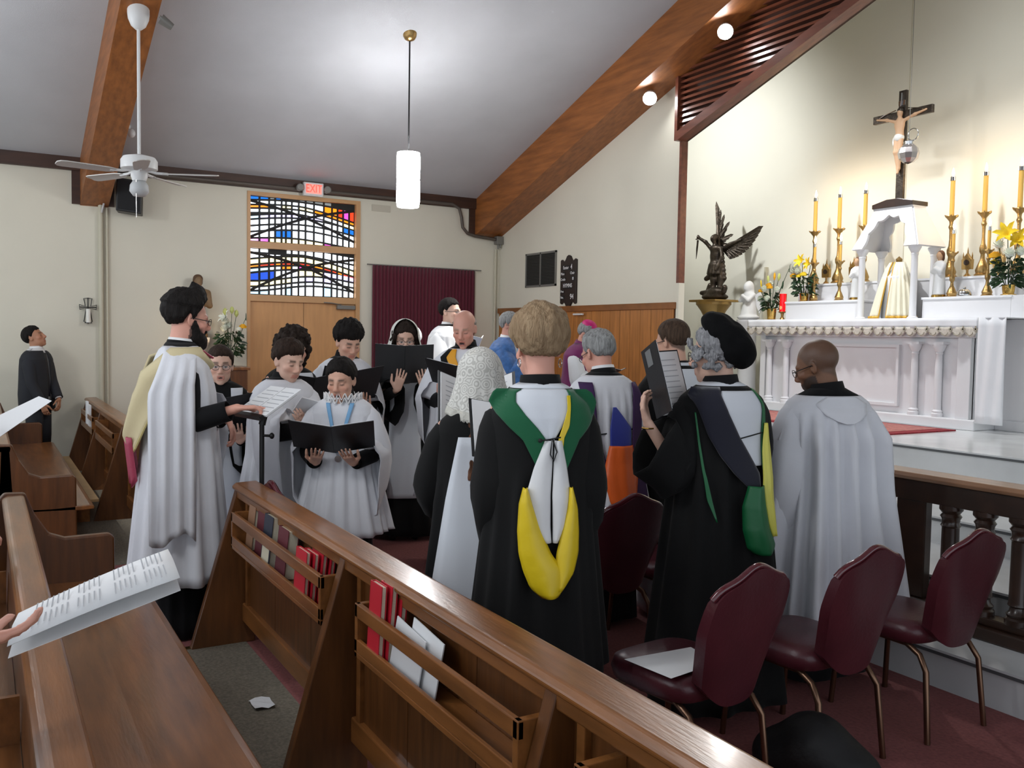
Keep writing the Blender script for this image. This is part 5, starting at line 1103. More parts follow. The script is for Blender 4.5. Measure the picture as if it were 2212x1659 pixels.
# ------------------------------------------------------------------ the near row, backs to the camera
H_ = {}
MT['brown_hair'] = hairmat('brown_hair', (52, 38, 30)); MT['dark_hair'] = hairmat('dark_hair', (26, 22, 20)); MT['blond_hair'] = hairmat('ash_blond_hair', (128, 104, 78), (166, 142, 112)); MT['grey_hair'] = hairmat('grey_hair', (118, 118, 116), (176, 176, 174)); MT['buzz_hair'] = hairmat('cropped_brown_hair', (74, 58, 46)); MT['auburn_hair'] = hairmat('auburn_hair', (98, 66, 48)); MT['curl_hair'] = hairmat('dark_curly_hair', (44, 34, 28))
MT['green_velvet'] = mat('green_velvet', (0, 88, 52), .85, sheen=.2, bump=(160, .1)); MT['yellow_satin'] = mat('yellow_satin', (226, 196, 28), .42, bump=(14, .3)); MT['white_satin'] = mat('white_satin', (222, 222, 222), .45, bump=(14, .2)); MT['navy_velvet'] = mat('navy_velvet', (12, 14, 34), .9, sheen=.4); MT['lime_satin'] = mat('pale_yellow_satin', (214, 208, 90), .42, bump=(12, .3)); MT['green_satin'] = mat('green_satin', (10, 96, 52), .45, bump=(12, .3)); MT['cord'] = mat('black_cord', (16, 16, 16), .7); MT['cream_hood'] = mat('cream_hood', (206, 192, 152), .8, bump=(40, .1)); MT['rose_silk'] = mat('rose_silk', (170, 64, 88), .5, bump=(20, .3)); MT['sky_silk'] = mat('sky_blue_silk', (140, 190, 216), .5); MT['purple_cloth'] = mat('purple_cloth', (58, 26, 74), .8); MT['orange_satin'] = mat('orange_satin', (226, 96, 26), .45, bump=(16, .3)); MT['royal_satin'] = mat('royal_blue_satin', (44, 56, 150), .45)

# conductor
phi = R(84)
P = person('bearded man with dark hair and glasses conducting, white surplice and cream hood', (-5.36, .99, 0), phi, 1.91, 'pink', yaw=R(14), pitch=R(8), arms={1: dict(world=wd(512, 882, 4.92), dw=Vector((.2, 1, .05)), n=(0, -.3, -1), curl=.9, pt=.25, pole=(.25, .25, -1)), -1: dict(world=wd(492, 905, 5.2), dw=Vector((.1, .35, -1)), n=(0, -1, 0), curl=.6)}, brow=(36, 26, 20), beard=(40, 29, 24), vox=.0056, sw=1.10, hs=1.12)
hair_cap(P, 'dark_hair', .018, [(0, 38), (30, 36), (50, 26), (66, 4), (84, -20), (92, 2), (100, -6), (112, -36), (140, -54), (180, -60)], vol=lambda a, e: .03*max(0, math.cos(R(a)))**2*max(0, math.sin(R(e)))+(.012 if e > 20 else 0), rough=.008, res=(96, 52))
head_organic(P, 'beard', [ell((0, .045, -.088), (.062, .062, .05), .02), ell((0, .075, -.11), (.04, .04, .04), .02), cap((-.062, .012, -.015), (-.048, .045, -.075), .018, .026, .02), cap((.062, .012, -.015), (.048, .045, -.075), .018, .026, .02), cap((-.03, .092, -.05), (.03, .092, -.05), .009, .009, .01), sub(ell((0, .12, -.067), (.022, .028, .006), .008))], .006, 'dark_hair', (60, .004))
spectacles(P)
cs = Robe(P, .02, .04, -.03, (16, .006)); cs.build('cassock', 'black_cloth')
for s in (-1, 1): sleeve(P, s, 'black_cloth', (.075, .062, .05), .93); 
collar(P, 'black_cloth', .05, .072, z=1.455); collar(P, 'collar_white', .058, .066, z=1.46)
rb = Robe(P, .33, .07, .02, (13, .020), 1.40, top=1.47, seed=5); rb.build('surplice', 'surplice')
sleeve(P, -1, 'surplice', (.13, .14, .15), .80, .35, 'surplice_sleeve', pl=.014)
# the right sleeve falls open behind the arm
G = []
for i in range(26):
    t = i/25; z = lerp(1.475*P['k'], .60, t); a0 = lerp(-.10, -.20, min(1, t*4)); a1 = lerp(.06, .035, min(1, t*5)); xo = interp([(0, .15), (.06, .25), (.15, .33), (.4, .37), (1, .41)], t)[0]
    G.append([(xo*(1-.10*(2*j/14-1)**2)+.020*math.sin(j*1.5+t*1.2)*min(1, t*3), lerp(a0, a1, j/14), z+(.16*math.sin(PI*j/14+.3)*max(0, t-.8)*5*(.5-j/14)*-1.2)) for j in range(15)])
MB().grid(G).obj('hanging_sleeve', 'surplice', P['o'], smooth=180, solid=.004)
pts = [(.10, .13, 1.38), (.165, .07, 1.425), (.195, -.04, 1.41), (.175, -.17, 1.30), (.11, -.235, 1.14), (.05, -.265, 1.03), (.0, -.275, 1.0), (-.06, -.26, 1.05), (-.13, -.21, 1.2), (-.18, -.12, 1.38), (-.17, .0, 1.43), (-.10, .1, 1.38)]
pts = [(x, y, z*P['k']) for x, y, z in pts]
G = []; pv = [Vector(p) for p in pts]
for i, p in enumerate(pv):
    t = math.sin(PI*i/(len(pv)-1)); tg = (pv[min(i+1, len(pv)-1)]-pv[max(i-1, 0)]).normalized(); ou = Vector((p.x, p.y+.01, 0)).normalized(); wv_ = tg.cross(ou).normalized(); hw = .03+.085*t
    G.append([tuple(p+wv_*hw*q+ou*(.03*math.cos(q*PI/2)+.012*math.sin(q*4)*t)) for q in np.linspace(-1, 1, 11)])
MB().grid(G).obj('hood', 'cream_hood', P['o'], smooth=180, solid=.01)
MB().tube([r[0] for r in G], .006, 6).obj('hood_edge', mat('hood_edge', (196, 180, 120), .7), P['o'])
MB().tube([(.10, .15, 1.42*P['k']), (.15, .09, 1.455*P['k']), (.18, -.0, 1.45*P['k'])], [.012, .016, .01], 8, flat=.5).obj('hood_binding', 'rose_silk', P['o'], smooth=60)
G = [[(lerp(.12, -.10, j/8)*(1-.15*t), -.275-.02*math.sin(j*1.3)-.02*math.sin(PI*j/8)+.03*t, lerp(1.02, .80-.04*math.sin(j*1.2), t)*P['k']) for j in range(9)] for t in np.linspace(0, 1, 8)]
MB().grid(G).obj('hood_lining', 'rose_silk', P['o'], smooth=180, solid=.006)
# music stand with score
ms = T('music_stand', 'black music stand holding the open white score before the conductor', 'music stand', (-5.07, 1.36, 0))
MB().tube([(0, 0, .02), (0, 0, 1.20)], .014, 10).obj('pole', 'black_metal', ms, smooth=60); MB().tube([(0, 0, .60), (0, 0, .80)], .02, 10).obj('collar', 'black_metal', ms); MB().tube([(0, 0, 1.12), (.035, .04, 1.12)], .008, 6).ell((.04, .045, 1.12), (.014, .014, .018)).obj('clamp_knob', 'black_metal', ms)
for a in range(3): MB().tube([(0, 0, .22), (.25*math.cos(a*2.094+.5), .25*math.sin(a*2.094+.5), .012)], .009, 6).obj('leg', 'black_metal', ms)
rt = Matrix.Translation((0, .03, 1.30)) @ Matrix.Rotation(R(10), 4, 'Z') @ Matrix.Rotation(R(33), 4, 'X')
MB().box(-.17, .17, -.12, .11, -.006, 0).xf(rt).obj('desk', 'black_metal', ms); MB().box(-.17, .17, -.14, -.115, -.006, .02).xf(rt).obj('ledge', 'black_metal', ms); MB().tube([(0, 0, 1.18), (0, .03, 1.295)], .02, 8).obj('tilt_joint', 'black_metal', ms)
sc_ = T('music_score', 'open white music score lying on the black stand', 'music'); sc_.location = (-5.07, 1.36, 0)
for a, b in ((-.19, -.004), (.004, .19)): MB().box(a, b, -.11, .14, .002, .012).xf(rt).obj('page', 'paper', sc_)
for i in range(6):
    for a, b in ((-.17, -.02), (.02, .17)): MB().box(a, b, -.08+.035*i, -.074+.035*i, .0121, .0125).xf(rt).obj('stave', 'print', sc_)

# woman in the lace mantilla
phi = R(155); loc = Vector((-3.52, 1.91, 0))
fa, n_, u_ = folder_arms(loc, phi, (0, .34, 1.24), R(38))
P = person('woman under a white lace mantilla seen from behind, black gown with white back panel', loc, phi, 1.625, 'fair', pitch=R(16), arms=fa, vox=.0066)
hair_cap(P, 'auburn_hair', .003, rough=.002)
head_organic(P, 'long_hair', [cap((x, -.085, -.03), (x*1.3+.01*math.sin(x*90), -.055+.012*math.sin(x*60), -.42-.02*math.sin(x*130)), .024, .012, .01) for x in np.linspace(-.045, .045, 7)], .007, 'auburn_hair', (30, .006))
rb = Robe(P, .03, .11, .0, (14, .014), 1.2); rb.build('gown', 'gown'); collar(P, 'black_cloth')
for s in (-1, 1): sleeve(P, s, 'gown', (.08, .095, .11), .86, .14, pl=.006)
drape(rb, 'panel_white', [(1.36*P['k'], -.10, .11), (1.0, -.15, .15), (.6, -.21, .2), (.05, -.26, .24)], 'white_back_panel', True, .012, wav=.003)
MT['lace_veil'] = bpy.data.materials.new('white_lace'); m_ = MT['lace_veil']; m_.use_nodes = True; nt = m_.node_tree; pb = nt.nodes['Principled BSDF']; pb.inputs['Base Color'].default_value = (.72, .71, .66, 1); pb.inputs['Roughness'].default_value = .9
tc = nt.nodes.new('ShaderNodeTexCoord'); wv = nt.nodes.new('ShaderNodeTexWave'); wv.wave_type = 'RINGS'; wv.rings_direction = 'SPHERICAL'; vo = nt.nodes.new('ShaderNodeTexVoronoi'); vo.inputs['Scale'].default_value = 24
nt.links.new(tc.outputs['Object'], vo.inputs['Vector']); sc2 = nt.nodes.new('ShaderNodeMath'); sc2.operation = 'MULTIPLY'; sc2.inputs[1].default_value = 26; nt.links.new(vo.outputs['Distance'], sc2.inputs[0]); sn = nt.nodes.new('ShaderNodeMath'); sn.operation = 'COSINE'; nt.links.new(sc2.outputs[0], sn.inputs[0])
rp = nt.nodes.new('ShaderNodeMapRange'); rp.inputs['From Min'].default_value = -.3; rp.inputs['From Max'].default_value = .4; rp.inputs['To Min'].default_value = .22; rp.inputs['To Max'].default_value = 1.0; nt.links.new(sn.outputs[0], rp.inputs['Value']); pb.inputs['Alpha'].default_value = .9; cr_ = nt.nodes.new('ShaderNodeValToRGB'); cr_.color_ramp.elements[0].color = (.50, .49, .45, 1); cr_.color_ramp.elements[1].color = (.74, .73, .68, 1); cr_.color_ramp.elements[0].position = .2; cr_.color_ramp.elements[1].position = .7; nt.links.new(rp.outputs[0], cr_.inputs[0]); nt.links.new(cr_.outputs[0], pb.inputs['Base Color'])
def mantilla(P, m, low=.2, fl=.10, name='lace_mantilla', hem=None, seed=2, back=None, face_gap=R(48), n=110, sx=.106, sy=.126):
    """veil: a dome on the head (head frame) that then falls straight down (body frame)"""
    G = []; inv_up = Vector((0, 0, 1))
    for i in range(12):
        q = i/11; row = []
        for j in range(n):
            a = lerp(PI/2+face_gap, PI/2+2*PI-face_gap, j/(n-1)); e = (1-q)*PI/2*.985
            row.append(P['hm'] @ Vector((sx*math.cos(e)*math.cos(a), -.012+sy*math.cos(e)*math.sin(a), .035+.128*math.sin(e)+.035*(1-math.sin(e))*max(0, math.sin(a)))))
        G.append(row)
    rim = G[-1]; c = P['hm'] @ Vector((0, -.012, .03))
    for i in range(1, 19):
        t = i/18; row = []
        for j in range(n):
            a = lerp(PI/2+face_gap, PI/2+2*PI-face_gap, j/(n-1)); s_ = max(0, -math.sin(a)); ln = lerp(low, back if back is not None else low, s_)
            o = rim[j]-c; o.z = 0; f = fl*t**1.3*(1+.16*math.sin(a*7+seed)+.10*math.sin(a*17+1))
            row.append(rim[j]+o.normalized()*f-Vector((0, 0, ln*t+(.010*abs(math.sin(a*26)) if i == 18 else 0))))
        G.append(row)
    o = MB().grid([[tuple(p) for p in r] for r in G]).obj(name, m, P['o'], smooth=180)
    if hem: MB().grid([[tuple(p+(p-c).normalized()*.003) for p in r] for r in G[-4:]]).obj('lace_hem', hem, o, smooth=180, solid=.003)
    return o
MT['lace_hem'] = mat('lace_hem', (196, 194, 184), .9, bump=(120, .6))
mantilla(P, 'lace_veil', .15, .045, hem='lace_hem', back=.23)
c = P['mw'] @ Vector((0.0, .36, 1.33)); folder('white-paged binder held open by the woman in the lace mantilla', c, local_dir(phi, (0, -.72, .5)), (0, 0, 1), .23, .30, R(105), cover=mat('grey_binder', (86, 88, 90), .4), lines=True)

# woman in the green hood
phi = R(157); loc = Vector((-2.90, 1.83, 0))
fa, n_, u_ = folder_arms(loc, phi, (0, .33, 1.25), R(50))
P = person('woman with short ash-blond hair and green academic hood seen from behind', loc, phi, 1.785, 'pink', yaw=R(12), pitch=R(6), arms={s: dict(a, pole=(s*.12, -.3, -1)) for s, a in fa.items()}, vox=.0056, sw=.87)
hair_cap(P, 'blond_hair', .022, [(0, 30), (60, 5), (80, -12), (90, 0), (98, -8), (108, -42), (130, -60), (180, -66)], vol=lambda a, e: .022*max(0, math.sin(R(e+8)))+.006*max(0, -math.cos(R(a))), rough=.009, freq=34, res=(110, 60), seed=4)
for s in (-1, 1): in_head(P, MB().tube([(s*.083+.002, -.008+.016*math.cos(a), -.055+.016*math.sin(a)) for a in np.linspace(0, 2*PI, 15)], .0022, 6), 'hoop_earring', 'silver')
cs = Robe(P, .03, .12, -.03, (18, .006)); cs.build('white_cassock', 'panel_white')
rb = Robe(P, .46, .05, .012, (13, .014), 1.2, top=1.47, seed=8); rb.build('gown', 'gown', gap=.35); collar(P, 'black_cloth', .075, .074, z=1.45)
for s in (-1, 1): sleeve(P, s, 'gown', (.08, .088, .11), .84, .2, pl=.007)
k = P['k']
drape(rb, 'panel_white', [(1.478*k, -.075, .075), (1.456*k, -.14, .13), (1.408*k, -.11, .11), (1.348*k, -.05, .06), (1.300*k, -.012, .03)], 'white_back', True, .010, wav=.001)
drape(rb, 'green_velvet', [(1.476*k, -.17, -.085), (1.464*k, -.185, -.105), (1.432*k, -.20, -.108), (1.388*k, -.175, -.075), (1.340*k, -.13, -.03), (1.300*k, -.085, .0), (1.175*k, -.02, .002)], 'hood_border', True, .016)
drape(rb, 'green_velvet', [(1.476*k, .085, .17), (1.464*k, .09, .19), (1.432*k, .092, .21), (1.388*k, .085, .20), (1.340*k, .075, .165), (1.300*k, .06, .125), (1.194*k, .055, .075), (1.136*k, .055, .06)], 'hood_border', True, .016)
drape(rb, 'yellow_satin', [(1.456*k, .082, .094), (1.408*k, .08, .092), (1.348*k, .06, .085), (1.308*k, .045, .065), (1.223*k, .035, .055)], 'hood_piping', True, .019)
drape(rb, 'white_satin', [(1.300*k, -.005, .022), (1.204*k, -.045, .02), (1.107*k, -.075, .012), (1.001*k, -.055, .012), (0.943*k, -.01, .016)], 'hood_lining', True, .020, bulge=lambda z: .012)
drape(rb, 'white_satin', [(1.300*k, .03, .055), (1.204*k, .026, .075), (1.107*k, .02, .088), (1.001*k, .022, .07), (0.943*k, .022, .04)], 'hood_lining', True, .020, bulge=lambda z: .012)
drape(rb, 'yellow_satin', [(1.136*k, -.085, -.072), (1.078*k, -.10, -.055), (0.982*k, -.105, -.02), (0.905*k, -.10, .015), (0.847*k, -.085, .06), (0.789*k, -.06, .065), (0.755*k, -.02, .04)], 'hood_tip', True, .026, bulge=lambda z: .03)
drape(rb, 'yellow_satin', [(1.136*k, .085, .095), (1.059*k, .075, .115), (0.982*k, .055, .12), (0.905*k, .035, .118), (0.837*k, .03, .10), (0.779*k, .03, .06)], 'hood_tip', True, .024, bulge=lambda z: .022)
yb_ = rb.y(0, 1.300*k)-.028
MB().tube([(-.03, yb_, 1.300*k), (0, yb_-.004, 1.303*k), (.05, yb_, 1.312*k)], .003, 6).tube([(.02, yb_, 1.306*k), (.035, yb_-.01, 1.261*k), (.024, yb_-.01, 1.228*k), (.012, yb_-.008, 1.252*k), (.016, yb_, 1.300*k)], .0025, 6).ell((-.025, yb_, 1.300*k), (.008, .008, .008)).obj('hood_cord', 'cord', P['o'])
c = P['mw'] @ Vector((0, .40, 1.28)); folder('choir folder hidden in front of the woman in the green hood', c, local_dir(phi, (0, -.7, .7)), (0, 0, 1))

# grey-haired man
phi = R(172); loc = Vector((-4.37, 3.20, 0)); fa, n_, u_ = folder_arms(loc, phi, (0, .33, 1.22), R(45))
P = person('grey-haired man with glasses seen from behind, white surplice with purple and orange hood', loc, phi, 1.75, 'pink', hs=1.06, yaw=R(14), pitch=R(20), arms=fa, vox=.0062)
hair_cap(P, 'grey_hair', .012, [(0, 52), (40, 44), (60, 24), (78, -8), (88, -6), (98, 0), (112, -36), (140, -54), (180, -60)], rough=.005, res=(90, 48)); spectacles(P)
cs = Robe(P, .03, .05, -.03, (14, .004)); cs.build('cassock', 'black_cloth'); collar(P, 'black_cloth', .06, .074, z=1.455); collar(P, 'collar_white', .075, .068, z=1.458)
rb = Robe(P, .55, .09, .015, (26, .012), 1.42, top=1.47, seed=11); rb.build('surplice', 'surplice')
for s in (-1, 1): sleeve(P, s, 'surplice', (.085, .10, .12), .80, .25, 'surplice_sleeve', pl=.01)
k = P['k']; drape(rb, 'purple_cloth', [(1.44*k, .13, .19), (1.3*k, .11, .22), (1.1*k, .10, .225), (.9*k, .09, .21), (.5*k, .05, .23)], 'hood_border', True, .02); drape(rb, 'royal_satin', [(1.3*k, -.03, -.01), (1.18*k, -.05, .09), (1.06*k, -.05, .09)], 'hood_lining', True, .02); drape(rb, 'orange_satin', [(1.08*k, -.06, .10), (.9*k, -.10, .13), (.76*k, -.07, .10), (.68*k, -.02, .04)], 'hood_lining', True, .026, bulge=lambda z: .03, wav=.004)
yb_ = rb.y(0, 1.16*k)-.02; MB().tube([(-.12, rb.y(-.12, 1.14*k)-.014, 1.14*k), (0, yb_, 1.155*k), (.12, rb.y(.12, 1.17*k)-.016, 1.17*k)], .004, 6).obj('hood_cord', 'cord', P['o'])
drape(rb, 'purple_cloth', [(1.44*k, -.19, -.13), (1.3*k, -.21, -.13), (1.14*k, -.2, -.12), (.9*k, -.15, -.05)], 'hood_border', True, .02)
c = P['mw'] @ Vector((0, .40, 1.22)); folder('choir folder held by the grey-haired man', c, local_dir(phi, (0, -.6, .8)), (0, 0, 1))

# man with cropped hair and pale blue hood
phi = R(176); loc = Vector((-4.33, 3.73, 0)); fa, n_, u_ = folder_arms(loc, phi, (0, .33, 1.22), R(45))
P = person('man with cropped brown hair and glasses, black gown with pale blue hood edging', loc, phi, 1.82, 'fair', hs=1.06, yaw=R(16), pitch=R(12), arms=fa, vox=.0062, scalp=(84, 66, 54))
hair_cap(P, 'buzz_hair', .006, rough=.002, res=(80, 44)); spectacles(P)
cs = Robe(P, .03, .05, -.03, (14, .004)); cs.build('cassock', 'panel_white'); collar(P, 'black_cloth', .05, .074, z=1.45)
rb = Robe(P, .3, .09, .012, (13, .016), 1.25, top=1.47, seed=13); rb.build('gown', 'gown', gap=.3); k = P['k']
for s in (-1, 1): sleeve(P, s, 'gown', (.085, .10, .12), .84, .22, pl=.006)
drape(rb, 'panel_white', [(1.46*k, -.06, .06), (1.38*k, -.09, .09), (1.2*k, -.05, .06)], 'white_back', True, .012)
for s in (-1, 1):
    f = (lambda z, a, b: (z, min(s*a, s*b), max(s*a, s*b)))
    drape(rb, 'sky_silk', [f(1.47*k, .075, .105), f(1.4*k, .095, .13), f(1.3*k, .085, .125), f(1.1*k, .04, .08)], 'hood_border', True, .018); drape(rb, 'green_satin', [f(1.46*k, .062, .078), f(1.4*k, .075, .1), f(1.3*k, .066, .09), f(1.1*k, .02, .045)], 'hood_lining', True, .017)
c = P['mw'] @ Vector((0, .40, 1.22)); folder('choir folder held by the man with the pale blue hood', c, local_dir(phi, (0, -.6, .8)), (0, 0, 1))

# woman in the black beret
phi = R(166); loc = Vector((-3.1, 2.936, 0))
P = person('woman with grey curls and a big black beret, navy velvet hood over black gown', loc, phi, 1.765, 'pale', hs=1.05, yaw=R(42), pitch=R(6), arms={-1: dict(world=wd(1400, 915, 4.02), dw=Vector((-.5, .1, .9)), n=(.6, -.6, 0), curl=.5, pole=(-.15, -.1, -1)), 1: dict(world=wd(1545, 900, 4.57), dw=Vector((-.6, 0, .6)), n=(-.5, -.6, 0), curl=.4)}, vox=.0056, sw=.98)
MT['silver_curl'] = hairmat('silver_curls', (116, 116, 118), (168, 168, 170)); rr2 = random.Random(2)
hair_cap(P, 'silver_curl', .016, [(0, 34), (60, 8), (80, -16), (96, -24), (110, -44), (180, -62)], rough=.012, freq=60)
head_organic(P, 'curls', [ell((.088*math.sin(a)*q, .02+.098*math.cos(a)*q, z), (.013, .013, .014), .008) for a, q, z in [(rr2.uniform(-2.9, 2.9), rr2.uniform(.95, 1.05), rr2.uniform(-.06, .075)) for _ in range(130)] if abs(a) > .75], .005, 'silver_curl', (90, .008))
spectacles(P, r=.023, sq=.9)
be = rotm('X', R(46)) @ rotm('Y', R(8)); head_organic(P, 'beret', xform([ell((0, -.035, .0), (.122, .135, .062), .03), ell((.0, -.10, -.035), (.10, .085, .06), .04), ell((0, .03, -.012), (.10, .075, .045), .04)], be, np.array((.01, -.045, .105))), .008, mat('black_velvet', (9, 9, 10), .95, bump=(140, .2), spec=.2), (22, .006))
cs = Robe(P, .03, .05, -.03, (14, .004)); cs.build('cassock', 'panel_white')
rb = Robe(P, .06, .10, .015, (12, .018), 1.25, top=1.47, seed=17); rb.build('gown', 'gown', gap=.3); collar(P, 'black_cloth', .085, .078, z=1.44); k = P['k']
sleeve(P, -1, 'gown', (.085, .10, .11), .92, .18, pl=.006); sleeve(P, 1, 'gown', (.088, .11, .12), .86, .2, pl=.006)
drape(rb, 'panel_white', [(1.459*k, -.06, .13), (1.403*k, -.085, .145), (1.302*k, -.03, .13), (1.176*k, .03, .125), (1.132*k, .06, .12)], 'white_back', True, .011)
drape(rb, 'navy_velvet', [(1.475*k, -.17, -.062), (1.440*k, -.19, -.07), (1.365*k, -.17, -.045), (1.270*k, -.14, .0), (1.176*k, -.09, .055), (1.100*k, -.03, .10), (1.037*k, .04, .105)], 'hood_border', True, .017)
drape(rb, 'green_satin', [(1.47*k, .10, .115), (1.403*k, .14, .152), (1.302*k, .128, .15), (1.207*k, .12, .155), (1.113*k, .12, .15)], 'hood_edging', True, .019)
drape(rb, 'lime_satin', [(1.320*k, .135, .15), (1.200*k, .115, .175), (1.020*k, .11, .19), (0.880*k, .135, .215), (0.820*k, .16, .21)], 'hood_lining', True, .028, bulge=lambda z: .02, wav=.004)
drape(rb, 'green_satin', [(1.050*k, .03, .115), (0.960*k, -.0, .13), (0.860*k, .0, .15), (0.780*k, .02, .19), (0.750*k, .06, .16)], 'hood_tip', True, .026, bulge=lambda z: .04, wav=.003)
drape(rb, 'green_satin', [(1.365*k, -.185, -.18), (1.113*k, -.165, -.155), (0.987*k, -.15, -.13), (0.892*k, -.115, -.11)], 'gown_edging', True, .014)
MB().tube([(-.0, rb.y(0, 1.251*k)-.016, 1.251*k), (.06, rb.y(.06, 1.264*k)-.016, 1.264*k), (.13, rb.y(.13, 1.277*k)-.02, 1.277*k)], .003, 6).obj('hood_cord', 'cord', P['o'])
MB().tube([(P['arm'][-1][2]+Vector((.026*math.cos(a), .026*math.sin(a), -.02))) for a in np.linspace(0, 2*PI, 14)], .004, 6).obj('wristwatch', 'gold', P['o'])
dv = wd(1403, 832, 4.12); folder('black folder with label plate raised by the woman in the beret', dv, (.80, .62, .30), (-.36, -.12, 1), .235, .315, R(118), plate=-1, lines=True)

# bald bearded man in pleated surplice
phi = R(168); loc = Vector((-3.1, 3.653, 0)); fa, n_, u_ = folder_arms(loc, phi, (0, .30, 1.15), R(60))
P = person('man with shaved head and glasses in a pleated white surplice, near the altar rail', loc, phi, 1.72, 'brown', hs=1.07, yaw=R(32), pitch=R(20), arms=fa, vox=.0056, beard=(32, 24, 20), scalp=(92, 66, 50), sw=1.12)
spectacles(P, r=.022, sq=.85); collar(P, 'black_cloth', .085, .084, z=1.435)
cs = Robe(P, .05, .05, -.03, (14, .004)); cs.build('cassock', 'black_cloth')
rb = Robe(P, .30, .09, .02, (17, .050), 1.40, top=1.46, neck=.02, seed=23, n=160); rb.build('surplice', 'surplice', rows=50)
k = P['k']; drape(rb, 'surplice', [(1.455*k, -.085, .085), (1.42*k, -.15, .15), (1.37*k, -.12, .12), (1.34*k, -.07, .07), (1.325*k, -.02, .02)], 'yoke', True, .006)
for s in (-1, 1): sleeve(P, s, 'surplice', (.09, .115, .14), .86, .52, 'surplice_sleeve', pl=.016, down=1.0)
shoes(P)
c = P['mw'] @ Vector((0, .36, 1.16)); folder('choir folder hidden before the man in the pleated surplice', c, local_dir(phi, (0, -.5, .86)), (0, 0, 1))
# ------------------------------------------------------------------ the far side of the choir, facing the camera
MT['ruff'] = mat('white_ruff', (236, 236, 236), .8); MT['sky_ribbon'] = mat('sky_blue_ribbon', (120, 172, 214), .6); MT['gold_velvet'] = mat('golden_lining', (226, 158, 30), .6); MT['lace_collar'] = mat('ecru_lace', (206, 196, 160), .9, bump=(150, .5)); MT['veil_white'] = mat('white_veil', (222, 222, 214), .85, bump=(160, .2))
def chorister(label, loc, phi, H, skin, c, tilt, flabel, kind, hs=1.0, opening=R(150), spread=(.10, .12), fup=None, fyaw=0, hem=.5, **kw):
    """c = folder centre in the singer's frame"""
    fa, n_, u_ = folder_arms(loc, phi, c, tilt, spread=spread)
    P = person(label, loc, phi, H, skin, arms=fa, hs=hs, **kw)
    f = folder(flabel, P['mw'] @ Vector(c), local_dir(phi, Matrix.Rotation(fyaw, 3, 'Z') @ n_), (0, 0, 1), opening=opening)
    for s in (-1, 1): cuff(P, s, 'black_cloth')
    if kind == 'gown':
        rb = Robe(P, .05, .10, .0, (14, .012), 1.2); rb.build('gown', 'gown'); collar(P, 'black_cloth', .055, .07)
        for s in (-1, 1): sleeve(P, s, 'gown', (.085, .095, .105), .90, .16, pl=.005)
    else:
        cs = Robe(P, .03, .04, -.03, (14, .004)); cs.build('cassock', 'black_cloth'); collar(P, 'black_cloth', .06, .07)
        for s in (-1, 1): sleeve(P, s, 'black_cloth', (.07, .06, .05), .95)
        rb = Robe(P, hem, .10, .018, (22, .014), 1.36, top=1.47, neck=.012); rb.build('surplice', 'surplice')
        for s in (-1, 1): sleeve(P, s, 'surplice', (.088, .11, .13), .80, .34, 'surplice_sleeve', pl=.012, down=1.1)
    return P, rb
# girl with glasses
P, rb = chorister('girl with tied brown hair and glasses singing, far left of the choir', (-6.18, 1.38, 0), R(-8), 1.60, 'pale', (0, .34, 1.17), R(40), 'black choir folder of the girl with glasses', 'gown', mouth=.5, pitch=R(4), yaw=R(-3), vox=.0056)
hair_cap(P, 'brown_hair', .008, [(0, 26), (40, 24), (62, 6), (80, -14), (92, 0), (104, -24), (180, -50)], rough=.003); head_organic(P, 'hair_bun', [ell((0, -.10, .10), (.045, .04, .04), .02)], .008, 'brown_hair', (40, .004)); spectacles(P, r=.024)
k = P['k']; drape(rb, 'panel_white', [(1.45*k, -.14, -.06), (1.36*k, -.13, -.06), (1.3*k, -.12, -.0)], 'white_yoke', False, .01); drape(rb, 'panel_white', [(1.45*k, .06, .14), (1.36*k, .06, .13), (1.3*k, 0, .12)], 'white_yoke', False, .01); drape(rb, 'panel_white', [(1.31*k, -.13, .13), (1.0*k, -.125, .125), (.45, -.14, .14)], 'white_tabard', False, .012, wav=.002)
# boy with short hair, hands raised
phi = R(10); loc = (-5.76, 1.69, 0)
P = person('boy with short brown hair in white surplice looking down, hands raised', loc, phi, 1.655, 'pale', yaw=R(8), pitch=R(16), arms={-1: dict(w=(.02, .30, 1.12), d=(.5, .5, .6), n=(.2, -.6, .5), curl=.35), 1: dict(w=(-.02, .31, 1.10), d=(-.4, .55, .7), n=(-.3, -.6, .5), curl=.35)}, vox=.0056, hs=1.03)
hair_cap(P, 'brown_hair', .014, [(0, 22), (40, 20), (62, 10), (80, -6), (90, -2), (100, -10), (120, -38), (180, -52)], vol=lambda a, e: .012*max(0, math.cos(R(a)))*max(0, math.sin(R(e))), rough=.006)
cs = Robe(P, .03, .04, -.03, (14, .004)); cs.build('cassock', 'black_cloth'); collar(P, 'black_cloth', .06, .072)
for s in (-1, 1): sleeve(P, s, 'black_cloth', (.07, .06, .052), .95)
rb = Robe(P, .28, .12, .018, (18, .016), 1.36, top=1.47, neck=.012, seed=31); rb.build('surplice', 'surplice')
for s in (-1, 1): sleeve(P, s, 'surplice', (.09, .12, .15), .76, .50, 'surplice_sleeve', pl=.014, down=1.0)
lf = folder('small open booklet in the hands of the boy with short hair', P['mw'] @ Vector((0, .40, 1.24)), local_dir(phi, (0, -.6, .8)), (0, 0, 1), .11, .15, R(140), cover='paper', name='booklet', tagc='booklet')
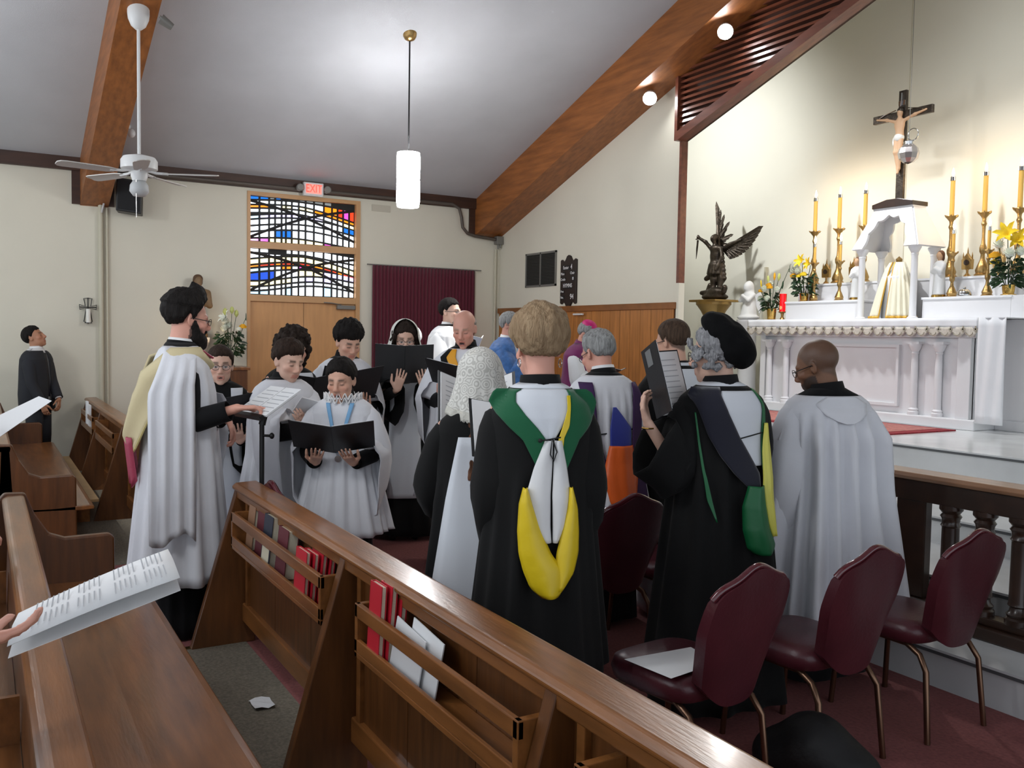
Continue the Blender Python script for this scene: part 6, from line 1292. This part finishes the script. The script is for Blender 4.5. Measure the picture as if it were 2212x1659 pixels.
# curly-haired woman behind
P, rb = chorister('woman with a mass of dark curly hair behind the short-haired boy', (-6.5, 1.96, 0), R(8), 1.70, 'fair', (.02, .34, 1.26), R(32), 'black choir folder of the curly-haired woman', 'gown', yaw=R(6), pitch=R(6), vox=.0066)
rr3 = random.Random(9); cu_ = [ell((0, -.02, .06), (.095, .11, .09), .03)]
for _ in range(150):
    a = rr3.uniform(-2.75, 2.75); e = rr3.uniform(-.95, 1.45)
    if abs(a) < .75 and e < .55: continue
    q = rr3.uniform(.97, 1.12); cu_.append(ell((.112*math.sin(a)*math.cos(e)*q, -.015+.125*math.cos(a)*math.cos(e)*q, .02+.135*math.sin(e)*q), (.026, .026, .026), .008))
head_organic(P, 'curly_hair', cu_, .009, 'curl_hair', (45, .012))
k = P['k']; drape(rb, 'panel_white', [(1.45*k, -.13, .13), (1.3*k, -.13, .13), (.6, -.14, .14)], 'white_tabard', False, .012)
# tall dark-haired youth
P, rb = chorister('tall youth with thick dark hair reading from his folder before the door', (-6.78, 2.47, 0), R(0), 1.78, 'fair', (.06, .33, 1.30), R(35), 'black choir folder of the tall dark-haired youth', 'surplice', yaw=R(4), pitch=R(22), vox=.0056, hs=1.08, brow=(24, 18, 16))
hair_cap(P, 'dark_hair', .022, [(0, 16), (40, 16), (62, 8), (80, -8), (90, -2), (100, -8), (120, -36), (180, -52)], vol=lambda a, e: .024*max(0, math.sin(R(e))), rough=.012, freq=55)
# boy in the ruff
P, rb = chorister('young boy in a white ruff and pale blue medal ribbon, singing', (-5.25, 1.90, 0), R(-30), 1.55, 'fair', (.0, .33, 1.09), R(55), 'black choir folder of the boy in the ruff', 'surplice', mouth=1.0, yaw=R(-8), pitch=R(14), vox=.0056, hs=1.0, fyaw=R(6), opening=R(160))
hair_cap(P, 'dark_hair', .012, [(0, 30), (22, 24), (40, 14), (62, 4), (80, -10), (90, -4), (100, -12), (120, -40), (180, -52)], rough=.005)
ns = 64; k = P['k']; G = []
for t in np.linspace(0, 1, 5): G.append([((.072+.06*t)*math.cos(a)*k, .0+(.072+.055*t)*math.sin(a)*k, (1.482+.012*t+.022*t*math.sin(a*18))*k) for a in np.linspace(0, 2*PI, 180, endpoint=False)])
MB().grid(G, True).obj('ruff', 'ruff', P['o'], smooth=180, solid=.004); G = [[(x, y, z-.028*k) for x, y, z in r] for r in G]; MB().grid(G, True).obj('ruff', 'ruff', P['o'], smooth=180, solid=.004)
for s in (-1, 1): drape(rb, 'sky_ribbon', [(1.45*k, min(s*.06, s*.085), max(s*.06, s*.085)), (1.3*k, min(s*.03, s*.05), max(s*.03, s*.05)), (1.12*k, min(s*.0, s*.018), max(s*.0, s*.018))], 'ribbon', False, .02, nc=4)
MB().lathe([(0, 0), (.02, 0), (.02, .004), (0, .004)], 14).xf(Matrix.Translation((0, rb.y(0, 1.09*k, False)+.03, 1.08*k)) @ Matrix.Rotation(PI/2, 4, 'X')).obj('medal', 'silver', P['o'])
# veiled woman
P, rb = chorister('woman in a white lace veil and glasses behind a raised black folder', (-6.98, 3.06, 0), R(-20), 1.80, 'pale', (.02, .36, 1.46), R(12), 'large black choir folder raised by the veiled woman', 'gown', yaw=R(0), pitch=R(12), vox=.0062, hs=1.08, spread=(.16, .06))
hair_cap(P, 'curl_hair', .016, [(0, 30), (35, 20), (55, 0), (70, -25), (180, -60)], rough=.01, freq=55)
rr3 = random.Random(5); head_organic(P, 'curls', [ell((s*(.078+rr3.uniform(0, .02)), .02+rr3.uniform(-.03, .04), z), (.02, .02, .024), .01) for s in (-1, 1) for z in np.linspace(-.15, .06, 9)], .008, 'curl_hair', (45, .01)); spectacles(P, r=.026)
mantilla(P, 'veil_white', .34, .12, name='veil', hem='lace_hem', face_gap=R(58), back=.34, sx=.112, sy=.13)
k = P['k']; drape(rb, 'panel_white', [(1.34*k, -.12, .12), (1.0*k, -.125, .125), (.36, -.14, .15)], 'white_tabard', False, .014, wav=.002); drape(rb, 'lace_collar', [(1.42*k, -.09, .09), (1.36*k, -.11, .11), (1.29*k, -.07, .07), (1.26*k, -.03, .03)], 'lace_collar', False, .018)
for s in (-1, 1): organic('shoe', [cap((s*.085*k, -.03, .05*k), (s*.09*k, .15*k, .03*k), .036*k, .03*k, .02)], .012, 'black_metal', P['o'])
W_ = P['arm'][-1][2]; MB().tube([W_+Vector((.032*math.cos(a), .032*math.sin(a), -.03)) for a in np.linspace(0, 2*PI, 14)], .005, 6).obj('bracelet', mat('bead_bracelet', (70, 34, 30), .4), P['o'])
# bald man with golden hood
P, rb = chorister('bald man singing in white surplice with black and gold hood', (-5.99, 3.12, 0), R(-38), 1.895, 'pink', (-.02, .33, 1.40), R(55), 'black choir folder of the bald man', 'surplice', mouth=.9, yaw=R(-4), pitch=R(20), vox=.0062, hs=1.06, brow=(150, 120, 100))
k = P['k']
for s in (-1, 1):
    f = (lambda z, a, b: (z, min(s*a, s*b), max(s*a, s*b))); drape(rb, 'gold_velvet', [f(1.475*k, .05, .085), f(1.42*k, .05, .13), f(1.36*k, .02, .08)], 'hood_lining', False, .014); drape(rb, 'black_cloth', [f(1.475*k, .085, .115), f(1.42*k, .12, .17), f(1.36*k, .10, .15)], 'hood_border', False, .016)
hair_cap(P, mat('hair_fringe', (150, 138, 128), .6), .004, [(0, 88), (70, 80), (84, 4), (96, 6), (110, -6), (140, -40), (180, -46)], rough=.002, vol=lambda a, e: -.02 if e > 14 else 0)
# ------------------------------------------------------------------ clergy behind
MT['cope_blue'] = mat('blue_brocade', (52, 104, 168), .5, sheen=.3, var=(24, .25), bump=(40, .3)); MT['cope_navy'] = mat('dark_blue_silk', (28, 44, 84), .5, sheen=.2); MT['orphrey'] = mat('pale_blue_band', (168, 204, 226), .5, var=(30, .2)); MT['bishop_purple'] = mat('amaranth_purple', (118, 22, 92), .65, sheen=.3); MT['magenta'] = mat('magenta_silk', (196, 20, 110), .5); MT['rochet_lace'] = mat('rochet_lace', (206, 196, 210), .9, bump=(120, .6))
# priest in bright white, before the curtain
phi = R(28); P = person('priest with dark hair and glasses in bright white standing before the maroon curtain', (-8.78, 4.37, .2), phi, 1.89, 'pale', yaw=R(4), mouth=.6, arms={-1: dict(w=(-.06, .26, 1.22), d=(.2, .3, .8), n=(.6, -.5, 0), curl=.4), 1: dict(w=(.10, .26, 1.20), d=(0, .3, .8), n=(-.6, -.5, 0), curl=.4)}, vox=.0066, hs=1.14)
hair_cap(P, 'dark_hair', .010, rough=.003); spectacles(P)
cs = Robe(P, .02, .04, -.03, (14, .004)); cs.build('cassock', 'black_cloth'); collar(P, 'black_cloth', .05, .08, z=1.44); collar(P, 'collar_white', .07, .07, z=1.45)
rb = Robe(P, .3, .12, .03, (20, .014), 1.4, top=1.47, neck=.012); rb.build('surplice', 'alb_white')
for s in (-1, 1): sleeve(P, s, 'alb_white', (.09, .12, .15), .82, .34, 'surplice_sleeve', pl=.012)
bk = folder('white service book held by the priest in bright white', P['mw'] @ Vector((.03, .40, 1.38)), local_dir(phi, (0, -.9, .4)), (0, 0, 1), .15, .21, R(120), cover='paper', name='service_book', tagc='book')
# hooded figure in white behind the veiled woman
phi = R(70); P = person('figure in white with bowed white-capped head behind the veiled woman', (-8.45, 3.67, 0), phi, 1.82, 'pale', pitch=R(40), vox=.008, arms={s: dict(w=(s*.1, .25, 1.15), d=(0, .4, .6), n=(-s, 0, 0), curl=.4) for s in (-1, 1)}, hs=1.05)
hair_cap(P, 'alb_white', .014, [(0, 10), (60, 0), (90, -20), (180, -60)], rough=.002); rb = Robe(P, .05, .14, .05, (18, .016), 1.4, top=1.5); rb.build('alb', 'alb_white')
for s in (-1, 1): sleeve(P, s, 'alb_white', (.09, .12, .14), .86, .3, 'alb_sleeve')
# priest in the blue cope
phi = R(42); P = person('grey-haired clergyman with glasses in a bright blue cope', (-7.92, 4.6, .2), phi, 1.74, 'pink', yaw=R(-4), pitch=R(10), mouth=.6, arms={-1: dict(w=(-.06, .30, 1.15), d=(.6, .5, .3), n=(.2, -.6, .6), curl=.5), 1: dict(w=(.10, .30, 1.12), d=(-.3, .6, .3), n=(-.3, -.5, .6), curl=.5)}, vox=.0066, hs=1.04, brow=(110, 100, 96))
hair_cap(P, 'grey_hair', .010, rough=.004); spectacles(P); k = P['k']
rb = Robe(P, .08, .12, .0, (26, .016), 1.2); rb.build('alb', 'alb_white'); cp = Robe(P, .5, .10, .04, (10, .02), 1.3, top=1.49, neck=.008); cp.build('cope', 'cope_blue', gap=.55); collar(P, 'collar_white', .06, .068, z=1.46); collar(P, 'cope_blue', .03, .076, z=1.45)
for s in (-1, 1):
    sleeve(P, s, 'cope_blue', (.09, .14, .17), .80, .30, 'cope_fall', pl=.01); cuff(P, s, 'lace_hem', .042); f = (lambda z, a, b: (z, min(s*a, s*b), max(s*a, s*b))); drape(cp, 'orphrey', [f(1.48*k, .055, .085), f(1.36*k, .08, .125), f(1.1*k, .085, .13), f(.8*k, .09, .135)], 'orphrey', False, .008, nc=4)
drape(cp, 'cope_navy', [(1.12*k, .02, .19), (1.0*k, .0, .2), (.9*k, .04, .18)], 'stole', False, .03); yy = cp.y(.08, 1.04*k, False)+.04; MB().box(.07, .082, yy, yy+.004, 1.0*k, 1.075*k).box(.055, .097, yy, yy+.004, 1.035*k, 1.047*k).obj('embroidered_cross', 'alb_white', P['o'])
folder('dark prayer book held by the clergyman in the blue cope', P['mw'] @ Vector((.02, .40, 1.24)), local_dir(phi, (0, -.5, .8)), (0, 0, 1), .13, .19, R(150), name='prayer_book', tagc='book')
# bishop
phi = R(24); P = person('bishop in purple with magenta skullcap and pectoral chain by the wooden wainscot', (-7.78, 5.42, .2), phi, 1.68, 'pink', yaw=R(4), pitch=R(28), arms={-1: dict(w=(-.04, .30, 1.08), d=(.5, .5, .2), n=(.2, -.5, .6), curl=.5), 1: dict(w=(.08, .30, 1.05), d=(-.4, .5, .2), n=(-.2, -.5, .6), curl=.5)}, vox=.0066, hs=1.06, brow=(150, 140, 136))
hair_cap(P, 'grey_hair', .008, [(0, 60), (50, 50), (70, 10), (90, -2), (100, -8), (120, -36), (180, -54)], rough=.003); spectacles(P, 'gold_frame'); k = P['k']
in_head(P, MB().grid([[(r*math.cos(a), -.025+r*1.08*math.sin(a), z) for a in np.linspace(0, 2*PI, 24, endpoint=False)] for r, z in ((.076, .085), (.074, .105), (.06, .128), (.035, .143), (.006, .150))], True, False, True), 'skullcap', 'magenta')
cs = Robe(P, .03, .08, .0, (14, .01)); cs.build('cassock', 'bishop_purple'); rb = Robe(P, .55, .10, .012, (26, .014), 1.2, top=1.36); rb.build('rochet', 'rochet_lace'); mz = Robe(P, .98*k, .03, .03, (8, .004), 1.2, top=1.5); mz.build('mozzetta', 'bishop_purple'); collar(P, 'bishop_purple', .05, .072)
for s in (-1, 1): sleeve(P, s, 'alb_white', (.08, .09, .10), .88, .16, 'rochet_sleeve', pl=.01); cuff(P, s, 'magenta', .04)
drape(rb, 'magenta', [(1.05*k, -.02, .16), (.9*k, .0, .2), (.75*k, .05, .2)], 'sash', False, .03); ch_ = [(s*.075*(1-t)+.0, mz.y(.075*(1-t)*s, lerp(1.46, 1.08, t)*k, False)+.006, lerp(1.46, 1.08, t)*k) for s in (-1,) for t in np.linspace(0, 1, 10)]; ch_ += [(-x, y, z) for x, y, z in reversed(ch_)]; MB().tube(ch_, .004, 5).obj('chain', 'gold', P['o'])
folder('dark book held by the bishop', P['mw'] @ Vector((.02, .40, 1.14)), local_dir(phi, (0, -.4, .9)), (0, 0, 1), .12, .18, R(160), name='prayer_book', tagc='book')
# ------------------------------------------------------------------ man in the dark suit by the left wall
MT['suit'] = mat('dark_suit', (30, 32, 38), .8, bump=(200, .08)); MT['shirt'] = mat('white_shirt', (226, 226, 226), .7); MT['tie'] = mat('dark_tie', (24, 26, 34), .5)
phi = R(58); P = person('man in a dark suit and tie standing by the left wall looking up', (-11.52, .56, 0), phi, 1.72, 'tan', pitch=R(-22), yaw=R(6), arms={1: dict(w=(.20, .16, .86), d=(-.2, .3, -1), n=(-1, 0, 0), curl=.5), -1: dict(w=(-.05, .22, .88), d=(.5, .2, -.8), n=(0, -1, 0), curl=.5)}, vox=.007, sw=1.08, hs=1.02)
hair_cap(P, 'dark_hair', .012, rough=.004); k = P['k']
rb = Robe(P, .80*k, -.01, .016, (6, .004), 1.1, top=1.49); rb.tab = [(z, rx, ry*.96) for z, rx, ry in rb.tab]; rb.build('jacket', 'suit', gap=.16)
for s in (-1, 1):
    sleeve(P, s, 'suit', (.075, .062, .05), .96, 0); cuff(P, s, 'shirt', .032, .02)
    MB().tube([(s*.085*k, 0, .9*k), (s*.09*k, .01, .5*k), (s*.09*k, -.01, .07)], [.10*k, .085*k, .075*k], 16).obj('trouser_leg', 'suit', P['o'], smooth=180)
sh_ = Robe(P, .85*k, -.03, -.014, (6, .0), 1.1, top=1.49); sh_.build('shirt', 'shirt'); collar(P, 'shirt', .05, .068)
drape(sh_, 'tie', [(1.45*k, -.018, .018), (1.2*k, -.028, .028), (.95*k, -.035, .035)], 'tie', False, .008); shoes(P)
# ------------------------------------------------------------------ neighbours in the pew at the left edge
MT['knit'] = mat('dark_knit', (44, 46, 48), .95, bump=(90, .5)); MT['pink_cuff'] = mat('pink_knit', (196, 150, 156), .9, bump=(90, .4))
phi = R(78); P = person('neighbour in dark knitwear at the left edge holding out the service booklet', (-1.95, -.42, 0), phi, 1.66, 'pink', arms={1: dict(world=Vector((-1.83, -.05, 1.14)), dw=Vector((.0, 1, .10)), n=(-.3, -.2, .9), curl=.35), -1: dict(w=(-.15, .25, .98), d=(.2, .8, .2), n=(.4, 0, .8), curl=.4)}, vox=.0066)
hair_cap(P, 'grey_hair', .02); rb = Robe(P, .70, .02, .012, (8, .006), 1.2, top=1.5); rb.build('cardigan', 'knit'); sk = Robe(P, .25, .04, -.02, (10, .01), 1.0, top=1.2); sk.build('skirt', 'black_cloth'); shoes(P)
for s in (-1, 1): sleeve(P, s, 'knit', (.075, .065, .055), .93); cuff(P, s, 'pink_cuff', .034, .02)
for s_, nm in ((1, 'thumbnail'),): pass
bkl = T('service_booklet', 'open white printed service booklet held out over the pew', 'booklet')
A, B_, C_, D_ = wd(15, 1393, 1.86), wd(362, 1188, 2.12), wd(392, 1252, 2.0), wd(60, 1330, 1.80)
A = wd(40, 1325, 1.86); B_ = wd(363, 1187, 2.14); C_ = wd(389, 1249, 2.00); D_ = wd(15, 1397, 1.74)
ux = (B_-A); nrm = ux.cross(C_-B_).normalized(); nrm = nrm if nrm.z > 0 else -nrm
m1 = MB().grid([[tuple(A.lerp(B_, t)+nrm*.006*math.sin(t*3)) for t in np.linspace(0, 1, 9)], [tuple(((A+D_)/2).lerp((B_+C_)/2, t)+nrm*(.008+.006*math.sin(t*3))) for t in np.linspace(0, 1, 9)], [tuple(D_.lerp(C_, t)+nrm*.006*math.sin(t*3)) for t in np.linspace(0, 1, 9)]]); m1.obj('page', 'paper', bkl, smooth=180, solid=.0012)
m1 = MB().grid([[tuple(Vector(p)-nrm*.012) for p in r] for r in [[A.lerp(B_, t) for t in np.linspace(0, 1, 5)], [(D_-Vector((0, 0, .012))).lerp(C_-Vector((0, 0, .016)), t) for t in np.linspace(0, 1, 5)]]]); m1.obj('under_page', 'paper', bkl, solid=.0012)
vv = (C_-B_)
for i in range(26):
    t = .12+.032*i
    if i in (7, 13, 14, 20): continue
    a_, b_ = (.10, .46) if i % 9 else (.2, .4)
    for q0, q1 in ((.10, .46), (.54, .90)):
        vv = D_.lerp(C_, t)-A.lerp(B_, t); p0 = A.lerp(B_, t)+vv*q0+nrm*(.0085+.006*math.sin(t*3)); p1 = A.lerp(B_, t)+vv*(q1-.04*((i*7) % 3))+nrm*(.0085+.006*math.sin(t*3)); e = ux.normalized()*.0032
        MB().add([p0, p1, p1+e, p0+e], [(0, 1, 2, 3)]).obj('printed_line', 'print', bkl)
phi = R(85); P = person('second neighbour resting a hand on the pew top at the left edge', (-3.55, -.45, 0), phi, 1.5, 'pink', pitch=R(20), arms={1: dict(world=Vector((-3.62, .09, .955)), dw=Vector((-.1, 1, -.25)), n=(0, -.3, -1), curl=.55), -1: dict(w=(-.1, .3, .85), d=(.3, .7, .1), n=(0, 0, -1), curl=.4)}, vox=.0066)
hair_cap(P, 'grey_hair', .02, rough=.008); rb = Robe(P, .30, .05, .01, (8, .006), 1.2, top=1.5); rb.build('coat', 'knit'); shoes(P)
for s in (-1, 1): sleeve(P, s, 'knit', (.075, .065, .055), .9); cuff(P, s, 'pink_cuff', .036, .03)
# leaflet of a worshipper in the left hand pews (standing just outside the picture)
phi = R(80); P = person('worshipper in a dark coat holding a folded leaflet beyond the other neighbours', (-4.6, -.45, 0), phi, 1.70, 'fair', arms={1: dict(world=Vector((-4.52, -.15, 1.28)), dw=Vector((.1, 1, .2)), n=(-.6, 0, .5), curl=.5), -1: dict(w=(-.1, .3, 1.1), d=(.3, .7, .1), n=(.6, 0, .5), curl=.4)}, vox=.008)
hair_cap(P, 'brown_hair', .015); rb = Robe(P, .35, .03, .01, (8, .006), 1.2, top=1.5); rb.build('coat', 'knit'); shoes(P)
for s in (-1, 1): sleeve(P, s, 'knit', (.08, .07, .06), .93)
lt = T('leaflet', 'long white folded leaflet jutting in at the left edge', 'leaflet'); a0, a1, a2, a3 = wd(-60, 985, 3.95), wd(-60, 925, 4.0), wd(84, 856, 4.1), wd(112, 866, 4.1)
MB().add([a0, a1, a2, a3], [(0, 3, 2, 1)]).obj('sheet', 'paper', lt, solid=.002)
